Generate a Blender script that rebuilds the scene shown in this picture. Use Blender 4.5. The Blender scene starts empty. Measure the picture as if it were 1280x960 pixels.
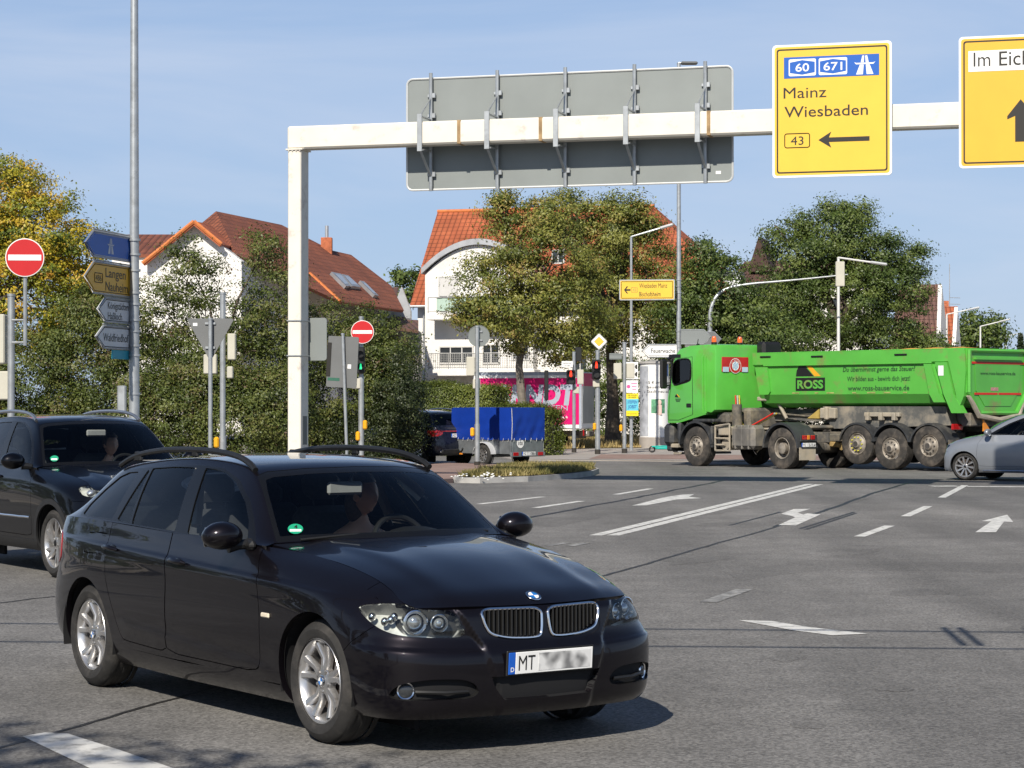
import bpy, bmesh, math, random
import numpy as np
from math import radians as R, sin, cos, pi, tan, atan2, hypot
from mathutils import Matrix, Vector
random.seed(7); RNG = np.random.default_rng(7)
SC = bpy.context.scene; COL = SC.collection

# ---------------------------------------------------------------- camera, sky, sun, exposure
F_PX, CAM_H, HOR = 2730.7, 1.7127, 507.0          # focal length and horizon in pixels of the 1280 x 960 photograph
PITCH = math.atan((HOR-480)/F_PX)
cam = bpy.data.cameras.new('camera'); camo = bpy.data.objects.new('camera', cam); COL.objects.link(camo)
camo.location = (0, 0, CAM_H); camo.rotation_euler = (pi/2+PITCH, 0, 0)
cam.sensor_width = 36; cam.lens = F_PX/1280*36; cam.clip_start = .1; cam.clip_end = 6000
SC.camera = camo
SUN_EL, SUN_AZ = R(38), R(16)                     # sun stands behind the camera, a little to the left
TO_SUN = Vector((-sin(SUN_AZ)*cos(SUN_EL), -cos(SUN_AZ)*cos(SUN_EL), sin(SUN_EL)))
w = bpy.data.worlds.new('World'); SC.world = w; w.use_nodes = True
nt = w.node_tree; nt.nodes.clear()
sky = nt.nodes.new('ShaderNodeTexSky'); sky.sky_type = 'NISHITA'; sky.sun_disc = False
sky.sun_elevation = SUN_EL; sky.sun_rotation = pi+SUN_AZ; sky.altitude = 100; sky.air_density = 1.0; sky.dust_density = .45; sky.ozone_density = 2.2
tc = nt.nodes.new('ShaderNodeTexCoord'); mp = nt.nodes.new('ShaderNodeMapping')
mp.inputs['Scale'].default_value = (1.3, 1.3, 7); mp.inputs['Rotation'].default_value = (R(4), R(-9), R(20))
nz = nt.nodes.new('ShaderNodeTexNoise'); nz.inputs['Scale'].default_value = 2.2; nz.inputs['Detail'].default_value = 7; nz.inputs['Roughness'].default_value = .55
nz.inputs['Distortion'].default_value = .5
rmp = nt.nodes.new('ShaderNodeValToRGB'); rmp.color_ramp.elements[0].position = .41; rmp.color_ramp.elements[1].position = .70
rmp.color_ramp.elements[0].color = (0, 0, 0, 1); rmp.color_ramp.elements[1].color = (.75, .75, .75, 1)
mx = nt.nodes.new('ShaderNodeMix'); mx.data_type = 'RGBA'; mx.inputs[7].default_value = (5.6, 6.2, 7.4, 1)
bg = nt.nodes.new('ShaderNodeBackground'); bg.inputs['Strength'].default_value = .10
wo = nt.nodes.new('ShaderNodeOutputWorld')
L_ = nt.links.new
hz = nt.nodes.new('ShaderNodeMix'); hz.data_type = 'RGBA';  hz.inputs[7].default_value = (3.75, 5.05, 7.35, 1)      # high thin haze evens the blue out
L_(tc.outputs['Generated'], mp.inputs['Vector']); L_(mp.outputs[0], nz.inputs['Vector']); L_(nz.outputs['Fac'], rmp.inputs['Fac'])
cm = nt.nodes.new('ShaderNodeMath'); cm.operation = 'MULTIPLY'; L_(rmp.outputs['Color'], cm.inputs[0]); L_(cm.outputs[0], mx.inputs[0]); sx = nt.nodes.new('ShaderNodeSeparateXYZ'); L_(tc.outputs['Generated'], sx.inputs[0])
zr = nt.nodes.new('ShaderNodeMapRange'); zr.interpolation_type = 'SMOOTHSTEP'; zr.inputs[1].default_value = .16; zr.inputs[2].default_value = .50; zr.inputs[3].default_value = .68; zr.inputs[4].default_value = 0; L_(sx.outputs[2], zr.inputs[0]); L_(zr.outputs[0], hz.inputs[0]); L_(zr.outputs[0], cm.inputs[1])
zd = nt.nodes.new('ShaderNodeMix'); zd.data_type = 'RGBA'; zd.blend_type = 'MULTIPLY'; zd.inputs[0].default_value = 1; zd.inputs[7].default_value = (.62, .66, .74, 1); L_(sky.outputs['Color'], zd.inputs[6]); L_(zd.outputs[2], hz.inputs[6])      # deep clear blue overhead
L_(hz.outputs[2], mx.inputs[6]); L_(mx.outputs[2], bg.inputs['Color']); L_(bg.outputs[0], wo.inputs[0])
sun = bpy.data.lights.new('sun', 'SUN'); sun.energy = 5.0; sun.angle = R(.53); sun.color = (1, .93, .82)
suno = bpy.data.objects.new('sun', sun); COL.objects.link(suno); suno.rotation_euler = TO_SUN.to_track_quat('Z', 'Y').to_euler(); suno.location = (-20, -40, 50)
SC.view_settings.view_transform = 'Standard'; SC.view_settings.look = 'None'; SC.view_settings.exposure = .22; SC.view_settings.gamma = 1
SC.render.engine = 'CYCLES'
SC.cycles.use_denoising = True
SC.cycles.max_bounces = 8; SC.cycles.transparent_max_bounces = 16; SC.cycles.glossy_bounces = 4; SC.cycles.diffuse_bounces = 3
SC.cycles.sample_clamp_indirect = 4; SC.cycles.caustics_reflective = False; SC.cycles.caustics_refractive = False

# ---------------------------------------------------------------- from the photograph's pixels to places in the world
def ray(u, v):
    d = ((u-640)/F_PX, 1, -(v-480)/F_PX); c, s = cos(PITCH), sin(PITCH)
    return Vector((d[0], d[1]*c-d[2]*s, d[1]*s+d[2]*c))
def G(u, v, z=0):                                  # where that pixel's sight line meets the ground
    d = ray(u, v); k = (z-CAM_H)/d.z; return Vector((0, 0, CAM_H))+d*k
def W(u, v, D):                                    # the point at distance D
    d = ray(u, v); return Vector((0, 0, CAM_H))+d*(D/d.y)
LANE = R(15.6)                                     # the carriageway runs 15.6 degrees to the right of the view
LD = Vector((sin(LANE), cos(LANE), 0)); RD = Vector((cos(LANE), -sin(LANE), 0))

# ---------------------------------------------------------------- materials
MATS = {}
def _pn(m): return m.node_tree.nodes['Principled BSDF']
def mat(name, col, rough=.5, metal=0., var=.12, scale=6., bump=0., bscale=None, coat=0., spec=.5, stain=None, stain_amt=.0, stain_scale=2., emit=None, trans=0., ior=1.45):
    if name in MATS: return MATS[name]
    m = bpy.data.materials.new(name); m.use_nodes = True; n = m.node_tree.nodes; l = m.node_tree.links.new; p = _pn(m)
    col = (*col, 1) if len(col) == 3 else col
    p.inputs['Roughness'].default_value = rough; p.inputs['Metallic'].default_value = metal
    p.inputs['Specular IOR Level'].default_value = spec; p.inputs['Coat Weight'].default_value = coat; p.inputs['Coat Roughness'].default_value = .02
    p.inputs['IOR'].default_value = ior
    if trans: p.inputs['Transmission Weight'].default_value = trans
    t = n.new('ShaderNodeTexCoord'); last = None
    if var > 0:
        a = n.new('ShaderNodeTexNoise'); a.inputs['Scale'].default_value = scale; a.inputs['Detail'].default_value = 6; l(t.outputs['Object'], a.inputs['Vector'])
        r = n.new('ShaderNodeValToRGB'); r.color_ramp.elements[0].position = .3; r.color_ramp.elements[1].position = .7
        r.color_ramp.elements[0].color = tuple(c*(1-var) for c in col[:3])+(1,); r.color_ramp.elements[1].color = tuple(min(1, c*(1+var)) for c in col[:3])+(1,)
        l(a.outputs['Fac'], r.inputs['Fac']); last = r.outputs['Color']
    if stain is not None:
        a2 = n.new('ShaderNodeTexNoise'); a2.inputs['Scale'].default_value = stain_scale; a2.inputs['Detail'].default_value = 8; a2.inputs['Roughness'].default_value = .65
        l(t.outputs['Object'], a2.inputs['Vector'])
        r2 = n.new('ShaderNodeValToRGB'); r2.color_ramp.elements[0].position = .62-stain_amt*.35; r2.color_ramp.elements[1].position = .78-stain_amt*.2
        l(a2.outputs['Fac'], r2.inputs['Fac'])
        x = n.new('ShaderNodeMix'); x.data_type = 'RGBA'; l(r2.outputs['Color'], x.inputs[0]); x.inputs[7].default_value = (*stain, 1)
        if last: l(last, x.inputs[6])
        else: x.inputs[6].default_value = col
        last = x.outputs[2]
    if last: l(last, p.inputs['Base Color'])
    else: p.inputs['Base Color'].default_value = col
    if bump:
        b = n.new('ShaderNodeTexNoise'); b.inputs['Scale'].default_value = bscale or scale*6; b.inputs['Detail'].default_value = 4; l(t.outputs['Object'], b.inputs['Vector'])
        bb = n.new('ShaderNodeBump'); bb.inputs['Strength'].default_value = bump; bb.inputs['Distance'].default_value = .02; l(b.outputs['Fac'], bb.inputs['Height']); l(bb.outputs[0], p.inputs['Normal'])
    if emit: p.inputs['Emission Color'].default_value = (*emit[:3], 1); p.inputs['Emission Strength'].default_value = emit[3]
    MATS[name] = m; return m
def glass_mat(name, tint=(.5, .55, .55), refl=1.0, rough=0.0, ior=1.5):
    if name in MATS: return MATS[name]
    m = bpy.data.materials.new(name); m.use_nodes = True; n = m.node_tree.nodes; l = m.node_tree.links.new; n.clear()
    o = n.new('ShaderNodeOutputMaterial'); t = n.new('ShaderNodeBsdfTransparent'); t.inputs[0].default_value = (*tint, 1)
    g = n.new('ShaderNodeBsdfGlossy'); g.inputs['Roughness'].default_value = rough; g.inputs['Color'].default_value = (refl, refl, refl, 1)
    f = n.new('ShaderNodeFresnel'); f.inputs['IOR'].default_value = ior; x = n.new('ShaderNodeMixShader')
    l(f.outputs[0], x.inputs[0]); l(t.outputs[0], x.inputs[1]); l(g.outputs[0], x.inputs[2]); l(x.outputs[0], o.inputs[0])
    MATS[name] = m; return m
def leaf_mat(name, stops, rough=.5, trans=.25):
    if name in MATS: return MATS[name]
    m = bpy.data.materials.new(name); m.use_nodes = True; n = m.node_tree.nodes; l = m.node_tree.links.new; p = _pn(m)
    a = n.new('ShaderNodeAttribute'); a.attribute_name = 'tint'; r = n.new('ShaderNodeValToRGB'); e = r.color_ramp.elements
    while len(e) < len(stops): e.new(.5)
    for k, (pos, c) in enumerate(stops): e[k].position = pos; e[k].color = (*c, 1)
    l(a.outputs['Fac'], r.inputs['Fac']); l(r.outputs['Color'], p.inputs['Base Color']); p.inputs['Roughness'].default_value = rough
    tr = n.new('ShaderNodeBsdfTranslucent'); l(r.outputs['Color'], tr.inputs[0]); x = n.new('ShaderNodeMixShader'); x.inputs[0].default_value = trans
    l(p.outputs[0], x.inputs[1]); l(tr.outputs[0], x.inputs[2]); l(x.outputs[0], n['Material Output'].inputs[0])
    MATS[name] = m; return m

# ---------------------------------------------------------------- objects
def tag(o, label=None, cat=None, group=None, kind=None):
    if label: o['label'] = label
    if cat: o['category'] = cat
    if group: o['group'] = group
    if kind: o['kind'] = kind
    return o
def thing(name, label, cat, loc=(0, 0, 0), rz=0., group=None):
    o = bpy.data.objects.new(name, None); COL.objects.link(o); o.empty_display_size = .2
    o.location = loc; o.rotation_euler = (0, 0, rz); return tag(o, label, cat, group)
def kids(o): return [c for c in COL.objects if c.parent == o]
def copy_tree(o, label=None, loc=None, rz=None, parent=None):
    ch = list(o.children)
    c = o.copy(); COL.objects.link(c)
    if parent: c.parent = parent
    if label: c['label'] = label
    if loc is not None: c.location = loc
    if rz is not None: c.rotation_euler = (0, 0, rz)
    for k in ch: copy_tree(k, parent=c)
    return c
def link_mesh(name, me, mats, parent=None):
    o = bpy.data.objects.new(name, me); COL.objects.link(o)
    for m in (mats if isinstance(mats, (list, tuple)) else [mats]): me.materials.append(m)
    if parent is not None: o.parent = parent
    return o
def surf_obj(name, S, m, parent=None, mats=None):
    me = bpy.data.meshes.new(name); me.from_pydata(S.V.tolist(), [], S.T.tolist()); me.update()
    me.polygons.foreach_set('use_smooth', [True]*len(me.polygons))
    if len(S.V): me.normals_split_custom_set_from_vertices(S.N.tolist())
    return link_mesh(name, me, m, parent)

class MB:
    """collects solids and builds ONE mesh object"""
    def __init__(s, M=None): s.v = []; s.f = []; s.mi = []; s.sm = []; s.cur = 0; s.M = M
    def add(s, vs, fs, smooth=False, M=None):
        o = len(s.v)
        for p in vs:
            p = Vector(p)
            if M is not None: p = M @ p
            if s.M is not None: p = s.M @ p
            s.v.append(p)
        for f in fs: s.f.append([i+o for i in f]); s.mi.append(s.cur); s.sm.append(smooth)
        return s
    def box(s, c, d, r=0., M=None, rot=None):
        x, y, z = d[0]/2, d[1]/2, d[2]/2; c = Vector(c); T = Matrix.Translation(c)
        if rot is not None: T = T @ rot.to_4x4()
        if M is not None: T = M @ T
        r = min(r, x*.9, y*.9, z*.9)
        if r <= 0:
            vs = [(sx*x, sy*y, sz*z) for sx in (-1, 1) for sy in (-1, 1) for sz in (-1, 1)]
            return s.add(vs, [(0, 1, 3, 2), (4, 6, 7, 5), (0, 4, 5, 1), (2, 3, 7, 6), (0, 2, 6, 4), (1, 5, 7, 3)], False, T)
        vs = []; ix = {}
        for sx in (-1, 1):
            for sy in (-1, 1):
                for sz in (-1, 1):
                    for a in range(3):
                        q = [sx*(x-r), sy*(y-r), sz*(z-r)]; q[a] = (sx*x, sy*y, sz*z)[a]
                        ix[(sx, sy, sz, a)] = len(vs); vs.append(q)
        fs = []
        for a in range(3):
            for sg in (-1, 1):
                k = []
                for u, v in ((-1, -1), (1, -1), (1, 1), (-1, 1)):
                    t = [0, 0, 0]; t[a] = sg; t[(a+1) % 3] = u; t[(a+2) % 3] = v; k.append(ix[(*t, a)])
                fs.append(k)
        for a in range(3):
            b, c2 = (a+1) % 3, (a+2) % 3
            for u in (-1, 1):
                for v in (-1, 1):
                    t0 = [0]*3; t0[a] = -1; t0[b] = u; t0[c2] = v; t1 = list(t0); t1[a] = 1
                    fs.append([ix[(*t0, b)], ix[(*t1, b)], ix[(*t1, c2)], ix[(*t0, c2)]])
        for sx in (-1, 1):
            for sy in (-1, 1):
                for sz in (-1, 1): fs.append([ix[(sx, sy, sz, a)] for a in range(3)])
        return s.add(vs, fs, False, T)
    def cyl(s, p0, p1, r0, r1=None, seg=16, cap=True, M=None, smooth=True):
        p0, p1 = Vector(p0), Vector(p1); r1 = r0 if r1 is None else r1; d = (p1-p0)
        q = d.to_track_quat('Z', 'Y').to_matrix(); vs = []
        for p, r in ((p0, r0), (p1, r1)):
            for k in range(seg): vs.append(p+q @ Vector((r*cos(2*pi*k/seg), r*sin(2*pi*k/seg), 0)))
        s.add(vs, [(k, (k+1) % seg, seg+(k+1) % seg, seg+k) for k in range(seg)], smooth, M)
        if cap: s.add(vs[:seg], [list(range(seg))[::-1]], False, M); s.add(vs[seg:], [list(range(seg))], False, M)
        return s
    def tube(s, pts, r, seg=8, closed=False, M=None, cap=True):
        pts = [Vector(p) for p in pts]; n = len(pts); vs = []; rr = r if isinstance(r, (list, tuple)) else [r]*n
        up = None
        for i, p in enumerate(pts):
            a = pts[(i-1) % n] if (closed or i > 0) else p; b = pts[(i+1) % n] if (closed or i < n-1) else p
            d = (b-a).normalized()
            if up is None: up = Vector((0, 0, 1)) if abs(d.z) < .9 else Vector((1, 0, 0))
            x = d.cross(up).normalized(); y = x.cross(d).normalized(); up = y
            for k in range(seg): vs.append(p+(x*cos(2*pi*k/seg)+y*sin(2*pi*k/seg))*rr[i])
        fs = []
        for i in range(n if closed else n-1):
            j = (i+1) % n
            for k in range(seg): fs.append((i*seg+k, i*seg+(k+1) % seg, j*seg+(k+1) % seg, j*seg+k))
        if cap and not closed: fs += [list(range(seg))[::-1], [(n-1)*seg+k for k in range(seg)]]
        return s.add(vs, fs, True, M)
    def prism(s, poly, axis, a, b, M=None, smooth=False):
        """extrude a 2-D polygon along an axis from a to b; coordinates are the other two axes in order"""
        def p3(p, t):
            q = list(p); q.insert('xyz'.index(axis), t); return q
        n = len(poly); vs = [p3(p, a) for p in poly]+[p3(p, b) for p in poly]
        s.add(vs, [(k, (k+1) % n, n+(k+1) % n, n+k) for k in range(n)], smooth, M)
        s.add(vs[:n], [list(range(n))[::-1]], False, M); s.add(vs[n:], [list(range(n))], False, M); return s
    def poly(s, pts, M=None): return s.add(pts, [list(range(len(pts)))], False, M)
    def lathe(s, prof, c=(0, 0, 0), axis='z', seg=32, M=None, smooth=True, closed=False):
        """prof: (radius, height) pairs turned about an axis through c"""
        vs = []; n = len(prof); c = Vector(c)
        for k in range(seg):
            a = 2*pi*k/seg
            for r, h in prof:
                q = (r*cos(a), r*sin(a), h) if axis == 'z' else ((r*cos(a), h, r*sin(a)) if axis == 'y' else (h, r*cos(a), r*sin(a)))
                vs.append(c+Vector(q))
        fs = []
        for k in range(seg):
            j = (k+1) % seg
            for i in range(n if closed else n-1): fs.append((k*n+i, j*n+i, j*n+(i+1) % n, k*n+(i+1) % n))
        return s.add(vs, fs, smooth, M)
    def ball(s, c, r, seg=16, rings=10, M=None):
        r = (r, r, r) if not isinstance(r, (tuple, list)) else r; c = Vector(c); vs = []
        for i in range(rings+1):
            t = pi*i/rings
            for k in range(seg): vs.append(c+Vector((r[0]*sin(t)*cos(2*pi*k/seg), r[1]*sin(t)*sin(2*pi*k/seg), r[2]*cos(t))))
        return s.add(vs, [(i*seg+k, i*seg+(k+1) % seg, (i+1)*seg+(k+1) % seg, (i+1)*seg+k) for i in range(rings) for k in range(seg)], True, M)
    def build(s, name, mats, parent=None, ang=35, fix=True):
        me = bpy.data.meshes.new(name); me.from_pydata([tuple(p) for p in s.v], [], s.f)
        me.polygons.foreach_set('material_index', s.mi); me.polygons.foreach_set('use_smooth', s.sm)
        if fix:
            b = bmesh.new(); b.from_mesh(me); bmesh.ops.remove_doubles(b, verts=b.verts, dist=1e-5); bmesh.ops.recalc_face_normals(b, faces=b.faces); b.to_mesh(me); b.free()
        me.update()
        if any(s.sm): me.set_sharp_from_angle(angle=R(ang))
        return link_mesh(name, me, mats, parent)

TXT = {}
def text_geo(body, bold=0.):
    if 'M' in body and bold > 0: bold = 0.
    if (body, bold) in TXT: return TXT[(body, bold)]
    cu = bpy.data.curves.new('lettering', 'FONT'); cu.body = body; cu.size = 1; cu.offset = bold; cu.resolution_u = 3
    ob = bpy.data.objects.new('lettering', cu); COL.objects.link(ob); dg = bpy.context.evaluated_depsgraph_get()
    me = bpy.data.meshes.new_from_object(ob.evaluated_get(dg))
    v = np.array([tuple(x.co) for x in me.vertices]).reshape(-1, 3); f = [list(p.vertices) for p in me.polygons]
    bpy.data.objects.remove(ob); bpy.data.curves.remove(cu); bpy.data.meshes.remove(me)
    if len(v): v = v-[v[:, 0].min(), 0, 0]
    TXT[(body, bold)] = (v, f); return TXT[(body, bold)]
def text_into(mb, body, M, x, z, h, width=None, bold=0., y=0., shear=0., align='l'):
    """lettering in the local x-z plane of M (facing -y): cap height h, lower left at (x, z)"""
    v, f = text_geo(body, bold); cap = .70
    k = h/cap; wd = v[:, 0].max()*k; kx = k*(width/wd if width else 1); wd = v[:, 0].max()*kx
    if align == 'c': x -= wd/2
    if align == 'r': x -= wd
    mb.add([(x+p[0]*kx+shear*p[1]*k, y, z+p[1]*k) for p in v], f, False, M)
    return wd
def at(u, D): p = W(u, 507, D); return Vector((p.x, p.y, 0))
# ---------------------------------------------------------------- smooth surface patches (numpy)
def _ends(P, axis, mode):
    P = np.moveaxis(P, axis, 0)
    def ph(a, b, m):
        if m == 'mir':
            q = b.copy(); q[..., 1] *= -1; return q
        return 2*a - b
    lo = ph(P[0], P[1], mode[0]); hi = ph(P[-1], P[-2], mode[1])
    Q = np.concatenate([lo[None], P, hi[None]], 0)
    return np.moveaxis(Q, 0, axis)
def _bs(P, axis, mode, k):
    Q = np.moveaxis(_ends(P, axis, mode), axis, 0)
    n = P.shape[axis]
    u = np.linspace(0, n-1, (n-1)*k+1)
    i = np.minimum(u.astype(int), n-2); t = u-i
    b = [(1-t)**3/6, (3*t**3-6*t**2+4)/6, (-3*t**3+3*t**2+3*t+1)/6, t**3/6]
    sh = (-1,)+(1,)*(Q.ndim-1)
    R = sum(b[j].reshape(sh)*Q[i+j] for j in range(4))
    return np.moveaxis(R, 0, axis)
def patch(net, ku, kv, mu=('', ''), mv=('', ''), it=4):
    T = np.array(net, float); P = T.copy()
    for _ in range(it):
        P = P+(T-_bs(_bs(P, 0, mu, 1), 1, mv, 1))
    return _bs(_bs(P, 0, mu, ku), 1, mv, kv)
class Surf:
    def __init__(s, V, N, T): s.V, s.N, s.T = V, N, T
    def copy(s): return Surf(s.V.copy(), s.N.copy(), s.T.copy())
def grid_surf(G, flip=False):
    n, m = G.shape[:2]
    du = np.gradient(G, axis=0); dv = np.gradient(G, axis=1)
    N = np.cross(du, dv); N /= np.linalg.norm(N, axis=2, keepdims=True)+1e-12
    if flip: N = -N
    idx = np.arange(n*m).reshape(n, m)
    a, b, c, d = idx[:-1, :-1].ravel(), idx[1:, :-1].ravel(), idx[1:, 1:].ravel(), idx[:-1, 1:].ravel()
    T = np.concatenate([np.stack([a, b, c], 1), np.stack([a, c, d], 1)])
    if flip: T = T[:, ::-1]
    return Surf(G.reshape(-1, 3).copy(), N.reshape(-1, 3).copy(), T.copy())
def mirror(S):
    V = S.V.copy(); V[:, 1] *= -1; N = S.N.copy(); N[:, 1] *= -1
    return Surf(V, N, S.T[:, ::-1].copy())
def join(*L):
    V = np.concatenate([s.V for s in L]); N = np.concatenate([s.N for s in L]); o = 0; T = []
    for s in L: T.append(s.T+o); o += len(s.V)
    return Surf(V, N, np.concatenate(T))
def compact(S):
    u, inv = np.unique(S.T, return_inverse=True)
    return Surf(S.V[u], S.N[u], inv.reshape(-1, 3))
def clip(S, phi):
    """split a surface where phi (per vertex) changes sign: (inside phi<0, outside)"""
    if len(S.T) == 0: return S, S
    phi = np.where(np.abs(phi) < 1e-7, 1e-7, phi)
    neg = phi < 0; c = neg[S.T].sum(1)
    Tin = [S.T[c == 3]]; Tout = [S.T[c == 0]]
    V, N = S.V, S.N
    mix = (c == 1) | (c == 2)
    if mix.any():
        M = S.T[mix]; cm = c[mix]
        lone = np.where(cm == 1, np.argmax(neg[M], 1), np.argmin(neg[M], 1))
        r = np.arange(len(M))
        a, b, d = M[r, lone], M[r, (lone+1) % 3], M[r, (lone+2) % 3]
        E = np.sort(np.concatenate([np.stack([a, b], 1), np.stack([a, d], 1)]), 1)
        U, inv = np.unique(E, axis=0, return_inverse=True); inv = inv.ravel()
        t = phi[U[:, 0]]/(phi[U[:, 0]]-phi[U[:, 1]])
        nv = V[U[:, 0]]+(V[U[:, 1]]-V[U[:, 0]])*t[:, None]
        nn = N[U[:, 0]]+(N[U[:, 1]]-N[U[:, 0]])*t[:, None]
        nn /= np.linalg.norm(nn, axis=1, keepdims=True)+1e-12
        o = len(V); V = np.concatenate([V, nv]); N = np.concatenate([N, nn])
        ab, ad = o+inv[:len(M)], o+inv[len(M):]
        tri = np.stack([a, ab, ad], 1)
        q = np.concatenate([np.stack([ab, b, d], 1), np.stack([ab, d, ad], 1)])
        il = cm == 1; il2 = np.concatenate([il, il])
        Tin += [tri[il], q[~il2]]; Tout += [tri[~il], q[il2]]
    return (compact(Surf(V, N, np.concatenate(Tin))), compact(Surf(V, N, np.concatenate(Tout))))
def seg_d2(P, A, B):
    d = B-A; t = np.clip(((P-A)@d)/(d@d+1e-12), 0, 1)
    return ((P-(A+t[:, None]*d))**2).sum(1)
def line_d(P, L):
    L = np.array(L, float); r = np.full(len(P), 1e9)
    for i in range(len(L)-1): r = np.minimum(r, seg_d2(P, L[i], L[i+1]))
    return np.sqrt(r)
def poly_sd(P, L):
    L = np.array(L, float); n = len(L); ins = np.zeros(len(P), bool)
    d = line_d(P, np.concatenate([L, L[:1]]))
    for i in range(n):
        a, b = L[i], L[(i+1) % n]
        cr = (a[1] > P[:, 1]) != (b[1] > P[:, 1])
        xx = a[0]+(P[:, 1]-a[1])/(b[1]-a[1]+1e-15)*(b[0]-a[0])
        ins ^= cr & (P[:, 0] < xx)
    return np.where(ins, -d, d)
def chaikin(L, n=3, closed=True, k=.25):
    L = np.array(L, float)
    for _ in range(n):
        if closed:
            B = np.roll(L, -1, 0); L = np.stack([L+(B-L)*k, L+(B-L)*(1-k)], 1).reshape(-1, L.shape[1])
        else:
            A, B = L[:-1], L[1:]
            L = np.concatenate([L[:1], np.stack([A+(B-A)*k, A+(B-A)*(1-k)], 1).reshape(-1, L.shape[1]), L[-1:]])
    return L
def offset(S, d):
    return Surf(S.V+S.N*d, S.N.copy(), S.T.copy())
def boundary(S):
    E = np.concatenate([S.T[:, [0, 1]], S.T[:, [1, 2]], S.T[:, [2, 0]]])
    k = np.sort(E, 1); u, inv, cnt = np.unique(k, axis=0, return_inverse=True, return_counts=True)
    return E[cnt[inv.ravel()] == 1]
def thicken(S, d, wall_only=False):
    """give a sheet rolled-in edges of depth d (open at the back)"""
    B = boundary(S)
    if len(B) == 0: return S
    u, inv = np.unique(B, return_inverse=True); inv = inv.reshape(-1, 2)
    o = len(S.V)
    eV = S.V[u]; bV = eV-S.N[u]*d
    k = len(u)
    V = np.concatenate([S.V, eV, bV])
    a, b = o+inv[:, 0], o+inv[:, 1]
    T = np.concatenate([np.stack([b, a, a+k], 1), np.stack([b, a+k, b+k], 1)])
    # normals of the rolled edge: outward from the sheet
    fn = np.cross(V[T[:, 1]]-V[T[:, 0]], V[T[:, 2]]-V[T[:, 0]])
    en = np.zeros((2*k, 3))
    for c in range(3): np.add.at(en, T[:, c]-o, fn)
    en /= np.linalg.norm(en, axis=1, keepdims=True)+1e-12
    return compact(Surf(V, np.concatenate([S.N, en]), T if wall_only else np.concatenate([S.T, T])))
# ================================================================ ground, carriageway, pavements
def asphalt(name, base, warm=1.0):
    m = bpy.data.materials.new(name); m.use_nodes = True; n = m.node_tree.nodes; l = m.node_tree.links.new; p = _pn(m)
    t = n.new('ShaderNodeTexCoord')
    def noise(sc, det=4, rough=.6, vec=None):
        a = n.new('ShaderNodeTexNoise'); a.inputs['Scale'].default_value = sc; a.inputs['Detail'].default_value = det; a.inputs['Roughness'].default_value = rough
        l(vec or t.outputs['Object'], a.inputs['Vector']); return a.outputs['Fac']
    def mr(x, a, b, c, d):
        q = n.new('ShaderNodeMapRange'); l(x, q.inputs[0]); q.inputs[1].default_value = a; q.inputs[2].default_value = b; q.inputs[3].default_value = c; q.inputs[4].default_value = d; return q.outputs[0]
    def mul(a, b):
        q = n.new('ShaderNodeMath'); q.operation = 'MULTIPLY'; l(a, q.inputs[0])
        if isinstance(b, float): q.inputs[1].default_value = b
        else: l(b, q.inputs[1])
        return q.outputs[0]
    mp = n.new('ShaderNodeMapping'); l(t.outputs['Object'], mp.inputs[0]); mp.inputs['Rotation'].default_value = (0, 0, LANE); mp.inputs['Scale'].default_value = (1, .05, 1)
    mp2 = n.new('ShaderNodeMapping'); l(t.outputs['Object'], mp2.inputs[0]); mp2.inputs['Rotation'].default_value = (0, 0, R(-8)); mp2.inputs['Scale'].default_value = (.07, 1, 1)
    vo = n.new('ShaderNodeTexVoronoi'); vo.inputs['Scale'].default_value = 62; l(t.outputs['Object'], vo.inputs['Vector'])
    grain = mr(vo.outputs['Color'], 0, 1, .50, 1.55)
    fine = mr(noise(210, 2, .5), .3, .7, .80, 1.22)
    mid = mr(noise(1.6, 7, .7), .25, .75, .78, 1.18)
    big = mr(noise(.16, 5, .55), .3, .7, .78, 1.20)
    streak = mr(noise(.75, 4, .55, mp.outputs[0]), .3, .7, .76, 1.16)
    cross = mr(noise(.6, 4, .55, mp2.outputs[0]), .3, .7, .90, 1.10)
    v = mul(mul(mul(grain, fine), mul(mid, big)), mul(streak, cross)); v = mul(v, base)
    cr = n.new('ShaderNodeCombineColor'); l(mul(v, 1.0*warm), cr.inputs[0]); l(mul(v, .962), cr.inputs[1]); l(mul(v, .905), cr.inputs[2])
    l(cr.outputs[0], p.inputs['Base Color']); p.inputs['Roughness'].default_value = .82; p.inputs['Specular IOR Level'].default_value = .35
    b = n.new('ShaderNodeBump'); b.inputs['Strength'].default_value = .35; b.inputs['Distance'].default_value = .006; l(vo.outputs['Distance'], b.inputs['Height']); l(b.outputs[0], p.inputs['Normal'])
    MATS[name] = m; return m
M_ASPH = asphalt('asphalt', .166)
M_ASPHD = asphalt('patched_asphalt', .146)
M_SEAM = mat('bitumen_seam', (.022, .021, .020), .55, var=.3, scale=9)
def paint_mat(name='road_paint', wear=.5):
    m = mat(name, (.66, .65, .61), .6, var=.10, scale=3, stain=(.17, .165, .155), stain_amt=wear, stain_scale=7); return m
M_PAINT = paint_mat('road_paint', .38); M_PAINTW = paint_mat('worn_road_paint', 1.25)
M_PAVE = mat('concrete_paving', (.34, .31, .28), .85, var=.18, scale=1.4, bump=.15, bscale=60)
M_REDPAVE = mat('red_paving', (.27, .185, .155), .85, var=.2, scale=1.2, bump=.15, bscale=50)
M_KERB = mat('kerb_stone', (.40, .39, .37), .8, var=.2, scale=2.2, bump=.2, bscale=40)
M_EARTH = mat('dry_earth', (.20, .155, .085), .95, var=.35, scale=1.1, bump=.3, bscale=12)
M_FARGR = mat('far_ground', (.13, .135, .07), .95, var=.3, scale=.15)

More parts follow.
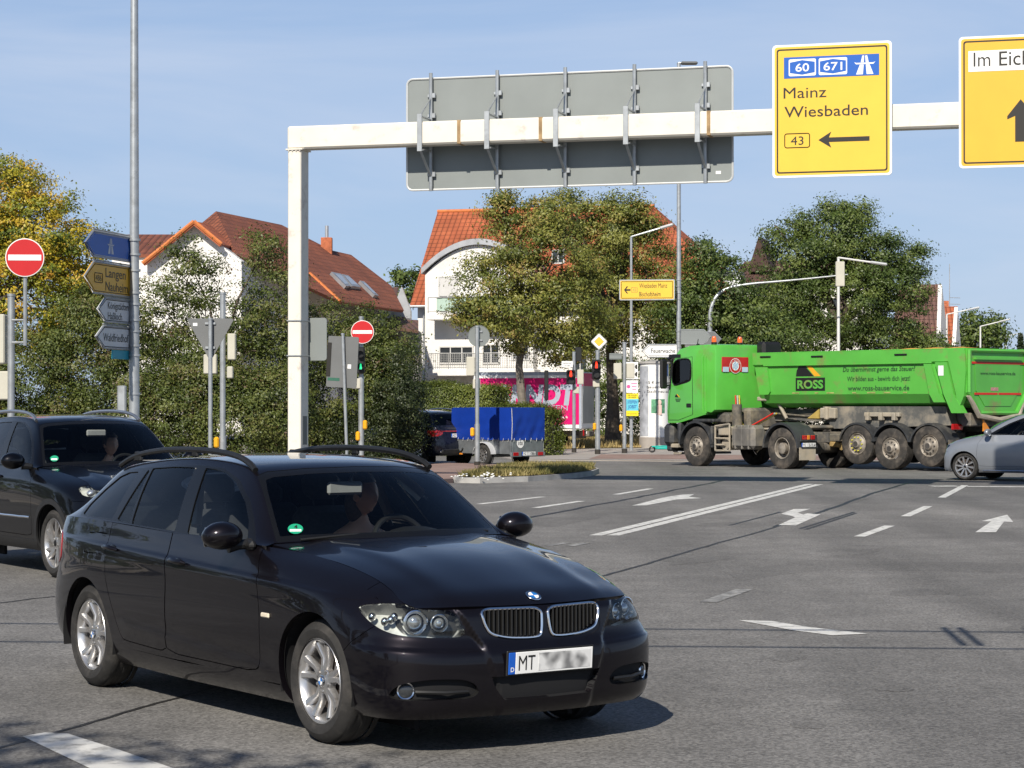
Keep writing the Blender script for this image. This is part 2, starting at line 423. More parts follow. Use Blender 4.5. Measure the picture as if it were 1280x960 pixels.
def sheet(name, pts, z, m, label, cat, thick=0.):
    mb = MB(); pts = [Vector((p[0], p[1], z)) for p in pts]
    if thick: mb.prism([(p.x, p.y) for p in pts], 'z', z-thick, z)
    else: mb.poly(pts)
    return tag(mb.build(name, m), label, cat, kind='structure')
sheet('ground', [(-900, -600), (900, -600), (900, 2500), (-900, 2500)], -.03, M_FARGR, 'wide ground beyond the junction reaching to the horizon', 'ground')
sheet('road', [(-70, -60), (120, -60), (120, 160), (-70, 160)], 0., M_ASPH, 'weathered grey asphalt of the wide road junction', 'road')

def strip(name, line, width, z, m, label, cat):
    mb = MB(); L = [Vector((p[0], p[1], z)) for p in line]
    for i in range(len(L)-1):
        d = (L[i+1]-L[i]).normalized(); s = Vector((-d.y, d.x, 0))*width/2
        mb.poly([L[i]-s, L[i+1]-s, L[i+1]+s, L[i]+s])
    return tag(mb.build(name, m), label, cat, kind='structure')
def wig(a, b, n, amp):
    a, b = Vector(a), Vector(b); d = (b-a); s = Vector((-d.y, d.x, 0)).normalized(); r = []; off = 0
    for i in range(n+1):
        off = off*.8+random.uniform(-amp, amp); r.append(a+d*(i/n)+s*off)
    return r
# dark bitumen seams across the junction
strip('bitumen_seam', wig(G(-20, 940), G(330, 842), 40, .008), .035, .0025, M_SEAM, 'dark bitumen seam running under the dark estate car', 'seam')
strip('bitumen_seam', wig(G(700, 736), G(970, 658.5), 50, .012), .055, .0025, M_SEAM, 'dark bitumen seam running away from the estate car bonnet', 'seam')
strip('bitumen_seam', wig(G(970, 658.5), G(1130, 604), 40, .02), .085, .0025, M_SEAM, 'dark bitumen seam running on under the green truck', 'seam')
strip('bitumen_seam', wig(G(640, 651), G(905, 601), 40, .025), .10, .0025, M_SEAM, 'dark bitumen seam left of the double white line', 'seam')
strip('bitumen_seam', wig(G(-30, 757), G(75, 745), 20, .01), .04, .0025, M_SEAM, 'dark bitumen seam behind the estate car tail', 'seam')
for a, b in (((912, 657), (976, 640)), ((1000, 661), (1068, 640)), ((1007, 662), (1070, 641.5))):
    strip('loop_cut', [G(*a), G(*b)], .06, .0022, M_SEAM, 'thin sealed saw cut of a detector loop beside the turn arrow', 'seam')
# darker repair patches and drip stains
for px in ([(905, 716), (1010, 700), (1290, 704), (1290, 716), (1030, 712), (925, 726)], [(300, 1000), (560, 905), (640, 912), (420, 1000)], [(1005, 640), (1090, 618), (1103, 619), (1020, 642)]):
    sheet('asphalt_patch', [G(*p) for p in px], .0012, M_ASPHD, 'slightly darker repaired strip in the asphalt', 'road')
for k, (u, v, r) in enumerate(((870, 700, .5), (930, 655, .8), (1060, 690, .5), (1150, 740, .35), (985, 820, .22), (700, 650, 1.0), (1120, 860, .16), (1010, 905, .14), (880, 640, .9), (560, 925, .18))):
    c = G(u, v); n = 26; ph = [random.uniform(0, 6.3) for _ in range(4)]
    P = []
    for i in range(n): a = 2*pi*i/n; rr = r*(1+.22*sin(2*a+ph[0])+.16*sin(3*a+ph[1])+.12*sin(5*a+ph[2])+.08*sin(8*a+ph[3])); q = LD*rr*1.5*cos(a)+RD*rr*.55*sin(a); P.append(c+q)
    sheet('oil_stain', P, .0017, M_ASPHD, 'faint dark drip stain on the asphalt', 'stain')
# painted markings
def mark(name, px, label, m=None, z=.004):
    return sheet(name, [G(*p) for p in px], z, m or M_PAINT, label, 'road marking')
def dash(p0, p1, width, label, name='lane_line', m=None):
    return strip(name, [G(*p0), G(*p1)], width, .004, m or M_PAINT, label, 'road marking')
dash((744, 669.5), (1012, 605.2), .17, 'left line of the long double white line')
dash((766, 669.5), (1024, 605.6), .17, 'right line of the long double white line')
for k, (a, b, lb) in enumerate([((599, 630.3), (678, 621.2), 'white dash beside the dark car windscreen'), ((669, 635), (727, 626.5), 'white dash between the mirror and the double line'), ((770, 618.3), (813, 611), 'short white dash left of the double line far end'),
        ((1074, 671), (1112, 657.3), 'nearest dash of the right hand broken line'), ((1132, 645.6), (1160, 633), 'middle dash of the right hand broken line'), ((1177, 622.2), (1206, 606.8), 'dash of the broken line below the grey car')]):
    dash(a, b, .15, lb)
dash((684, 682.4), (709, 678.6), .13, 'left of two short faint dashes near the double line', m=M_PAINTW); dash((712, 682.6), (733, 679), .13, 'right of two short faint dashes near the double line', m=M_PAINTW)
dash((885, 753), (930, 737), .16, 'faint worn white dash on the bare asphalt', m=M_PAINTW)
dash((1164, 607.9), (1197, 607.7), .45, 'short white bar beside the broken line end', 'stop_line'); dash((1209, 608.2), (1330, 609), .40, 'white stop line below the grey car', 'stop_line')
dash((830, 592), (905, 591.4), .30, 'white bar on the far carriageway before the truck', 'stop_line', M_PAINTW)
mark('turn_arrow', [(973, 656.6), (995, 657.0), (1026, 643.2), (1009, 642.0), (1004, 643.6), (997, 641.2), (1013, 636.3), (992, 636.6), (976, 642.6), (990, 645.2), (994, 647.0)], 'white left turn arrow right of the double line')
mark('turn_arrow', [(790, 632.2), (808, 631.8), (846, 624.6), (877, 622.9), (861, 621.2), (868, 617.9), (853, 618.5), (838, 620.6), (826, 622.9)], 'white arrow left of the double line')
mark('lane_arrow', [(1219, 665.6), (1245, 665.4), (1255, 652.4), (1266.5, 652.6), (1259, 643.6), (1227, 651.6), (1239, 652.0)], 'white straight ahead arrow near the right edge')
mark('white_wedge', [(922, 775.6), (965, 776.8), (1010, 784.2), (1085, 792.6), (1040, 794.6), (990, 788.2), (950, 780.6)], 'white lens shaped worn marking on the near asphalt', M_PAINT)
mark('edge_stripe', [(28, 921), (56, 916.4), (84, 917.5), (150, 938.5), (260, 976), (160, 984)], 'broad white painted stripe in the near left corner')
# far pavement with kerb, red strip and dry verge
def raised(name, pts, z, m, label, cat): return sheet(name, pts, z, m, label, cat, thick=z+.02)
fk = [G(640, 575.2), G(845, 577.0), G(1400, 579.5)]
def back(p, d): return Vector((p.x, p.y+d, 0))
raised('far_pavement', [fk[0], fk[1], fk[2], Vector((75, 150, 0)), Vector((-6, 150, 0)), Vector((-1.5, 82, 0))], .035, M_PAVE, 'pale pavement on the far side of the junction', 'pavement')
sheet('red_strip', [G(736, 573.6, .035), G(848, 574.2, .035), G(1100, 575.5, .035), G(1100, 570, .035), G(848, 568.3, .035), G(752, 568.0, .035)], .040, M_REDPAVE, 'reddish cycle strip along the far kerb', 'pavement')
strip('kerb', [back(p, .06) for p in fk], .16, .045, M_KERB, 'kerb stones edging the far pavement', 'kerb')
verge = [G(688, 562.5, .035), G(745, 560.5, .035), G(835, 559.5, .035), G(1010, 561, .035), Vector((40, 140, 0)), Vector((-1, 140, 0)), Vector((-.2, 92, 0))]
sheet('dry_verge', verge, .06, M_EARTH, 'dry earth verge in front of the advertising column', 'verge')
# left pavement under the bushes
raised('left_pavement', [Vector((-3.2, 53.5, 0)), Vector((-7.5, 52, 0)), Vector((-16, 30, 0)), Vector((-60, 30, 0)), Vector((-60, 140, 0)), Vector((-4.5, 140, 0)), Vector((-4.4, 64, 0))], .11, M_PAVE, 'pavement on the left below the bushes', 'pavement')
# median island: grass tip and red paved crossing
isl_g = [G(566, 603.5), G(600, 604.2), G(660, 602.2), G(715, 598.2), G(740, 595), G(749, 591.5), G(742, 589.2), G(715, 588.6), G(660, 589.0), G(630, 590.6), G(605, 594)]
raised('island_kerb', isl_g, .12, M_KERB, 'pale kerb ring of the grass median island', 'kerb')
ctr_i = sum((Vector(p) for p in isl_g), Vector())/len(isl_g)
isl_in = [ctr_i+(Vector(p)-ctr_i)*.955 for p in isl_g]
sheet('island_soil', isl_in, .135, M_EARTH, 'dry soil of the median island', 'soil')
raised('island_paving', [G(452, 612), G(566, 603.7), G(604, 594.2), G(629, 590.8), G(655, 585.6), G(560, 583), G(470, 590)], .10, M_REDPAVE, 'reddish paved crossing in the median island', 'pavement')
# ================================================================ houses
def tile_mat(name, c0, c1, dark=.35):
    m = bpy.data.materials.new(name); m.use_nodes = True; n = m.node_tree.nodes; l = m.node_tree.links.new; p = _pn(m)
    uv = n.new('ShaderNodeUVMap'); uv.uv_map = 'UVMap'
    br = n.new('ShaderNodeTexBrick'); br.offset = 0; br.inputs['Scale'].default_value = 1; br.inputs['Brick Width'].default_value = .30; br.inputs['Row Height'].default_value = .36
    br.inputs['Mortar Size'].default_value = .022; br.inputs['Mortar Smooth'].default_value = .3; br.inputs['Bias'].default_value = 0
    br.inputs['Color1'].default_value = (*c0, 1); br.inputs['Color2'].default_value = (*c1, 1); br.inputs['Mortar'].default_value = (*[c*dark for c in c0], 1); l(uv.outputs[0], br.inputs['Vector'])
    nz = n.new('ShaderNodeTexNoise'); nz.inputs['Scale'].default_value = .55; nz.inputs['Detail'].default_value = 7; l(uv.outputs[0], nz.inputs['Vector'])
    mr = n.new('ShaderNodeMapRange'); mr.inputs[1].default_value = .3; mr.inputs[2].default_value = .7; mr.inputs[3].default_value = .75; mr.inputs[4].default_value = 1.2; l(nz.outputs[0], mr.inputs[0])
    x = n.new('ShaderNodeMix'); x.data_type = 'RGBA'; x.blend_type = 'MULTIPLY'; x.inputs[0].default_value = 1; l(br.outputs[0], x.inputs[6]); l(mr.outputs[0], x.inputs[7]); l(x.outputs[2], p.inputs['Base Color'])
    sp = n.new('ShaderNodeSeparateXYZ'); l(uv.outputs[0], sp.inputs[0])
    def M(op, a, b=None):
        q = n.new('ShaderNodeMath'); q.operation = op
        for i, y in enumerate((a, b)):
            if y is None: continue
            if isinstance(y, (int, float)): q.inputs[i].default_value = y
            else: l(y, q.inputs[i])
        return q.outputs[0]
    wv = M('ABSOLUTE', M('SINE', M('MULTIPLY', sp.outputs[0], pi/.30))); rw = M('SUBTRACT', 1, M('FRACT', M('DIVIDE', sp.outputs[1], .36)))
    b = n.new('ShaderNodeBump'); b.inputs['Strength'].default_value = 1; b.inputs['Distance'].default_value = .06; l(M('ADD', wv, rw), b.inputs['Height']); l(b.outputs[0], p.inputs['Normal'])
    p.inputs['Roughness'].default_value = .8; MATS[name] = m; return m
M_TILE = tile_mat('orange_roof_tiles', (.43, .118, .048), (.36, .092, .038)); M_TILED = tile_mat('weathered_roof_tiles', (.27, .085, .042), (.20, .064, .036)); M_TILEB = tile_mat('brown_roof_tiles', (.17, .085, .065), (.13, .07, .055))
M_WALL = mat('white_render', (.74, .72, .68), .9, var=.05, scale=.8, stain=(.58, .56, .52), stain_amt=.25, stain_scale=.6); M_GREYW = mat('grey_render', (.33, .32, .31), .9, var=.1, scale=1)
M_ZINC = mat('zinc_sheet', (.42, .43, .44), .45, metal=.6, var=.15, scale=2); M_FRAME = mat('window_frame', (.55, .54, .52), .5, var=.03); M_PANE = mat('house_pane', (.03, .035, .04), .06, var=.2, scale=.6, spec=.8)
M_VERGE = mat('orange_verge', (.55, .17, .05), .7, var=.15); M_SHUT = mat('grey_shutter', (.42, .41, .40), .7, var=.06, scale=3); M_RAIL = mat('balcony_steel', (.40, .40, .39), .45, metal=.5, var=.1)
M_AWN = mat('green_striped_cloth', (.40, .52, .44), .9, var=.05); M_BRICK = mat('orange_brick', (.42, .13, .06), .9, var=.3, scale=6)
def lift(px, A, B, C):
    """photograph pixels onto the plane through three points"""
    n = (B-A).cross(C-A); r = []; o = Vector((0, 0, CAM_H))
    for u, v in px:
        d = ray(u, v); r.append(o+d*((A-o).dot(n)/d.dot(n)))
    return r
def roof_mesh(name, planes, m, parent, thick=.14):
    me = bpy.data.meshes.new(name); V, Fc, UV = [], [], []
    org = parent.location if parent is not None else Vector()
    for P in planes:
        P = [Vector(p) for p in P]; n = (P[1]-P[0]).cross(P[2]-P[0]).normalized()
        if n.z < 0: P = P[::-1]; n = -n
        u = Vector((0, 0, 1)).cross(n); u = u.normalized() if u.length > 1e-3 else Vector((1, 0, 0)); v = n.cross(u); k = len(V); c = len(P)
        V += [p-org for p in P]+[p-org-n*thick for p in P]
        Fc.append([k+i for i in range(c)]); UV.append([(p.dot(u), p.dot(v)) for p in P])
        Fc.append([k+c+i for i in range(c)][::-1]); UV.append([(0, 0)]*c)
        for i in range(c): Fc.append([k+i, k+c+i, k+c+(i+1) % c, k+(i+1) % c]); UV.append([(.1, .1)]*4)
    me.from_pydata(V, [], Fc); ul = me.uv_layers.new(name='UVMap'); i = 0
    for q in UV:
        for t in q: ul.data[i].uv = t; i += 1
    me.update(); return link_mesh(name, me, m, parent)
class Face_:
    """a vertical wall plane: local x to the right along it, y into the house, z up"""
    def __init__(s, o, xd): s.o = Vector((o[0], o[1], 0)); s.x = Vector(xd).normalized(); s.y = Vector((-s.x.y, s.x.x, 0)); s.rz = atan2(s.x.y, s.x.x)
    def px(s, u, v, y=0.):
        d = ray(u, v); a = s.o+s.y*y; c = Vector((0, 0, CAM_H)); p = c+d*((a-c).dot(s.y)/d.dot(s.y)); return ((p-s.o).dot(s.x), p.z)
    def w(s, x, y, z): return s.o+s.x*x+s.y*y+Vector((0, 0, z))
def window(root, x0, z0, x1, z1, y=-.03, fw=.07, mull=1, shutter=0.):
    mb = MB()
    for a, b, c, d in ((x0, z0, x0+fw, z1), (x1-fw, z0, x1, z1), (x0+fw, z0, x1-fw, z0+fw), (x0+fw, z1-fw, x1-fw, z1)): mb.box(((a+c)/2, y, (b+d)/2), (c-a, .08, d-b))
    for k in range(mull): xm = x0+(x1-x0)*(k+1)/(mull+1); mb.box((xm, y, (z0+z1)/2), (fw*.8, .07, z1-z0-2*fw-.004))
    if shutter: mb.box(((x0+x1)/2, y+.006, z1-fw-shutter*(z1-z0)/2), (x1-x0-2*fw-.004, .05, shutter*(z1-z0)-.004))
    f = mb.build('window', M_FRAME, root); p = MB(); p.box(((x0+x1)/2, y+.02, (z0+z1)/2), (x1-x0-.02, .02, z1-z0-.02)); p.build('pane', M_PANE, f); return f
# --- white house with arched bay and balconies
h = Face_(at(522, 117), RD)
hs = thing('house', 'white house with arched bay and steel balconies under a bright orange roof', 'house', h.o, h.rz)
e0x, ez = h.px(512, 382, -.6); rx, rzv = h.px(547, 265, 5.5); r2x, _ = h.px(818, 250, 5.5); ex2 = r2x+5.6
mb = MB(); mb.box(((.0+ex2-.5)/2, 5.5, ez/2), (ex2-.5, 11, ez)); mb.prism([(0.15, ez-.05), (5.5, rzv-.35), (10.85, ez-.05)], 'x', .05, .35); mb.build('wall', M_WALL, hs)
roof = roof_mesh('roof', [[h.w(e0x, -.6, ez), h.w(ex2, -.6, ez), h.w(r2x, 5.5, rzv), h.w(rx, 5.5, rzv)], [h.w(e0x, 11.6, ez), h.w(ex2, 11.6, ez), h.w(r2x, 5.5, rzv), h.w(rx, 5.5, rzv)], [h.w(ex2, -.6, ez), h.w(ex2, 11.6, ez), h.w(r2x, 5.5, rzv)]], M_TILE, hs)
roof.rotation_euler = (0, 0, -h.rz)
def lfix(o): o.rotation_euler = (0, 0, -o.parent.rotation_euler.z); return o
mb = MB(); mb.tube([h_ for h_ in [(rx, 5.5, rzv+.03), (r2x, 5.5, rzv+.03)]], .10, 8); mb.build('ridge_tiles', M_TILE if False else M_VERGE, hs)
# arched bay
ax, az = h.px(598, 306, -.9); lx, lz = h.px(531, 343, -.9); wd = ax-lx; arc = []
for k in range(25):
    t = -1+2*k/24; arc.append((ax+wd*t, az-(az-lz)*(abs(t)**2.0)))
bay = arc+[(ax+wd, 0), (ax-wd, 0)]
mb = MB(); mb.prism(bay, 'y', -.85, 3.); mb.build('arched_bay', M_WALL, hs)
mb = MB(); out = [(x+(x-ax)*.05, z+.32) for x, z in arc]; inn = [(x+(x-ax)*.05, z+.01) for x, z in arc]
for k in range(24): mb.prism([inn[k], inn[k+1], out[k+1], out[k]], 'y', -1.1, 3.3)
mb.build('bay_roof', M_ZINC, hs)
def balcony(v_slab0, v_slab1, v_top, u0, u1, kind):
    x0, z0 = h.px(u0, v_slab1, -2.1); _, z1 = h.px(u0, v_slab0, -2.1); x1, zt = h.px(u1, v_top, -2.1)
    mb = MB(); mb.box(((x0+x1)/2, -1.5, (z0+z1)/2), (x1-x0, 1.3, z1-z0), .02); b = mb.build('balcony', M_WALL, hs)
    mb = MB(); mb.tube([(x0+.05, -2.1, zt), (x1-.05, -2.1, zt)], .03, 6); mb.tube([(x0+.05, -2.1, z1+.12), (x1-.05, -2.1, z1+.12)], .02, 6)
    n = int((x1-x0)/.12) if kind == 'steel' else int((x1-x0)/1.1)
    for k in range(n+1): x = x0+.05+(x1-x0-.1)*k/n; mb.box((x, -2.1, (zt+z1)/2), (.022 if k % 9 else .05, .022, zt-z1-.02))
    if kind == 'steel':
        for q in range(1, 9): mb.box(((x0+x1)/2, -2.115, z1+(zt-z1)*q/9), (x1-x0-.12, .012, .014))
    mb.build('railing', M_RAIL, b)
    if kind != 'steel':
        mb = MB(); nn = 40
        for k in range(nn): a = x0+.5+(x1-x0-1.)*k/nn; c = x0+.5+(x1-x0-1.)*(k+1)/nn; ya = -2.06+.015*sin(k*1.3); yb = -2.06+.015*sin((k+1)*1.3); mb.cur = 0; mb.poly([(a, ya, z1+.1), (c, yb, z1+.1), (c, yb, zt-.03), (a, ya, zt-.03)])
        mb.build('cloth_screen', M_AWN, b)
balcony(392, 400, 370, 534, 668, 'cloth'); balcony(462, 470, 441, 535, 668, 'steel')
for u0, u1, v0, v1, mu, sh in ((549, 592, 455, 432.5, 2, .0), (603, 625, 455, 430, 1, 0), (548, 572, 392, 345, 1, .5), (640, 662, 450, 425, 1, 0)):
    x0, z0 = h.px(u0, v0, -.87); x1, z1 = h.px(u1, v1, -.87); window(hs, x0, z0, x1, z1, -.89, .07, mu, sh)
x0, z0 = h.px(543, 500, -.87); x1, z1 = h.px(592, 482, -.87)
mb = MB()
for k in range(9): mb.box(((x0+x1)/2, -.9, z0+(z1-z0)*(k+.5)/9), (x1-x0, .06, (z1-z0)/9-.02), .01)
mb.build('shutter_door', M_SHUT, hs)
x0, z0 = h.px(527, 387, -.2); mb = MB(); mb.tube([(x0+.1, -.12, ez-.15), (x0+.1, -.12, 0)], .06, 8); mb.build('downpipe', M_ZINC, hs)
mb = MB(); mb.tube([(e0x, -.66, ez-.05), (ex2, -.66, ez-.05)], .07, 8); mb.build('gutter', M_ZINC, hs)
for u0, u1, v0, v1 in ((716, 735, 470, 430), (690, 706, 330, 312)):
    x0, z0 = h.px(u0, v0); x1, z1 = h.px(u1, v1); window(hs, x0, z0, x1, z1, -.05, .07, 1)
# barrel dormer at the hip end
d0 = h.w(ex2-2.6, 3.6, 0)
mb = MB(); prof = [(.9*cos(pi*k/12), .75*sin(pi*k/12)) for k in range(13)]; zz_ = ez+.35
mb.prism([(3.6+a, zz_+.7+b) for a, b in prof]+[(2.7, zz_-.3), (4.5, zz_-.3)], 'x', ex2-3.2, ex2-.4); mb.build('barrel_dormer', M_ZINC, hs)
x_, z_ = 0, 0
# --- large white house with cross gable on the left
hl = thing('house', 'large white house with cross gable and weathered red hip roof', 'house', (W(230, 507, 92).x, 92, 0))
A_, B_, C_ = W(270, 264, 99), W(296, 318, 93), W(440, 319, 113)
F1 = lift([(270, 264), (352, 281), (415, 313), (439, 318.5), (489, 357), (505, 388), (425, 377), (296, 318)], A_, B_, C_)
Lp = [W(270, 264, 99), W(296, 318, 93), W(206, 317, 97)]
Bk = [F1[0], F1[3], Vector((F1[3].x+2, F1[3].y+12, 5)), Vector((F1[0].x-1, F1[0].y+9, 5.5))]
Wg = lift([(150, 293), (218, 293), (240, 318), (150, 318)], W(218, 293, 103), W(206, 318, 98), W(150, 318, 98))
def lroof(name, pl, m, root): return roof_mesh(name, pl, m, root)
lroof('roof', [F1, Lp], M_TILED, hl); lroof('wing_roof', [Wg], M_TILED, hl)
def wall_px(name, px, A, B, C, depth, m, root):
    P = lift(px, A, B, C); n = (B-A).cross(C-A); n.z = 0; n.normalize()
    if n.y < 0: n = -n
    o = root.location; mb = MB(); k = len(P); vs = [p-o for p in P]+[p+n*depth-o for p in P]
    mb.add(vs, [list(range(k)), list(range(k, 2*k))[::-1]]+[(i, k+i, k+(i+1) % k, (i+1) % k) for i in range(k)]); return mb.build(name, m, root)
def vp(u, D, u2, D2):   # a vertical plane
    return W(u, 507, D), W(u2, 507, D2), W(u, 400, D)
wall_px('gable_wall', [(243, 281), (184, 326), (184, 540), (302, 540), (302, 326)], *vp(184, 90.5, 302, 90.5), 6, M_WALL, hl)
wall_px('wall', [(300, 322), (422, 380), (422, 540), (300, 540)], *vp(300, 93.6, 425, 104), 6, M_WALL, hl)
wall_px('wing_wall', [(140, 319), (215, 319), (215, 540), (140, 540)], *vp(140, 98.5, 215, 98), 5, M_WALL, hl)
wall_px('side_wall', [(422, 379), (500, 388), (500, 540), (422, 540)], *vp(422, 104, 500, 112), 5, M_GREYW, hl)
g0, g1 = W(242.5, 276.5, 90), W(262, 280, 96.5)
gr = lift([(242.5, 276.5), (276, 303.5), (294, 300)], g0, W(276, 303.5, 90), g1); gl = W(178, 329, 90); gl2 = W(205, 318, 97)
lroof('gable_roof', [[g0, W(277, 305, 90), W(292, 309, 95.2), g1], [g0, gl, gl2, g1]], M_TILE, hl)
o = hl.location
for a, b in ((g0, gl), (g0, W(277, 305, 90)), (F1[6], lift([(387, 342)], A_, B_, C_)[0])): mb = MB(); mb.tube([Vector(a)-o, Vector(b)-o], .085, 6); mb.build('verge_board', M_VERGE, hl)
for q in ([(412, 343), (424, 345.5), (436, 360.5), (430, 361)], [(425, 345.8), (433, 347.5), (449, 362), (437.5, 360.8)], [(447.5, 354), (453, 355), (471, 372.5), (466, 372)]):
    P = lift(q, A_, B_, C_); n = (P[1]-P[0]).cross(P[2]-P[0]).normalized(); n = n if n.z > 0 else -n
    mb = MB(); vs = [p+n*.16-o for p in P]+[p-o for p in P]; mb.add(vs, [(0, 1, 2, 3), (0, 4, 5, 1), (1, 5, 6, 2), (2, 6, 7, 3), (3, 7, 4, 0)]); f = mb.build('roof_window', M_ZINC, hl)
    c = sum(P, Vector())/4; mb = MB(); mb.poly([c+(p-c)*.72+n*.17-o for p in P]); mb.build('pane', mat('sky_pane', (.30, .33, .36), .15, var=.1), f)
cp = lift([(408, 313)], A_, B_, C_)[0]-o; mb = MB(); mb.box(cp+Vector((0, .2, .1)), (.55, .5, 1.1), .02); c_ = mb.build('chimney', M_BRICK, hl); mb = MB(); mb.cyl(cp+Vector((0, .2, .6)), cp+Vector((0, .2, 1.25)), .09); mb.build('flue', M_ZINC, c_)
# --- annex with slatted grey gable between the two
hx = thing('house', 'low shaded house with grey gable between the two big white houses', 'house', W(500, 507, 112).xy.to_3d())
def plane3(u0, v0, D0, u1, v1, D1, u2, v2, D2): return W(u0, v0, D0), W(u1, v1, D1), W(u2, v2, D2)
lroof('roof', [lift([(476, 359), (498, 359), (494, 380), (474, 380)], *plane3(476, 359, 116, 498, 359, 116, 474, 380, 112)), lift([(470, 390), (506, 392), (508, 399), (472, 399)], *plane3(470, 390, 112, 506, 392, 112, 472, 399, 110)), lift([(496, 399), (523, 400), (523, 413), (494, 409)], *plane3(496, 399, 110, 523, 400, 110, 494, 409, 107))], M_TILEB, hx)
wall_px('slatted_gable', [(491, 385), (502, 358), (513, 388), (513, 398), (491, 398)], *vp(490, 111, 513, 111), 1.5, M_ZINC, hx)
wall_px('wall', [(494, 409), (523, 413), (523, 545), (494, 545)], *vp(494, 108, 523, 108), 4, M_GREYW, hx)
x_ = 0
# --- white house hidden behind the maples
hm = Face_(at(925, 118), RD); hb = thing('house', 'white house half hidden behind the broad maple', 'house', hm.o, hm.rz)
x1, zt = hm.px(1090, 348); xp, zp = hm.px(952, 297, 1.5)
mb = MB(); mb.box((x1/2, 4, zt/2), (x1, 8, zt)); mb.build('wall', M_WALL, hb)
rr = roof_mesh('roof', [[hm.w(-.4, -.5, zt), hm.w(x1+.4, -.5, zt), hm.w(x1+.4, 4, zt+1.3), hm.w(-.4, 4, zt+1.3)], [hm.w(-.4, 8.5, zt), hm.w(x1+.4, 8.5, zt), hm.w(x1+.4, 4, zt+1.3), hm.w(-.4, 4, zt+1.3)]], M_TILEB, hb); lfix(rr)
mb = MB(); mb.prism([(xp-.6, zt+.5), (xp, zp), (xp+.7, zt+.5)], 'y', .5, 4); mb.build('dormer', M_TILEB, hb)
for u0, u1, v0, v1 in ((968, 985, 400, 372), (1003, 1020, 400, 372), (1040, 1058, 400, 372)):
    a0, b0 = hm.px(u0, v0); a1, b1 = hm.px(u1, v1); window(hb, a0, b0, a1, b1, -.03, .07, 1)
# --- gables far right
hr = thing('house', 'steep brown roofed house with white gable edge at the far right', 'house', W(1160, 507, 135).xy.to_3d())
lroof('roof', [lift([(1125, 356), (1177, 355.3), (1177, 470), (1105, 470)], *plane3(1125, 356, 140, 1177, 355.3, 140, 1177, 470, 136))], M_TILEB, hr)
wall_px('gable_wall', [(1177.5, 356), (1190, 470), (1190, 540), (1174, 540), (1174, 470)], *vp(1174, 135.8, 1190, 139), .25, M_WALL, hr)
ho = thing('house', 'narrow orange roofed house with brick chimney at the far right', 'house', W(1190, 507, 150).xy.to_3d())
lroof('roof', [lift([(1179, 383), (1197, 383), (1192, 470), (1183, 470)], *plane3(1180, 383, 154, 1197, 383, 154, 1192, 470, 150))], M_TILE, ho)
wall_px('gable_wall', [(1197.3, 384), (1204, 470), (1204, 530), (1192, 530), (1192, 470)], *vp(1192, 150, 1204, 153), .25, M_WALL, ho)
wall_px('chimney', [(1180, 376), (1186, 376), (1186, 390), (1180, 390)], *vp(1180, 155, 1186, 155), .8, M_BRICK, ho)
mb = MB(); p0 = W(1187, 385, 155)-ho.location; p1 = W(1187, 330, 155)-ho.location; mb.tube([p0, p1], .03, 5)
for v in (372, 380): a = W(1187, v, 155)-ho.location; mb.tube([a, a+Vector((.75, 0, -.02))], .02, 5)
mb.build('aerial', M_ZINC, ho)
# ================================================================ foliage
def leaves_mesh(name, pts, size, m, parent=None, nrm=None, tint=None, up=.35, aspect=1.9, jit=.35):
    """many small folded leaf faces at pts"""
    n = len(pts); P = np.asarray(pts, float)
    sz = size*(1+RNG.uniform(-jit, jit, n))
    nn = RNG.normal(size=(n, 3))*(.42 if nrm is not None else .8)+np.array([0, 0, up])
    if nrm is not None: nn += nrm
    nn /= np.linalg.norm(nn, axis=1, keepdims=True)
    d = RNG.normal(size=(n, 3)); d -= nn*(d*nn).sum(1, keepdims=True); d /= np.linalg.norm(d, axis=1, keepdims=True)+1e-9; d -= nn*.25; d /= np.linalg.norm(d, axis=1, keepdims=True)      # leaf axis, drooping a little
    sd = np.cross(nn, d); sd /= np.linalg.norm(sd, axis=1, keepdims=True)+1e-9
    up_ = np.cross(d, sd)
    L = sz[:, None]; Wd = L/aspect*.5
    a = P-d*L*.5; b = P+sd*Wd+up_*L*.10; c = P+d*L*.5; e = P-sd*Wd+up_*L*.10
    V = np.stack([a, b, c, e], 1).reshape(-1, 3)
    me = bpy.data.meshes.new(name); me.vertices.add(4*n); me.vertices.foreach_set('co', V.ravel())
    me.loops.add(4*n); me.loops.foreach_set('vertex_index', np.arange(4*n, dtype=np.int32))
    me.polygons.add(n); me.polygons.foreach_set('loop_start', np.arange(0, 4*n, 4, dtype=np.int32)); me.polygons.foreach_set('loop_total', np.full(n, 4, np.int32))
    at = me.attributes.new('tint', 'FLOAT', 'FACE'); t = RNG.uniform(0, 1, n) if tint is None else np.clip(tint, 0, 1)
    at.data.foreach_set('value', t.astype(np.float32)); me.update(calc_edges=True)
    return link_mesh(name, me, m, parent)
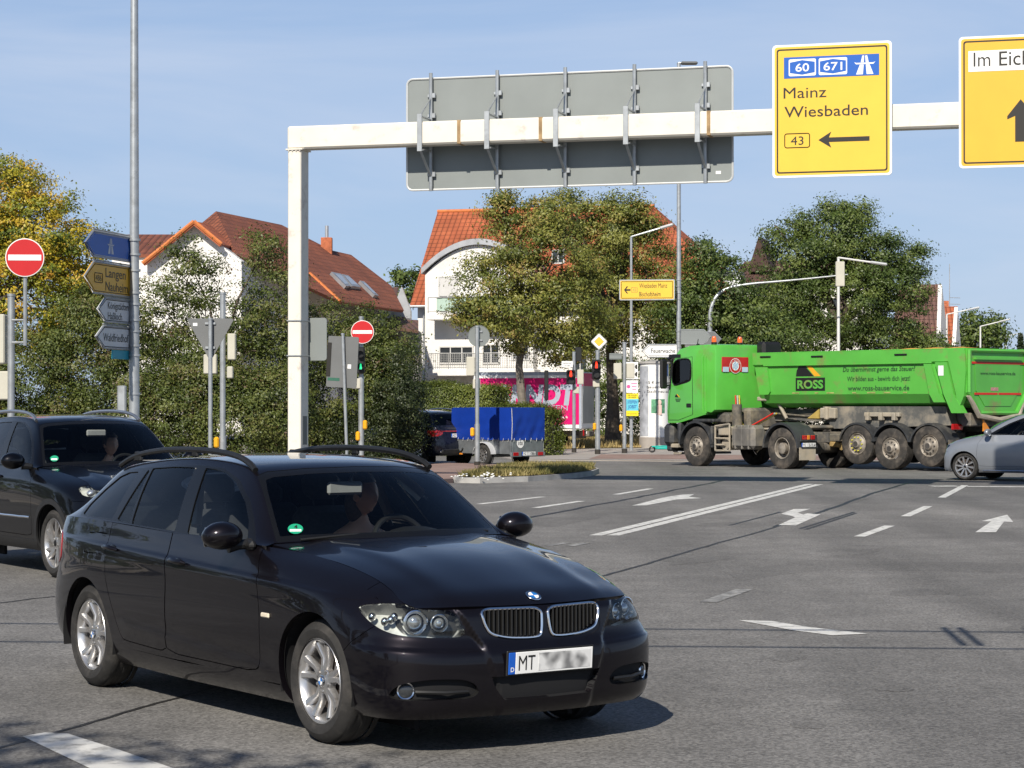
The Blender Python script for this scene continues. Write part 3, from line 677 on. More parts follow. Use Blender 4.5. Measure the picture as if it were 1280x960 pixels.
def lobe_points(lobes, ncl, per, crad, shell=.55, flat=.55):
    """leaf clumps through the outer volume of ellipsoid lobes -> points, outward normals, clump tint"""
    vol = np.array([l[1][0]*l[1][1]*l[1][2] for l in lobes])**(2/3.); pr = vol/vol.sum()
    P, N, T = [], [], []
    k = RNG.choice(len(lobes), ncl, p=pr)
    for q in k:
        c, r = np.array(lobes[q][0]), np.array(lobes[q][1])
        u = RNG.normal(size=3); u /= np.linalg.norm(u); rad = shell+(1.06-shell)*RNG.uniform()**.6
        cc = c+u*r*rad; m = max(4, int(per*RNG.uniform(.4, 1.5)))
        cr = crad*RNG.uniform(.6, 1.4)
        g = RNG.normal(size=(m, 3))*np.array([cr, cr, cr*flat])*.6
        P.append(cc+g); nn = g/(np.linalg.norm(g, axis=1, keepdims=True)+1e-9)*.75+u*.65; N.append(nn); T.append(np.full(m, RNG.uniform())*.78+RNG.uniform(0, .22, m))
    return np.concatenate(P), np.concatenate(N), np.concatenate(T)
M_BARK = mat('bark', (.115, .092, .07), .9, var=.35, scale=5, bump=.6, bscale=22)
M_BARKL = mat('grey_bark', (.16, .14, .115), .9, var=.35, scale=5, bump=.6, bscale=22)
LM_LINDEN = leaf_mat('linden_leaves', [(0, (.060, .080, .014)), (0.4, (.145, .17, .028)), (.78, (.28, .27, .055)), (.92, (.30, .20, .06)), (1, (.20, .10, .04))])
LM_MAPLE = leaf_mat('maple_leaves', [(0, (.028, .052, .011)), (.5, (.078, .12, .022)), (.85, (.145, .185, .038)), (1, (.16, .185, .045))])
LM_YELLOW = leaf_mat('yellowing_leaves', [(0, (.07, .105, .012)), (.36, (.19, .22, .02)), (.52, (.46, .39, .028)), (.88, (.54, .33, .030)), (1, (.36, .15, .03))])
LM_BUSH = leaf_mat('bush_leaves', [(0, (.040, .062, .012)), (.5, (.095, .125, .024)), (.82, (.16, .175, .040)), (.95, (.13, .085, .05)), (1, (.14, .06, .03))])
LM_HEDGE = leaf_mat('hedge_leaves', [(0, (.06, .085, .012)), (.5, (.13, .165, .026)), (1, (.20, .225, .042))])
LM_DARK = leaf_mat('dark_hedge_leaves', [(0, (.020, .032, .010)), (.6, (.042, .060, .016)), (1, (.080, .090, .026))])
LM_CONIF = leaf_mat('conifer_needles', [(0, (.018, .034, .016)), (1, (.05, .075, .03))])
def trunk(root, base_r, path, limbs, m=M_BARK):
    mb = MB(); n = len(path)
    mb.tube(path, [base_r*(1.25 if i == 0 else 1-.55*i/(n-1)) for i in range(n)], 10)
    for a, b, r in limbs:
        a, b = Vector(a), Vector(b); md = (a+b)/2+Vector((random.uniform(-.3, .3), random.uniform(-.3, .3), .25))
        mb.tube([a, md, b], [r, r*.7, r*.25], 7)
        for _ in range(3):
            t = random.uniform(.4, .9); s = a+(b-a)*t; e = s+Vector((random.uniform(-1, 1), random.uniform(-1, 1), random.uniform(.2, 1)))*1.1
            mb.tube([s, (s+e)/2+Vector((0, 0, .1)), e], [r*.35, r*.25, r*.1], 5)
    return mb.build('trunk', m, root, fix=False)
def tree(name, label, cat, loc, lobes, ncl, per, crad, leaf, lm, tr, tpath, group=None, shell=.5, bark=None, limbs=True):
    t = thing(name, label, cat, loc, 0, group)
    top = Vector(tpath[-1]); lim = []
    if limbs:
        for c, r in lobes:
            s = Vector(tpath[-1])*.6+Vector(tpath[-2])*.4
            lim.append((s, Vector(c)+Vector((0, 0, r[2]*.2)), tr*.45))
    trunk(t, tr, tpath, lim, bark or M_BARK)
    P, N, T = lobe_points(lobes, ncl, per, crad, shell)
    k = P[:, 2] > .1; leaves_mesh('crown', P[k], leaf, lm, t, N[k], T[k])
    return t
def pxlobes(base, D, L):
    """lobes given as photograph pixels (u, v, half-width px, half-height px, depth offset m, depth radius m) at distance D"""
    s = F_PX/D; r = []
    for u, v, a, b, dy, ry in L:
        p = W(u, v, D+dy)-base; r.append(((p.x, p.y, p.z), (a/s, ry, b/s)))
    return r
# --- yellowing tree at the left edge
b = at(-20, 62)
tree('yellowing_tree', 'tall yellowing tree behind the no entry sign at the left edge', 'tree', b, pxlobes(b, 62, [
    (-10, 250, 60, 62, 0, 2.0), (45, 292, 62, 62, -.5, 1.8), (100, 335, 45, 60, 0, 1.6), (20, 380, 95, 75, -1, 2.0), (20, 222, 42, 18, .5, .8), (-30, 340, 60, 110, .5, 2.2), (95, 400, 45, 50, -.6, 1.3)]),
    720, 120, .33, .09, LM_YELLOW, .22, [(0, 0, 0), (.1, 0, 1.5), (.0, .1, 3.2), (.1, 0, 4.6)])
# --- large loose bush in front of the left house, then the shrubs at its foot
b = at(262, 60)
tree('loose_bush_tree', 'big loose dark bush tree in front of the white house gable', 'tree', b, pxlobes(b, 60, [
    (240, 345, 48, 50, 0, 1.2), (330, 318, 34, 34, .3, 1.0), (205, 400, 55, 60, 0, 1.5), (300, 405, 60, 60, .2, 1.5), (345, 380, 40, 70, .4, 1.2), (255, 450, 80, 50, -.3, 1.5), (355, 450, 50, 50, 0, 1.4), (160, 410, 40, 60, .2, 1.3)]),
    620, 85, .30, .078, LM_BUSH, .10, [(0, 0, 0), (.1, 0, 1.2), (.1, .1, 2.2), (.3, 0, 3.1)], shell=.25)
def shrub(name, label, u, D, L, ncl, per, crad, leaf, lm, shell=.55, group=None):
    b = at(u, D); t = thing(name, label, 'shrub', b, 0, group); mb = MB()
    for _ in range(7):
        e = Vector((random.uniform(-.8, .8), random.uniform(-.4, .4), random.uniform(.8, 1.7))); mb.tube([(e.x*.15, e.y*.2, 0), e*.5+Vector((0, 0, .1)), e], [.035, .025, .01], 5)
    mb.build('stem', M_BARK, t, fix=False)
    P, N, T = lobe_points(pxlobes(b, D, L), ncl, per, crad, shell); k = P[:, 2] > .03
    leaves_mesh('foliage', P[k], leaf, lm, t, N[k], T[k]); return t
shrub('broad_shrub', 'broad brownish green shrub behind the direction sign mast', 100, 57, [(30, 480, 70, 70, 0, 1.2), (110, 445, 60, 75, .3, 1.2), (150, 500, 60, 60, 0, 1.3), (60, 540, 90, 45, -.4, 1.1), (-30, 500, 50, 80, 0, 1.2), (120, 395, 40, 40, .5, .8)], 760, 140, .31, .072, LM_BUSH)
shrub('low_shrub', 'lower green shrub below the loose bush tree', 270, 57, [(220, 520, 55, 50, 0, 1.1), (300, 530, 65, 45, 0, 1.1), (260, 480, 60, 50, .4, 1.1), (345, 510, 40, 55, .2, 1.1)], 560, 140, .31, .07, LM_BUSH)
shrub('leafy_shrub', 'leafy shrub behind the green pedestrian light', 430, 62, [(410, 420, 40, 46, .3, 1.0), (455, 440, 45, 60, 0, 1.2), (420, 500, 50, 60, -.2, 1.2), (480, 480, 40, 60, 0, 1.2), (500, 440, 26, 40, .3, .9), (395, 540, 50, 40, -.3, 1.0)], 500, 140, .31, .072, LM_BUSH)
shrub('dark_hedge', 'dense dark hedge end beside the parked black car', 500, 61, [(500, 500, 28, 62, 0, 1.3), (480, 545, 48, 40, -.2, 1.0), (445, 560, 50, 40, -.2, .9), (510, 540, 16, 45, .2, 1.0)], 360, 110, .26, .06, LM_DARK, .7)
# --- clipped hedge in front of the white house, behind the blue trailer
def box_hedge(name, label, quad, h, n, leaf, lm):
    a, b, wd = quad; a, b = Vector(a), Vector(b); d = b-a; L = d.length; d.normalize(); s = Vector((-d.y, d.x, 0))
    t = thing(name, label, 'hedge', a); P = np.zeros((n, 3)); N = np.zeros((n, 3)); f = RNG.uniform(0, 1, n)
    x = RNG.uniform(0, L, n); y = RNG.uniform(-wd/2, wd/2, n); z = RNG.uniform(.02, h, n); A = wd*1.0; B = h*2; tot = A+B; ft = f*tot
    top = ft < A; z[top] = h; fr = (~top) & (ft < A+h); y[fr] = -wd/2; bk = (~top) & ~fr; y[bk] = wd/2
    en = RNG.uniform(0, 1, n) < wd/(2*L+wd)*.55; x[en & ~top] = np.where(RNG.uniform(0, 1, n) < .5, .02, L-.02)[en & ~top]; y[en & ~top] = RNG.uniform(-wd/2, wd/2, n)[en & ~top]
    wob = .10*np.sin(x*2.1)+.07*np.sin(x*5.3+1); z[top] += wob[top]*1.0
    N[top, 2] = 1; N[fr] = [-s.x, -s.y, 0]; N[bk] = [s.x, s.y, 0]
    g = RNG.normal(size=(n, 3))*.075
    P[:, 0] = d.x*x+s.x*y; P[:, 1] = d.y*x+s.y*y; P[:, 2] = np.abs(z); P += g; P[:, 2] = np.abs(P[:, 2])
    tint = .5+.3*np.sin(x*1.7+y*3)+RNG.uniform(-.4, .4, n)
    mb = MB(); mb.box((d.x*L/2, d.y*L/2, h/2-.08), (L-.4, wd-.4, h-.2), M=None, rot=Matrix.Rotation(atan2(d.y, d.x), 3, 'Z')); mb.build('twigs', M_BARK, t)
    leaves_mesh('foliage', P, leaf, lm, t, N, tint); return t
box_hedge('clipped_hedge', 'clipped bright green hedge behind the blue trailer', (at(515, 76), at(625, 75), 2.2), 2.32, 60000, .065, LM_HEDGE)
box_hedge('clipped_hedge', 'end of the clipped hedge between blue trailer and pink box body', (at(626, 74.6), at(684, 73.6), 2.0), 1.55, 34000, .065, LM_HEDGE)
# --- two lindens in the middle
b = at(652, 84)
tree('linden_tree', 'linden tree with brown tinged leaves in front of the white balconies', 'tree', b, pxlobes(b, 84, [
    (650, 300, 52, 55, 0, 1.7), (690, 330, 60, 55, -.4, 1.9), (610, 365, 42, 45, -.6, 1.5), (650, 385, 62, 45, -.8, 1.8), (710, 390, 55, 58, 0, 1.8), (628, 262, 22, 22, .3, .8), (690, 280, 40, 40, .4, 1.4), (600, 395, 32, 20, -.3, 1.1), (628, 246, 13, 14, .3, .6), (598, 335, 18, 20, -.2, .8), (576, 398, 20, 13, -.2, .7), (735, 345, 18, 20, 0, .8), (640, 432, 26, 12, 0, .7), (710, 430, 40, 26, 0, 1.1)]),
    430, 130, .44, .112, LM_LINDEN, .23, [(0, 0, 0), (.05, 0, 1.6), (-.1, 0, 3.2), (.1, .1, 4.8)], bark=M_BARKL, shell=.35)
b = at(766, 92)
tree('linden_tree', 'taller linden tree above the pedestrian lights and posters', 'tree', b, pxlobes(b, 92, [
    (770, 300, 55, 55, 0, 2.0), (715, 275, 40, 38, .5, 1.6), (785, 284, 32, 34, 0, 1.4), (818, 350, 38, 46, .4, 1.8), (760, 370, 60, 60, -.5, 2.2), (820, 400, 50, 45, -.4, 1.8), (860, 374, 28, 40, 1, 1.4), (745, 420, 45, 30, 0, 1.4), (712, 243, 13, 13, .4, .6), (690, 252, 12, 12, .2, .6), (760, 258, 14, 14, .2, .6), (795, 250, 10, 12, 0, .5)]),
    520, 130, .46, .115, LM_LINDEN, .31, [(0, 0, 0), (.0, 0, 2.0), (-.1, 0, 4.0), (.1, .1, 6.0)], shell=.35)
# --- maples on the right
b = at(905, 90)
tree('maple_tree', 'dark green maple behind the green truck cab', 'tree', b, pxlobes(b, 90, [
    (884, 322, 26, 24, 0, 1.3), (905, 362, 45, 42, 0, 1.8), (930, 400, 55, 50, -.5, 2.2), (870, 400, 50, 55, 0, 2.0), (960, 430, 50, 40, -.4, 2.0), (910, 460, 90, 40, -.6, 2.0)]),
    480, 130, .50, .125, LM_MAPLE, .28, [(0, 0, 0), (.0, 0, 2.0), (.1, 0, 4.0), (.1, .1, 6.0)], shell=.4)
b = at(1050, 98)
tree('maple_tree', 'broad maple with loose tops behind the green tipper body', 'tree', b, pxlobes(b, 98, [
    (1045, 300, 50, 45, 0, 1.9), (1000, 330, 48, 45, -.3, 1.9), (1085, 330, 48, 50, 0, 2.0), (1120, 370, 42, 55, .3, 1.9), (1050, 380, 75, 50, -.8, 2.4), (975, 390, 42, 50, 0, 1.8), (1000, 430, 60, 40, -.5, 2.0), (1110, 430, 60, 40, -.3, 2.0), (1160, 435, 28, 24, 0, 1.2), (968, 285, 14, 20, .3, .6), (1037, 266, 14, 18, 0, .6), (1068, 270, 22, 20, .3, .8), (1142, 330, 18, 26, .2, .8), (1000, 285, 18, 20, .2, .7)]),
    860, 130, .46, .12, LM_MAPLE, .30, [(0, 0, 0), (.0, 0, 2.0), (.1, 0, 4.0), (.1, .1, 6.0)], shell=.4)
shrub('dark_shrub', 'dark shrub between the linden trunks and the advertising column', 770, 106, [(745, 520, 26, 50, 0, 1.2), (800, 500, 34, 55, .4, 1.4), (760, 470, 34, 34, 0, 1.2), (835, 480, 26, 60, .2, 1.3), (850, 420, 34, 40, .2, 1.4)], 330, 110, .42, .12, LM_MAPLE)
shrub('dark_shrub', 'dark shrub row behind the chassis of the green truck', 1000, 106, [(900, 500, 60, 56, 0, 1.6), (990, 500, 70, 56, 0, 1.6), (1080, 500, 70, 56, 0, 1.6), (1160, 490, 60, 60, 0, 1.6)], 480, 120, .48, .14, LM_MAPLE)
# --- far right
b = at(1222, 190)
tree('far_tree', 'round dark tree far behind the tipper', 'tree', b, pxlobes(b, 190, [(1215, 410, 16, 20, 0, 2), (1240, 412, 16, 22, 0, 2), (1228, 425, 30, 22, -1, 2.5), (1200, 425, 12, 20, 0, 2)]), 260, 22, .8, .32, LM_MAPLE, .35, [(0, 0, 0), (0, 0, 3), (0, 0, 4), (0, 0, 6)])
b = at(1276, 210); t = thing('conifer', 'small pointed conifer at the far right edge', 'tree', b); mb = MB(); mb.tube([(0, 0, 0), (0, 0, 8.0)], [.16, .03], 7); mb.build('trunk', M_BARK, t, fix=False)
P = []
for k in range(1600):
    z = 8.6*RNG.uniform()**.8; r = .12+(8.6-z)*.17*RNG.uniform(.3, 1.1); a = RNG.uniform(0, 2*pi); P.append((r*cos(a), r*sin(a), max(.2, z)))
leaves_mesh('crown', P, .36, LM_CONIF, t)
b = at(507, 150)
tree('far_tree', 'small feathery tree between the two orange roofs', 'tree', b, pxlobes(b, 150, [(500, 348, 9, 14, 0, .9), (516, 345, 9, 14, 0, .9), (508, 366, 16, 20, 0, 1.2)]), 70, 20, .5, .28, LM_MAPLE, .14, [(0, 0, 0), (0, 0, 3), (0, 0, 6), (0, 0, 8)], shell=.2)
# --- grass: median island and dry verge
def grass(name, label, poly, z0, n, h, cols, wd=.012, kind='stuff'):
    pol = np.array([(p[0], p[1]) for p in poly]); lo, hi = pol.min(0), pol.max(0); Q = RNG.uniform(lo, hi, (n*4, 2)); Q = Q[poly_sd(Q, pol) < -.05][:n]; n = len(Q)
    hh = h*RNG.uniform(.35, 1.2, n)*(.6+.6*(np.sin(Q[:, 0]*2.3)*np.sin(Q[:, 1]*1.9) > -.2)); a = RNG.uniform(0, 2*pi, n); ln = RNG.normal(size=(n, 2))*.45*hh[:, None]
    base = np.concatenate([Q, np.full((n, 1), z0)], 1); side = np.stack([np.cos(a), np.sin(a), 0*a], 1)*wd
    tip = base+np.concatenate([ln, hh[:, None]], 1); V = np.stack([base-side, base+side, tip], 1).reshape(-1, 3)
    me = bpy.data.meshes.new(name); me.vertices.add(3*n); me.vertices.foreach_set('co', V.ravel()); me.loops.add(3*n); me.loops.foreach_set('vertex_index', np.arange(3*n, dtype=np.int32))
    me.polygons.add(n); me.polygons.foreach_set('loop_start', np.arange(0, 3*n, 3, dtype=np.int32)); me.polygons.foreach_set('loop_total', np.full(n, 3, np.int32))
    at_ = me.attributes.new('tint', 'FLOAT', 'FACE'); tt = .5+.35*np.sin(Q[:, 0]*1.1+1)*np.sin(Q[:, 1]*1.7)+RNG.uniform(-.35, .35, n); at_.data.foreach_set('value', np.clip(tt, 0, 1).astype(np.float32)); me.update(calc_edges=True)
    return tag(link_mesh(name, me, leaf_mat(label, cols, .7, .2)), label, 'grass', kind=kind)
grass('island_grass', 'short half dry grass on the median island', isl_in, .13, 16000, .13, [(0, (.10, .11, .025)), (.5, (.22, .19, .06)), (1, (.36, .29, .12))], .02)
grass('dry_grass', 'straw coloured dry grass verge before the advertising column', [verge[0], verge[1], verge[2], verge[3], Vector((16, 112, 0)), Vector((1, 112, 0))], .05, 26000, .22, [(0, (.22, .17, .06)), (.5, (.40, .30, .12)), (1, (.52, .40, .19))], .035)
# white daisies on the island
mb = MB()
for k in range(44):
    u = 598+RNG.normal()*15+(RNG.uniform() < .3)*20; v = 594.5+RNG.normal()*1.3; p = G(u, v, .2); mb.ball((p.x, p.y, .20+RNG.uniform(-.06, .05)), (.028, .028, .014), 6, 4)
tag(mb.build('white_flowers', mat('white_petals', (.8, .8, .76), .8)), 'small patch of white flowers in the island grass', 'flowers', kind='stuff')
# ================================================================ what stands beside and behind the camera: seen in shadows and reflections
for k, (x, y, s) in enumerate(((-30, 22, 1.15), (-36, 32, 1.2), (-27, 40, 1.0), (-40, 14, 1.3), (-34, 4, 1.2), (-26, -8, 1.1), (-44, 44, 1.3))):
    L = [((0, 0, 5.2*s), (2.6*s, 2.6*s, 2.6*s)), ((1.5*s, .4, 4.0*s), (2.0*s, 2.0*s, 2.0*s)), ((-1.5*s, -.5, 4.2*s), (2.0*s, 2*s, 2.2*s)), ((.3, -.8, 3.0*s), (2.4*s, 2.2*s, 1.4*s)), ((0, 0, 1.6*s), (2.8*s, 2.4*s, 1.5*s))]
    tree('roadside_tree', 'bushy tree beside the road left of the junction', 'tree', Vector((x, y, 0)), L, 150, 26, .7*s, .42*s, LM_MAPLE, .25, [(0, 0, 0), (0, 0, 1.5), (0, 0, 3.), (0, 0, 5.)], 'trees left of the junction')
tree('roadside_tree', 'tree close to the camera whose crown shades the near left corner', 'tree', Vector((-6.1, .95, 0)), [((2.0, 1.2, 6.2), (1.25, 1.2, .8)), ((.8, .6, 6.6), (1.4, 1.3, 1.0)), ((3.0, 1.9, 6.1), (.9, .7, .45)), ((0, 0, 7.4), (1.5, 1.5, 1.1))], 30, 40, .34, .17, LM_LINDEN, .16, [(0, 0, 0), (.1, 0, 2.), (.3, .2, 4.), (.9, .6, 5.8)])
sp_ = thing('span_frame', 'overhead cable frame across the junction that throws thin shadow lines', 'cable frame', (0, 11.2, 4.25)); M_CAB = mat('dark_cable', (.05, .05, .05), .6)
for dy0, dy1 in ((.75, -.15), (-.55, -1.25)): mb = MB(); mb.tube([(-9, dy0+(dy0-dy1)*.35, 0), (9, dy1-(dy0-dy1)*.35, 0)], .022, 6); mb.build('cable', M_CAB, sp_)
for x in (-1.15, -.75, 1.75, 1.87, 2.38, 2.52): mb = MB(); mb.tube([(x+.08, .55-.06*x, 0), (x-.02, -.72-.05*x, 0)], .03, 6); mb.build('spacer', M_CAB, sp_)
for x in (-9, 9): mb = MB(); mb.cyl((x, -.4 if x > 0 else .4, -4.25), (x, -.4 if x > 0 else .4, .4), .07); mb.box((x, -.3 if x > 0 else .4, .02), (.1, 2.2, .08), .01); mb.build('mast', M_BARKL if False else mat('cable_mast', (.4, .42, .43), .45, metal=.5), sp_)
def lerp_keys(keys, x):
    k = np.array(keys, float); return np.stack([np.interp(x, k[:, 0], k[:, i]) for i in range(1, k.shape[1])], -1)
def estate_surfaces(q=1):
    # plan contour of the widest line, tail centre -> nose centre
    plan = np.array([(-3.73,0),(-3.71,.40),(-3.61,.66),(-3.42,.79),(-3.15,.862),(-2.76,.890),(-2.4,.899),(-2.0,.904),(-1.6,.906),(-1.2,.906),
        (-.8,.904),(-.4,.900),(-.1,.897),(.12,.892),(.30,.880),(.46,.860),(.60,.812),(.70,.715),(.762,.57),(.797,.39),(.814,.19),(.820,0)])
    tan = np.gradient(plan, axis=0); tan[0] = (0, 1); tan[-1] = (0, -1)
    nor = np.stack([-tan[:, 1], tan[:, 0]], 1); nor /= np.linalg.norm(nor, axis=1, keepdims=True)   # outward = left of tangent for y>0
    # rows: (inset, z) keyed at station index; columns are rows bottom..top
    Z = {0:[.22,.30,.42,.52,.62,.72,.80,.88,.95,1.00], 3:[.20,.29,.41,.52,.63,.73,.81,.89,.96,1.015], 5:[.18,.26,.39,.53,.66,.76,.83,.90,.965,1.018],
         8:[.165,.245,.38,.52,.65,.75,.815,.875,.935,.985], 10:[.165,.245,.38,.52,.64,.73,.795,.86,.92,.968], 11:[.165,.245,.38,.52,.63,.715,.78,.845,.905,.946],
         12:[.17,.245,.37,.50,.61,.69,.755,.82,.875,.912], 13:[.18,.245,.36,.49,.595,.67,.73,.79,.84,.876], 14:[.185,.245,.35,.47,.575,.645,.70,.752,.80,.836],
         15:[.185,.24,.34,.45,.545,.605,.655,.705,.755,.788], 16:[.185,.235,.33,.43,.52,.575,.62,.665,.71,.748], 17:[.185,.235,.325,.42,.505,.56,.605,.65,.69,.722],
         18:[.185,.235,.32,.41,.49,.55,.60,.645,.685,.712], 21:[.185,.235,.315,.40,.48,.545,.60,.645,.685,.715]}
    I = {0:[.12,.02,.0,.0,.03,.06,.075,.09,.11,.14], 3:[.10,.03,.005,.0,.01,.025,.03,.04,.055,.075], 5:[.10,.05,.02,.003,.0,.006,.014,.032,.055,.072],
         8:[.105,.048,.02,.004,.0,.004,.011,.034,.060,.079], 10:[.105,.048,.02,.004,.0,.004,.011,.036,.066,.092], 11:[.10,.045,.018,.003,.0,.005,.014,.044,.095,.165],
         12:[.09,.04,.015,.002,.0,.006,.02,.055,.12,.20], 13:[.08,.035,.012,.002,.0,.008,.025,.065,.135,.215], 14:[.07,.03,.01,.001,.002,.015,.034,.075,.14,.215],
         15:[.06,.022,.006,.0,.005,.024,.045,.08,.135,.20], 16:[.055,.018,.004,.0,.006,.032,.053,.075,.11,.155], 17:[.05,.016,.003,.0,.006,.036,.055,.068,.085,.115],
         18:[.05,.016,.003,.0,.006,.036,.052,.06,.07,.09], 21:[.05,.016,.003,.0,.006,.03,.042,.048,.055,.07]}
    ks = sorted(Z); st = np.arange(len(plan))
    zz = lerp_keys([[k]+Z[k] for k in ks], st); ii = lerp_keys([[k]+I[k] for k in ks], st)
    net = np.zeros((len(plan), 10, 3))
    net[:, :, 0] = plan[:, None, 0]-nor[:, None, 0]*ii; net[:, :, 1] = plan[:, None, 1]-nor[:, None, 1]*ii; net[:, :, 2] = zz
    net[0, :, 1] = 0; net[-1, :, 1] = 0
    A = patch(net, 14*q, 7*q, ('mir', 'mir'), ('', ''), 4)
    top = net[:, 9]
    # hood
    edge = [net[10, 9]*[1, 1, 1]+[.12, -.02, .0]]+[net[i, 9] for i in range(11, 18)]
    edge = np.array(edge); edge[0] = (-.66, .755, .972)
    ctr = np.array([(-.44,0,.998),(-.28,0,.983),(-.05,0,.953),(.15,0,.916),(.33,0,.872),(.5,0,.825),(.64,0,.779),(.745,0,.720)])
    vs = np.array([0, .2, .4, .55, .66, .76, .88, 1.])
    hn = np.zeros((8, len(vs), 3))
    for i in range(8):
        for j, v in enumerate(vs):
            p = ctr[i]+(edge[i]-ctr[i])*v
            g = v**2.3
            p[0] = ctr[i][0]+(edge[i][0]-ctr[i][0])*v**1.8
            p[2] = ctr[i][2]+(edge[i][2]-ctr[i][2])*g
            rid = np.exp(-((v-.62)/.10)**2); p[2] += .007*rid*min(1, (7-i)/2.+.25)
            hn[i, j] = p
    B = patch(hn, 14*q, 10*q, ('', ''), ('mir', ''), 4)
    # greenhouse
    bl = np.array([(-.62,.806,.966),(-.78,.816,.971),(-.97,.820,.973),(-1.17,.822,.976),(-1.42,.824,.980),(-1.8,.826,.992),(-2.2,.824,1.005),(-2.6,.818,1.014),(-2.92,.806,1.018),(-3.1,.79,1.018),(-3.27,.762,1.016),(-3.42,.72,1.01)])
    rl = np.array([(-.655,.735,.978),(-.81,.690,1.105),(-.985,.635,1.235),(-1.165,.590,1.338),(-1.42,.572,1.386),(-1.8,.566,1.403),(-2.2,.562,1.394),(-2.6,.554,1.366),(-2.90,.548,1.325),(-3.08,.562,1.245),(-3.26,.60,1.11),(-3.41,.65,1.012)])
    ct = np.array([(-.44,0,.998),(-.62,0,1.122),(-.83,0,1.256),(-1.06,0,1.372),(-1.36,0,1.413),(-1.8,0,1.428),(-2.2,0,1.424),(-2.6,0,1.404),(-3.0,0,1.366),(-3.2,0,1.285),(-3.40,0,1.13),(-3.56,0,1.005)])
    n = len(bl); cn = np.zeros((n, 12, 3))
    for i in range(n):
        for j, s in enumerate([0, .3, .6, .86]):
            p = bl[i]+(rl[i]-bl[i])*s; h = np.linalg.norm(rl[i]-bl[i]); p[1] += .10*h*s*(1-s)*1.0
            cn[i, j] = p
        cn[i, 4] = bl[i]+(rl[i]-bl[i])*.97+[0, 0, 0]
        for j, s in enumerate([0.02, .07, .2, .4, .6, .8, 1.0]):
            p = rl[i]+(ct[i]-rl[i])*s
            w = 1-s
            p[0] = ct[i][0]+(rl[i][0]-ct[i][0])*w**2
            p[2] = ct[i][2]+(rl[i][2]-ct[i][2])*w**2.2
            cn[i, 5+j] = p
    C = patch(cn, 14*q, 8*q, ('', ''), ('', 'mir'), 3)
    return A, B, C
# ================================================================ cars
def paint(name, col, metal=.35, rough=.35, coat=1.):
    m = mat(name, col, rough, metal, var=.04, scale=3, coat=coat, spec=.12); _pn(m).inputs['Coat IOR'].default_value = 1.36; return m
M_BLACKP = paint('blue_black_paint', (.0085, .0070, .0095), .6, .38); M_SUVP = paint('black_paint', (.0035, .0035, .005), .5, .36); M_GREYP = paint('grey_blue_paint', (.29, .31, .34), .5, .38); M_DKP = paint('dark_blue_paint', (.012, .015, .026), .2, .3)
M_BPLAST = mat('black_plastic', (.012, .012, .012), .45, var=.2, scale=8); M_TRIM = mat('gloss_black_trim', (.006, .006, .006), .18, var=.1, spec=.5); M_VOID = mat('dark_interior', (.006, .006, .007), .8, var=.1)
M_TYRE = mat('tyre_rubber', (.022, .021, .020), .8, var=.25, scale=14, stain=(.06, .055, .05), stain_amt=.35, stain_scale=6, bump=.1, bscale=60)
M_RIM = mat('alloy', (.62, .61, .60), .28, metal=.85, var=.10, scale=5, stain=(.30, .26, .22), stain_amt=.22, stain_scale=9); M_RIMD = mat('dark_alloy', (.10, .10, .105), .3, metal=.7, var=.1); M_DISC = mat('brake_iron', (.10, .08, .07), .5, metal=.7, var=.3, scale=20)
M_CHROME = mat('chrome', (.80, .80, .80), .08, metal=1., var=.02); M_SATIN = mat('satin_metal', (.5, .5, .5), .3, metal=.9, var=.05)
M_GLS = glass_mat('car_glass', (.90, .94, .93), ior=1.33); M_GLD = glass_mat('privacy_glass', (.14, .16, .17), ior=1.42); M_LENS = glass_mat('lamp_glass', (.88, .90, .88), ior=1.45); M_REDL = mat('red_lamp', (.35, .01, .012), .12, var=.15, scale=20, coat=1)
M_AMBER = mat('amber_lamp', (.65, .22, .02), .2, var=.1, coat=.6); M_WHITEP = mat('white_plastic', (.72, .72, .70), .35, var=.04); M_BLUE = mat('plate_blue', (.012, .10, .48), .4, var=.05); M_BLK = mat('black_lettering', (.012, .012, .012), .5, var=0)
M_SEAT = mat('dark_seat_cloth', (.035, .036, .040), .9, var=.2, scale=30); M_BEIGE = mat('pale_liner', (.30, .29, .26), .9, var=.08); M_GREEN = mat('sticker_green', (.01, .30, .16), .5, var=.05); M_WHITE = mat('white_paint', (.78, .78, .76), .5, var=.03)
M_CHB = mat('lamp_reflector', (.70, .71, .69), .22, metal=.2, var=.18, scale=22); M_FOG = mat('fog_lamp_glass', (.06, .065, .07), .08, metal=.4, var=.2, scale=30); M_LAMPD = mat('lamp_bezel', (.30, .30, .30), .3, metal=.3, var=.1)
def plate_mat():
    m = bpy.data.materials.new('blurred_plate'); m.use_nodes = True; n = m.node_tree.nodes; l = m.node_tree.links.new; p = _pn(m); t = n.new('ShaderNodeTexCoord'); mp = n.new('ShaderNodeMapping'); mp.inputs['Scale'].default_value = (10, 7, 7)
    l(t.outputs['Object'], mp.inputs[0]); a = n.new('ShaderNodeTexNoise'); a.inputs['Scale'].default_value = 1.7; a.inputs['Detail'].default_value = 1.5; l(mp.outputs[0], a.inputs['Vector'])
    sp = n.new('ShaderNodeSeparateXYZ'); l(t.outputs['Object'], sp.inputs[0])
    r = n.new('ShaderNodeValToRGB'); r.color_ramp.elements[0].position = .38; r.color_ramp.elements[1].position = .60; r.color_ramp.elements[0].color = (.18, .18, .18, 1); r.color_ramp.elements[1].color = (.66, .66, .65, 1); l(a.outputs[0], r.inputs[0])
    l(r.outputs[0], p.inputs['Base Color']); p.inputs['Roughness'].default_value = .5; return m
M_SMUDGE = plate_mat()

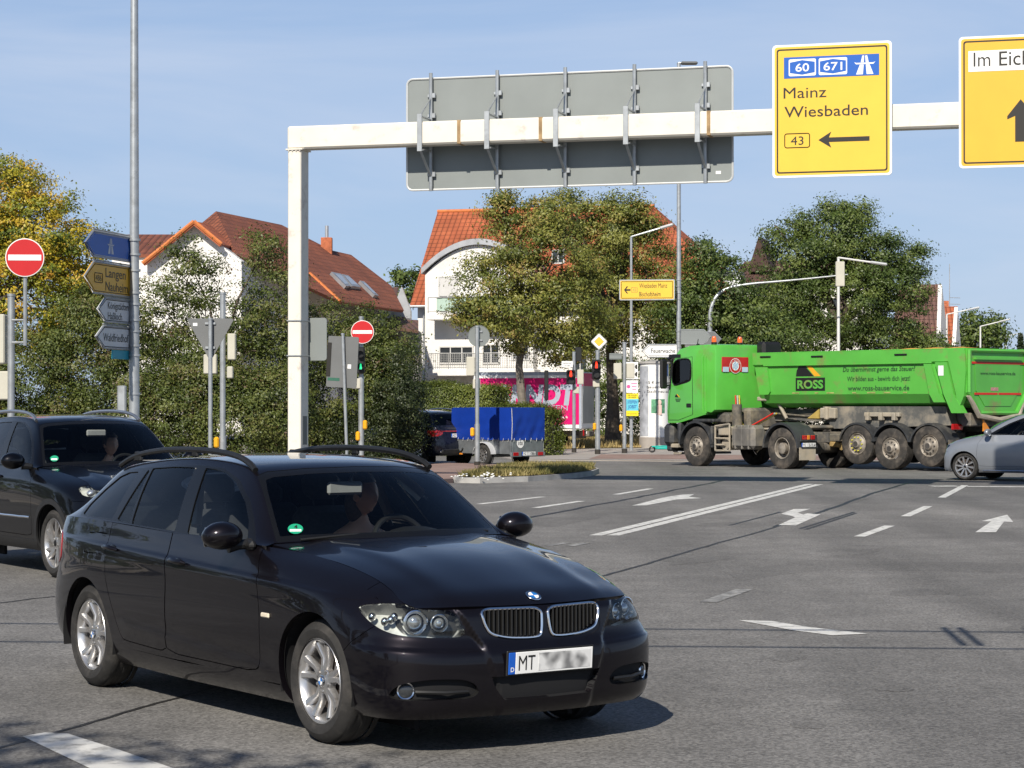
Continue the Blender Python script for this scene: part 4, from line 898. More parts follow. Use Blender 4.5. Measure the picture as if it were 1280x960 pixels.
def loops_of(S):
    E = boundary(S); key = {}
    q = np.round(S.V, 5)
    _, inv = np.unique(q, axis=0, return_inverse=True); inv = inv.ravel(); first = {}
    for i, k in enumerate(inv): first.setdefault(k, i)
    E = inv[E]; E = E[E[:, 0] != E[:, 1]]
    S2 = set(map(tuple, E)); nx = {}
    for a, b in S2:
        if (b, a) not in S2: nx.setdefault(a, []).append(b)
    out = []
    while nx:
        a = next(iter(nx)); L = [a]
        while nx.get(L[-1]):
            b = nx[L[-1]].pop()
            if not nx[L[-1]]: del nx[L[-1]]
            if b == L[0]: break
            L.append(b)
        if len(L) > 5: out.append(S.V[[first[k] for k in L]])
        if a in nx and not nx[a]: del nx[a]
    return sorted(out, key=len, reverse=True)
def resample(L, n):
    L = np.concatenate([L, L[:1]]); d = np.r_[0, np.cumsum(np.linalg.norm(np.diff(L, axis=0), axis=1))]; t = np.linspace(0, d[-1], n, endpoint=False)
    return np.stack([np.interp(t, d, L[:, k]) for k in range(3)], 1)
def wheel(root, c, side, Rt, wd, rr, style, name='wheel'):
    """tyre with rim, hub cap and brake disc; side +1 = left, -1 = right"""
    T = Matrix.Translation(Vector(c)) @ (Matrix.Identity(4) if side > 0 else Matrix.Rotation(pi, 4, 'Z')); h = wd/2
    mb = MB(T)
    mb.lathe([(rr-.012, h-.035), (rr+.006, h-.010), (rr+.02, h-.002), ((rr+Rt)/2, h+.004), (Rt-.035, h-.006), (Rt-.014, h-.022), (Rt-.003, h-.045), (Rt, h-.07), (Rt, 0), (Rt, -h+.07), (Rt-.003, -h+.045), (Rt-.014, -h+.022), ((rr+Rt)/2, -h), (rr, -h+.03)], axis='y', seg=56)
    for g in (-.33, 0, .33):   # tread grooves as dark raised-edge rings
        mb.lathe([(Rt+.0015, g*wd-.004), (Rt+.003, g*wd-.0085), (Rt+.003, g*wd-.03), (Rt+.0015, g*wd-.034)], axis='y', seg=56)
    ty = mb.build(name, M_TYRE, root, fix=True)
    mb = MB(T); yo = h-.012
    mb.lathe([(rr+.004, yo+.006), (rr+.010, yo-.002), (rr-.006, yo-.004), (rr-.020, yo-.020), (rr-.028, yo-.055), (rr-.034, -h+.04)], axis='y', seg=56)
    if style == 'twin':      # five pairs of spokes
        for k in range(5):
            for s in (-1, 1):
                a0 = 2*pi*k/5+pi/2+s*.13; a1 = 2*pi*k/5+pi/2+s*.245; d0 = Vector((cos(a0), 0, sin(a0))); d1 = Vector((cos(a1), 0, sin(a1)))
                p0 = d0*.055+Vector((0, yo-.030, 0)); p1 = d1*(rr-.018)+Vector((0, yo-.014, 0)); pm = (d0+d1).normalized()*(rr*.55)+Vector((0, yo-.040, 0))
                d = (p1-p0).normalized(); sd = d.cross(Vector((0, 1, 0))).normalized()
                prof = []
                for p, wq, th in ((p0, .021, .030), (pm, .015, .026), (p1, .020, .022)): prof += [p+sd*wq-Vector((0, .006, 0)), p+sd*wq*.62+Vector((0, .008, 0)), p-sd*wq*.62+Vector((0, .008, 0)), p-sd*wq-Vector((0, .006, 0)), p-sd*wq-Vector((0, th, 0)), p+sd*wq-Vector((0, th, 0))]
                mb.add(prof, [(r*6+i, r*6+(i+1) % 6, r*6+6+(i+1) % 6, r*6+6+i) for r in range(2) for i in range(6)], False)
    elif style == 'multi':
        for k in range(10):
            a0 = 2*pi*k/10; d0 = Vector((cos(a0), 0, sin(a0))); a1 = a0+.12; d1 = Vector((cos(a1), 0, sin(a1))); sd = Vector((-sin(a0), 0, cos(a0)))
            p0 = d0*.05+Vector((0, yo-.02, 0)); p1 = d1*(rr-.016)+Vector((0, yo-.008, 0)); pr = []
            for p, wq in ((p0, .014), (p1, .022)): pr += [p+sd*wq, p-sd*wq, p-sd*wq-Vector((0, .03, 0)), p+sd*wq-Vector((0, .03, 0))]
            mb.add(pr, [(i, (i+1) % 4, 4+(i+1) % 4, 4+i) for i in range(4)])
    elif style == 'swirl':   # five split blades
        for k in range(5):
            for s, wq in ((0., .018), (.42, .012)):
                a0 = 2*pi*k/5+.2; a1 = a0+.30+s; d0 = Vector((cos(a0), 0, sin(a0))); d1 = Vector((cos(a1), 0, sin(a1))); p0 = d0*.06+Vector((0, yo-.025, 0)); p1 = d1*(rr-.014)+Vector((0, yo-.008, 0)); d = (p1-p0).normalized(); sd = d.cross(Vector((0, 1, 0)))
                pr = []
                for p, q in ((p0, wq*1.5), (p1, wq)): pr += [p+sd*q, p-sd*q, p-sd*q-Vector((0, .03, 0)), p+sd*q-Vector((0, .03, 0))]
                mb.add(pr, [(i, (i+1) % 4, 4+(i+1) % 4, 4+i) for i in range(4)])
    mb.lathe([(0, yo-.020), (.05, yo-.020), (.066, yo-.030), (.07, yo-.06), (0, yo-.06)], axis='y', seg=24)
    for k in range(5): a = 2*pi*k/5+pi/2+pi/5*0; q = Vector((.052*cos(a+.6), 0, .052*sin(a+.6))); mb.cyl(q+Vector((0, yo-.03, 0)), q+Vector((0, yo-.016, 0)), .009, seg=8)
    ri = mb.build('rim', M_RIM, ty)
    mb = MB(T); mb.lathe([(0, yo-.012), (.022, yo-.012), (.031, yo-.016), (.033, yo-.024)], axis='y', seg=24); mb.build('hub_cap', M_BPLAST if style != 'twin' else M_CHROME, ty)
    mb = MB(T); mb.lathe([(0, yo-.075), (rr*.72, yo-.075), (rr*.72, yo-.10), (0, yo-.10)], axis='y', seg=36); mb.build('brake_disc', M_DISC, ty)
    mb = MB(T); mb.lathe([(0, -h+.02), (rr-.02, -h+.02)], axis='y', seg=30); mb.build('wheel_back', M_VOID, ty)
    return ty
def roundel(mb, M, r, mats_i):
    """blue and white quartered disc facing -y of M"""
    for k in range(4):
        mb.cur = mats_i[k % 2]; mb.add([(0, -.001, 0)]+[(r*.68*cos(pi/2*k+pi/2*i/8), -.001, r*.68*sin(pi/2*k+pi/2*i/8)) for i in range(9)], [(0, i, i+1) for i in range(1, 9)], False, M)
    mb.cur = mats_i[2]; n = 28
    mb.add([(a*cos(2*pi*i/n), y, a*sin(2*pi*i/n)) for a, y in ((r*.68, -.001), (r*.95, -.0012), (r, .001)) for i in range(n)], [(j*n+i, j*n+(i+1) % n, j*n+n+(i+1) % n, j*n+n+i) for j in range(2) for i in range(n)], False, M)
def seat(root, x, y, z=.40, sc=1., m=None):
    mb = MB(); mb.box((x+.05, y, z), (.52*sc, .50*sc, .16), .05); q = Matrix.Rotation(R(-17), 3, 'Y'); mb.box((x-.30, y, z+.34), (.15, .48*sc, .62), .06, rot=q); mb.box((x-.44, y, z+.76), (.10, .27, .17), .045, rot=q); mb.tube([(x-.41, y-.07, z+.60), (x-.43, y-.07, z+.72)], .008, 6); mb.tube([(x-.41, y+.07, z+.60), (x-.43, y+.07, z+.72)], .008, 6)
    return mb.build('seat', m or M_SEAT, root)
def steering(root, x, y, z, m=None):
    mb = MB(); q = Matrix.Translation((x, y, z)) @ Matrix.Rotation(R(64), 4, 'Y'); n = 28
    mb.tube([q @ Vector((.185*cos(2*pi*i/n), .185*sin(2*pi*i/n), 0)) for i in range(n)], .016, 8, True); mb.lathe([(0, .02), (.06, .02), (.075, -.02), (0, -.03)], (0, 0, 0), 'z', 16, q)
    for a in (0, pi, pi*1.5): mb.tube([q @ Vector((.05*cos(a+pi/2), .05*sin(a+pi/2), 0)), q @ Vector((.18*cos(a+pi/2), .18*sin(a+pi/2), 0))], .013, 6)
    return mb.build('steering_wheel', M_BPLAST, root)
def number_plate(root, M, text, smudge=True, name='number_plate', parent=None):
    mb = MB(M); mb.box((0, .006, 0), (.535, .012, .125), .004); pl = mb.build(name, M_BPLAST, root); mb = MB(M); mb.box((0.02, -.002, 0), (.474, .006, .108), .002); mb.build('plate_face', M_WHITE, pl)
    mb = MB(M); mb.box((-.238, -.002, 0), (.04, .0062, .108), .002); mb.build('country_band', M_BLUE, pl); mb = MB(M); text_into(mb, 'D', None, -.247, -.040, .022, y=-.0065, bold=.02); mb.build('country_letter', M_WHITE, pl)
    mb = MB(M); text_into(mb, text, None, -.20, -.036, .074, width=.050*len(text), y=-.0065, bold=.002); mb.build('lettering', M_BLK, pl)
    if smudge: mb = MB(M); mb.box((.082, -.0055, 0), (.32, .002, .088), .0005); mb.build('blurred_letters', M_SMUDGE, pl)
    return pl
def frame_from(p, n, up=(0, 0, 1)):
    """matrix whose -y axis points along n at p"""
    y = -Vector(n).normalized(); x = y.cross(Vector(up)).normalized(); z = x.cross(y); return Matrix(((x.x, y.x, z.x, p[0]), (x.y, y.y, z.y, p[1]), (x.z, y.z, z.z, p[2]), (0, 0, 0, 1)))
def drop_mid(S):
    k = (np.abs(S.V[:, 1][S.T]) < .004).all(1); return compact(Surf(S.V, S.N, S.T[~k]))
class Look:
    """finds points on a surface from two of the coordinates"""
    def __init__(s, S): s.V, s.N = S.V, S.N
    def yat(s, x, z, ymin=.5):
        k = s.V[:, 1] > ymin; d = (s.V[k, 0]-x)**2+(s.V[k, 2]-z)**2; i = np.argsort(d)[:4]; w_ = 1/(d[i]+1e-9); return (s.V[k][i]*w_[:, None]).sum(0)/w_.sum(), (s.N[k][i]*w_[:, None]).sum(0)/w_.sum()
    def xat(s, y, z, xmin=.1):
        k = s.V[:, 0] > xmin; d = (s.V[k, 1]-y)**2+(s.V[k, 2]-z)**2; i = np.argsort(d)[:4]; w_ = 1/(d[i]+1e-9); return (s.V[k][i]*w_[:, None]).sum(0)/w_.sum(), (s.N[k][i]*w_[:, None]).sum(0)/w_.sum()
    def near(s, x, y, xmin=-9):
        d = (s.V[:, 0]-x)**2+(s.V[:, 1]-y)**2; i = np.argsort(d)[:4]; w_ = 1/(d[i]+1e-9); return (s.V[i]*w_[:, None]).sum(0)/w_.sum(), (s.N[i]*w_[:, None]).sum(0)/w_.sum()
def pair(fn):
    for s in (1, -1): fn(s)
def mir(S, s): return S if s > 0 else mirror(S)
M_MIR = Matrix.Scale(-1, 4, (0, 1, 0))
def side_mb(s): return MB(None if s > 0 else M_MIR)

def build_car(root, surfs, sp):
    A, B, C = surfs; P = sp['paint']; SA, SB, SC_ = grid_surf(A, sp.get('fa', False)), grid_surf(B, sp.get('fb', False)), grid_surf(C, sp.get('fc', False))
    for S in (SA, SB, SC_):                               # make every sheet face outwards
        c = np.array([-1.4, 0, .55]); o = ((S.V-c)*S.N).sum(1)
        if np.median(o) < 0: S.N *= -1; S.T = S.T[:, ::-1].copy()
        f = np.cross(S.V[S.T[:, 1]]-S.V[S.T[:, 0]], S.V[S.T[:, 2]]-S.V[S.T[:, 0]]); bad = (f*S.N[S.T[:, 0]]).sum(1) < 0
        S.T[bad] = S.T[bad][:, ::-1]
    look = Look(SA); Rw, rb = sp['tyre_r'], sp['arch_r']; xr = sp['rear_axle']
    parts = {}
    def cut(S, fn):
        return clip(S, fn(S.V))
    # inner dark shell behind the panels
    inner = offset(SA, -.035)
    def archf(V): 
        d = np.minimum(np.hypot(V[:, 0], V[:, 2]-sp['axle_z']), np.hypot(V[:, 0]-xr, V[:, 2]-sp['axle_z']))-rb
        return np.where(V[:, 1] > .5, d, 1.)
    _, body = cut(SA, archf); _, inner = cut(inner, archf)
    # front openings
    xz = lambda V: V[:, [0, 2]]; yz = lambda V: V[:, [1, 2]]; tz = lambda V: np.stack([V[:, 1]-V[:, 0], V[:, 2]], 1)
    def region(poly, prj, xmin=None, xmax=None):
        def fn(V):
            d = poly_sd(prj(V), poly)
            if xmin is not None: d = np.where(V[:, 0] > xmin, d, np.maximum(d, .05))
            if xmax is not None: d = np.where(V[:, 0] < xmax, d, np.maximum(d, .05))
            return d
        return fn
    for key, prj in (('headlight', tz), ('kidney', yz), ('intake', yz), ('grille_low', yz)):
        if key in sp:
            parts[key], body = cut(body, region(sp[key], prj, .2))
            if key == 'headlight': _, inner = clip(inner, region(sp[key], prj, .2)(inner.V)-.012)
    if 'tail' in sp: parts['tail'], body = cut(body, region(sp['tail'], lambda V: np.stack([V[:, 1]+V[:, 0], V[:, 2]], 1), None, xr-.2))
    # doors and shut lines
    gw = sp.get('gap', .0042)
    doors = []
    for poly in sp.get('doors', []):
        fn = region(poly, xz)
        def fd(V, fn=fn): return np.where(V[:, 1] > .55, fn(V), .05)
        d, body = clip(body, fd(body.V)); d, _ = clip(d, fd(d.V)+1.3*gw); doors.append(d)
    for ln, prj, cond in sp.get('seams', []):
        pr = {'xz': xz, 'tz': tz, 'yz': yz}[prj]
        _, body = clip(body, np.where(cond(body.V), line_d(pr(body.V), ln)-gw, 1))
    bumper = None
    if 'bumper_x' in sp:
        f = lambda V: -np.where(V[:, 1] > -1, np.minimum(sp['bumper_top'](V)-V[:, 2], V[:, 0]-sp['bumper_x']), 1)
        bumper, body = clip(body, f(body.V)); bumper, _ = clip(bumper, f(bumper.V)+.004)
    clad = None
    if 'clad' in sp:
        f = lambda V: np.minimum(V[:, 2]-sp['clad'], np.where(V[:, 1] > .5, np.minimum(np.hypot(V[:, 0], V[:, 2]-sp['axle_z']), np.hypot(V[:, 0]-xr, V[:, 2]-sp['axle_z']))-rb-.055, 1))
        clad, body = clip(body, f(body.V)); dd = []
        for d in doors:
            c2, d = clip(d, f(d.V)); dd.append(d); clad = join(clad, c2)
        doors = dd
        if bumper is not None: c2, bumper = clip(bumper, sp['clad']*0+bumper.V[:, 2]-sp['clad']); clad = join(clad, c2)
    both = lambda S: join(S, mirror(S))
    # greenhouse
    rl = sp['rail']; yr = lambda V: np.interp(V[:, 0], rl[:, 0], rl[:, 1])
    top = C[:, 5, :] if False else None
    def sidef(poly):
        f0 = region(poly, xz)
        return lambda V: np.maximum(f0(V), (yr(V)-.012)-V[:, 1])
    dlo, cab = clip(SC_, sidef(sp['dlo'])(SC_.V)); panes = []
    trim = dlo
    for key in sp['panes']:
        f = sidef(key); p, trim = clip(trim, f(trim.V)); panes.append(p)
    def wsf(poly, xlo=None, xhi=None, mrg=.0):
        f0 = region(poly, yz)
        def g(V):
            d = np.maximum(f0(V), V[:, 1]-(yr(V)-.004-mrg))
            if xlo is not None: d = np.maximum(d, xlo-V[:, 0])
            if xhi is not None: d = np.maximum(d, V[:, 0]-xhi)
            return d
        return g
    ws, cab = clip(cab, wsf(sp['ws'], xlo=sp['ws_x'])(cab.V)); wsb = ws
    f = wsf(sp['ws'], xlo=sp['ws_x']); ws, wsb = clip(ws, f(ws.V)+.028)
    rw_ = None
    if 'backlight' in sp: rw_, cab = clip(cab, wsf(sp['backlight'], xhi=sp['bl_x'], mrg=.03)(cab.V))
    # --- objects
    surf_obj('body', join(*[thicken(q, .03) for q in (both(body), both(cab))]), P, root)
    hood = SB; fl = sp.get('hood_gap', .004)
    hd, _ = clip(hood, hood.V[:, 1]*0+line_d(hood.V[:, :2], B[:, -1, :2])*-1+fl) if True else (hood, None)
    surf_obj('bonnet', thicken(both(hd), .02), P, root)
    surf_obj('inner_shell', both(inner), M_VOID, root); surf_obj('bonnet_underside', both(offset(SB, -.03)), M_VOID, root)
    for s in (1, -1):
        for k, d in enumerate(doors): o = surf_obj('door', thicken(mir(d, s), .02), P, root); sp.setdefault('door_objs', {})[(k, s)] = o
    if bumper is not None: sp['bumper_obj'] = surf_obj('front_bumper', thicken(both(bumper), .03), P, root)
    if clad is not None: surf_obj('wheel_arch_cladding', thicken(offset(both(clad), .006), .02), sp['clad_mat'], root)
    for s in (1, -1):
        surf_obj('window_trim', thicken(mir(trim, s), .01), M_TRIM, root)
        for k, p in enumerate(panes): surf_obj('side_window', offset(mir(p, s), -.006), sp['glass'][k], root)
    w1 = surf_obj('windscreen', offset(both(ws), -.003), M_GLS, root); surf_obj('windscreen_border', offset(both(wsb), -.002), M_TRIM, w1)
    if rw_ is not None: surf_obj('rear_window', offset(both(rw_), -.003), sp.get('rear_glass', M_GLD), root)
    if 'tail' in parts:
        for s in (1, -1): surf_obj('tail_light', thicken(offset(mir(parts['tail'], s), .004), .03), M_REDL, root)
    # wheel wells, floor, wheels
    mb = MB(); zf = sp['floor']; mb.box((xr/2, 0, zf+.03), (-xr+1.2, 1.3, .05), .02)
    for x in (0, xr):
        for s in (1, -1):
            n = 20; vs = []
            for i in range(n+1):
                a = -.25+(pi+.5)*i/n
                for y in (.50, sp['half']-.035): vs.append((x+(rb+.012)*cos(a), s*y, sp['axle_z']+(rb+.012)*sin(a)))
            mb.add(vs, [(2*i, 2*i+1, 2*i+3, 2*i+2) for i in range(n)], True); mb.box((x, s*.48, sp['axle_z']+.05), (2*rb, .03, 2*rb*.8), 0)
    mb.build('underbody', M_VOID, root)
    for s in (1, -1):
        for x in (0, xr): wheel(root, (x, s*sp['track'], Rw), s, Rw, sp['tyre_w'], sp['rim_r'], sp['rim'])
    return dict(parts=parts, look=look, SA=SA, SB=SB, SC=SC_)
# ================================================================ people (seated at the wheel)
M_SKIN = mat('skin', (.50, .30, .21), .5, var=.08, scale=12); M_HAIR = mat('brown_hair', (.06, .038, .022), .6, var=.4, scale=40, bump=.4, bscale=90); M_TOP = mat('dark_green_top', (.035, .06, .055), .9, var=.25, scale=25); M_SHIRT = mat('dark_shirt', (.03, .032, .04), .9, var=.2, scale=20); M_TROU = mat('dark_trousers', (.02, .022, .03), .9, var=.2, scale=20)
def skin_mesh(verts, edges, lev=2):
    me = bpy.data.meshes.new('skin'); me.from_pydata([v[:3] for v in verts], edges, []); ob = bpy.data.objects.new('skin', me); COL.objects.link(ob)
    md = ob.modifiers.new('s', 'SKIN'); md.use_smooth_shade = True
    for i, v in enumerate(verts):
        sv = me.skin_vertices[0].data[i]; sv.radius = (v[3], v[4] if len(v) > 4 else v[3]); sv.use_root = (i == 0)
    sb = ob.modifiers.new('b', 'SUBSURF'); sb.levels = lev
    dg = bpy.context.evaluated_depsgraph_get(); out = bpy.data.meshes.new_from_object(ob.evaluated_get(dg)); bpy.data.objects.remove(ob); bpy.data.meshes.remove(me); return out
def head_geo(mb, T):
    vs = []; seg, rings = 28, 20
    for i in range(rings+1):
        t = pi*i/rings
        for k in range(seg):
            a = 2*pi*k/seg; x, y, z = sin(t)*cos(a), sin(t)*sin(a), cos(t)
            rx, ry, rz = .098, .075, .118
            if z < 0: ry *= 1-.30*(-z)**1.5; rx *= 1-.18*(-z)**2
            if x > 0 and z < -.2: x *= 1.0
            p = Vector((rx*x, ry*y, rz*z))
            if x > .6 and abs(y) < .22 and -.38 < z < .12: p.x += .022*(1-abs(y)/.22)*(.35+(.12-z)*1.3)     # nose
            if x > .6 and .1 < abs(y) < .55 and .02 < z < .2: p.x -= .010                                  # eye sockets
            if x > .6 and abs(y) < .35 and -.58 < z < -.46: p.x += .006                                     # lips
            if x > .5 and abs(y) < .4 and z < -.8: p.x += .014                                              # chin
            vs.append(p)
    mb.add(vs, [(i*seg+k, i*seg+(k+1) % seg, (i+1)*seg+(k+1) % seg, (i+1)*seg+k) for i in range(rings) for k in range(seg)], True, T)
    for s in (-1, 1): mb.ball((0, s*.076, -.005), (.024, .010, .032), 10, 8, T)
def hand_geo(mb, T):
    """a left hand gripping a rim that runs along local z at the origin; palm towards +x"""
    mb.ball((-.045, 0, 0), (.040, .016, .042), 12, 8, T)
    for k, ln in enumerate((.92, 1.05, 1.0, .82)):
        z = .033-k*.022; mb.tube([T @ Vector(p) for p in ((-.025, -.014, z), (.012*ln, -.030, z), (.036*ln, -.012, z*.95), (.030*ln, .016, z*.92), (.012, .022, z*.9))], [.010, .0095, .009, .008, .006], 8)
    mb.tube([T @ Vector(p) for p in ((-.055, .012, .030), (-.03, .026, .046), (.002, .030, .044), (.020, .024, .036))], [.012, .011, .010, .008], 8)
def fuse(meshes, mbs, vox, name, m, parent):
    bm = bmesh.new()
    for me in meshes: bm.from_mesh(me)
    me = bpy.data.meshes.new(name); bm.to_mesh(me); bm.free()
    ob = bpy.data.objects.new(name, me); COL.objects.link(ob); tmp = mbs.build('tmp', m); 
    b2 = bmesh.new(); b2.from_mesh(me); b2.from_mesh(tmp.data); b2.to_mesh(me); b2.free(); bpy.data.objects.remove(tmp)
    md = ob.modifiers.new('r', 'REMESH'); md.mode = 'VOXEL'; md.voxel_size = vox; sm = ob.modifiers.new('c', 'SMOOTH'); sm.factor = .5; sm.iterations = 2
    dg = bpy.context.evaluated_depsgraph_get(); out = bpy.data.meshes.new_from_object(ob.evaluated_get(dg)); bpy.data.objects.remove(ob); out.name = name
    out.polygons.foreach_set('use_smooth', [True]*len(out.polygons)); return link_mesh(name, out, m, parent)
def driver(label, loc, rz, head_turn, hair_long, top, wheel_at, group=None):
    """seated figure; local x forward, origin between the hips on the seat"""
    o = thing('person', label, 'person', loc, rz, group)
    sh = .50; hz = .73; wx, wy, wz = wheel_at
    V = [(-.02, 0, .08, .15, .13), (-.07, 0, .25, .14, .11), (-.11, 0, .42, .15, .10), (-.12, 0, sh+.02, .10, .08), (-.10, 0, .60, .052), (-.085, 0, .66, .050)]
    E = [(0, 1), (1, 2), (2, 3), (3, 4), (4, 5)]
    for s in (-1, 1):
        b = len(V); V += [(-.11, s*.165, sh-.01, .062), (.06, s*.21, .30, .046), (wx-.10, wy+s*.16, wz-.02, .034), (wx-.045, wy+s*.165, wz+.01, .030)]; E += [(3, b), (b, b+1), (b+1, b+2), (b+2, b+3)]
        b = len(V); V += [(.06, s*.10, .07, .09), (.46, s*.13, .13, .072), (.62, s*.12, -.22, .052)]; E += [(0, b), (b, b+1), (b+1, b+2)]
    mb = MB(); HT = Matrix.Translation((-.06, 0, hz+.03)) @ Matrix.Rotation(head_turn, 4, 'Z'); head_geo(mb, HT)
    for s in (-1, 1): hand_geo(mb, Matrix.Translation((wx, wy+s*.175, wz+.02)) @ (Matrix.Identity(4) if s > 0 else Matrix.Scale(-1, 4, (0, 1, 0))))
    fuse([skin_mesh(V, E)], mb, .008, 'body', M_SKIN, o)
    mb = MB(HT)
    mb.ball((-.016, 0, .028), (.103, .088, .112), 20, 14)
    if hair_long: mb.ball((-.055, 0, -.06), (.065, .085, .12), 16, 12)
    h = mb.build('hair', M_HAIR, o)
    # cut the hair away from the face
    bm = bmesh.new(); bm.from_mesh(h.data); inv = HT.inverted()
    bmesh.ops.delete(bm, geom=[v for v in bm.verts if (inv @ v.co).x > .052 and (inv @ v.co).z < .058], context='VERTS'); bm.to_mesh(h.data); bm.free()
    Vt = [(-.02, 0, .07, .162, .142), (-.07, 0, .25, .152, .122), (-.11, 0, .41, .162, .112), (-.12, 0, sh, .105, .088)]; Et = [(0, 1), (1, 2), (2, 3)]
    for s in (-1, 1): b = len(Vt); Vt += [(-.11, s*.13, sh-.02, .072)]+([(-.04, s*.185, .41, .062)] if not hair_long else []); Et += [(3, b)]+([(b, b+1)] if not hair_long else [])
    me = skin_mesh(Vt, Et); me.name = 'top'; me.polygons.foreach_set('use_smooth', [True]*len(me.polygons)); link_mesh('top', me, top, o)
    Vt = [(-.02, 0, .06, .155, .135)]; Et = []
    for s in (-1, 1): b = len(Vt); Vt += [(.06, s*.10, .07, .10), (.46, s*.13, .13, .082), (.62, s*.12, -.18, .062)]; Et += [(0, b), (b, b+1), (b+1, b+2)]
    me = skin_mesh(Vt, Et); me.name = 'trousers'; me.polygons.foreach_set('use_smooth', [True]*len(me.polygons)); link_mesh('trousers', me, M_TROU, o)
    return o
# ---------------------------------------------------------------- the dark estate car in front
def relief(A):
    """pressed lines: the proud bumper centre, the bumper shoulder, the crease through the handles and the rising line above the sill"""
    A = A.copy(); X, Y, Z = A[..., 0].copy(), A[..., 1].copy(), A[..., 2].copy(); sm = lambda t: np.clip(t, 0, 1)**2*(3-2*np.clip(t, 0, 1))
    yb = np.interp(Z, [.26, .32, .383, .448, .54, .611, .69, .73], [.29, .30, .33, .356, .382, .432, .476, .50])
    A[..., 0] += np.where(X > .45, .013*sm((yb-Y)/.022), 0)
    wf = sm((X-.34)/.1)*(1-sm((yb-Y+.01)/.03)); d = sm((Z-np.interp(Y, [.4, .85], [.512, .530])+.008)/.016)*(1-sm((Z-.57)/.05)*.6); r = np.hypot(X+.1, Y)+1e-6
    A[..., 0] -= wf*d*.012*(X+.1)/r; A[..., 1] -= wf*d*.012*Y/r
    zc = np.interp(X, [-3.3, -2.4, -1.5, -.3, .3], [.905, .882, .850, .800, .765]); wx = sm((X+3.4)/.3)*(1-sm((X-.02)/.25)); t = Z-zc
    A[..., 1] += np.where(Y > .5, wx*(.005*sm((t+.09)/.08)*(1-sm((t+.006)/.014))-.004*sm((t+.004)/.014)*(1-sm((t-.03)/.07))), 0)
    z2 = np.interp(X, [-2.3, -.4], [.455, .345]); wx = sm((X+2.35)/.25)*(1-sm((X+.55)/.2)); t = Z-z2
    A[..., 1] += np.where(Y > .5, wx*(.006*sm((t+.10)/.09)*(1-sm((t+.007)/.016))-.003*sm((t+.004)/.016)*(1-sm((t-.03)/.06))), 0)
    return A
Ae, Be, Ce = estate_surfaces(); rail = np.array([C_r for C_r in Ce[:, 36, :2]])[::-1]
FW = [(-1.515, .990), (-.88, .984), (-.835, .992), (-.93, 1.085), (-1.065, 1.180), (-1.275, 1.283), (-1.456, 1.334), (-1.586, 1.349), (-1.712, 1.352)]
RWN = [(-2.245, 1.014), (-1.67, .998), (-1.844, 1.352), (-2.12, 1.350), (-2.418, 1.334)]
FIX = [(-2.462, 1.026), (-2.280, 1.020), (-2.442, 1.326), (-2.472, 1.322)]
QRT = [(-2.536, 1.030), (-2.600, 1.310), (-2.75, 1.302), (-2.86, 1.272), (-2.95, 1.195), (-3.02, 1.10), (-3.02, 1.045), (-2.96, 1.034)]
DLO = [(-.745, .985), (-1.5, .986), (-2.5, 1.020), (-3.04, 1.030), (-3.085, 1.08), (-3.00, 1.21), (-2.88, 1.312), (-2.5, 1.338), (-1.8, 1.366), (-1.5, 1.356), (-1.25, 1.298), (-1.03, 1.190), (-.88, 1.085)]
DF = [(-.68, 1.09), (-.655, .935), (-.565, .80), (-.518, .62), (-.53, .45), (-.57, .305), (-1.655, .312), (-1.632, .5), (-1.618, .70), (-1.665, .90), (-1.70, 1.09)]
DR = [(-1.70, 1.09), (-1.665, .90), (-1.618, .70), (-1.632, .5), (-1.655, .312), (-2.235, .330), (-2.275, .37), (-2.335, .49), (-2.395, .60), (-2.445, .695), (-2.462, .79), (-2.49, .95), (-2.50, 1.09)]
def rc(P, n=1, k=.12): return chaikin(P, n, True, k)
bmw = dict(paint=M_BLACKP, tyre_r=.316, tyre_w=.205, rim_r=.212, rim='twin', axle_z=.318, arch_r=.352, rear_axle=-2.76, track=.752, half=.90, floor=.20,
    headlight=chaikin([(.492, .722), (.343, .737), (.19, .741), (.0, .730), (-.215, .708), (-.262, .644), (-.305, .579), (-.109, .580), (.103, .589), (.226, .607), (.327, .634), (.43, .680)], 2),
    kidney=chaikin([(.362, .710), (.35, .639), (.322, .590), (.229, .567), (.10, .561), (.034, .566), (.022, .62), (.018, .705), (.19, .708)], 2, True, .2),
    intake=chaikin([(.806, .308), (.79, .344), (.756, .369), (.64, .388), (.43, .376), (.385, .284), (.637, .282), (.79, .286)], 2),
    grille_low=[(-.1, .383), (.335, .383), (.312, .33), (.265, .266), (-.1, .262)],
    tail=chaikin([(-2.44, .70), (-2.44, .86), (-2.55, .93), (-3.2, .91), (-3.2, .70)], 2), doors=[rc(DF), rc(DR)],
    seams=[([(-2.80, .94), (-2.52, .945), (-2.515, .825), (-2.79, .822), (-2.80, .94)], 'xz', lambda V: V[:, 1] > .6), ([(-2.30, .292), (-.36, .262)], 'xz', lambda V: V[:, 1] > .6)],
    bumper_x=.30, bumper_top=lambda V: np.where(V[:, 1] < .74, 2., np.interp(V[:, 0], [.3, .36, .484, .50], [.50, .55, .636, 2.])),
    rail=rail, dlo=DLO, panes=[FW, RWN, FIX, QRT], glass=[M_GLS, M_GLS, M_GLS, M_GLD],
    ws=[(-.2, 1.0), (.40, .998), (.62, .990), (.715, .982), (.74, 1.0), (.66, 1.20), (.585, 1.325), (.52, 1.345), (.3, 1.362), (-.2, 1.372)], ws_x=-1.24, backlight=[(-.2, 1.05), (.60, 1.05), (.50, 1.30), (-.2, 1.32)], bl_x=-3.02)
M_BEZ = mat('dark_lamp_bezel', (.07, .07, .072), .25, metal=.4, var=.15, scale=20)
BM_RZ = -R(90-35.17)
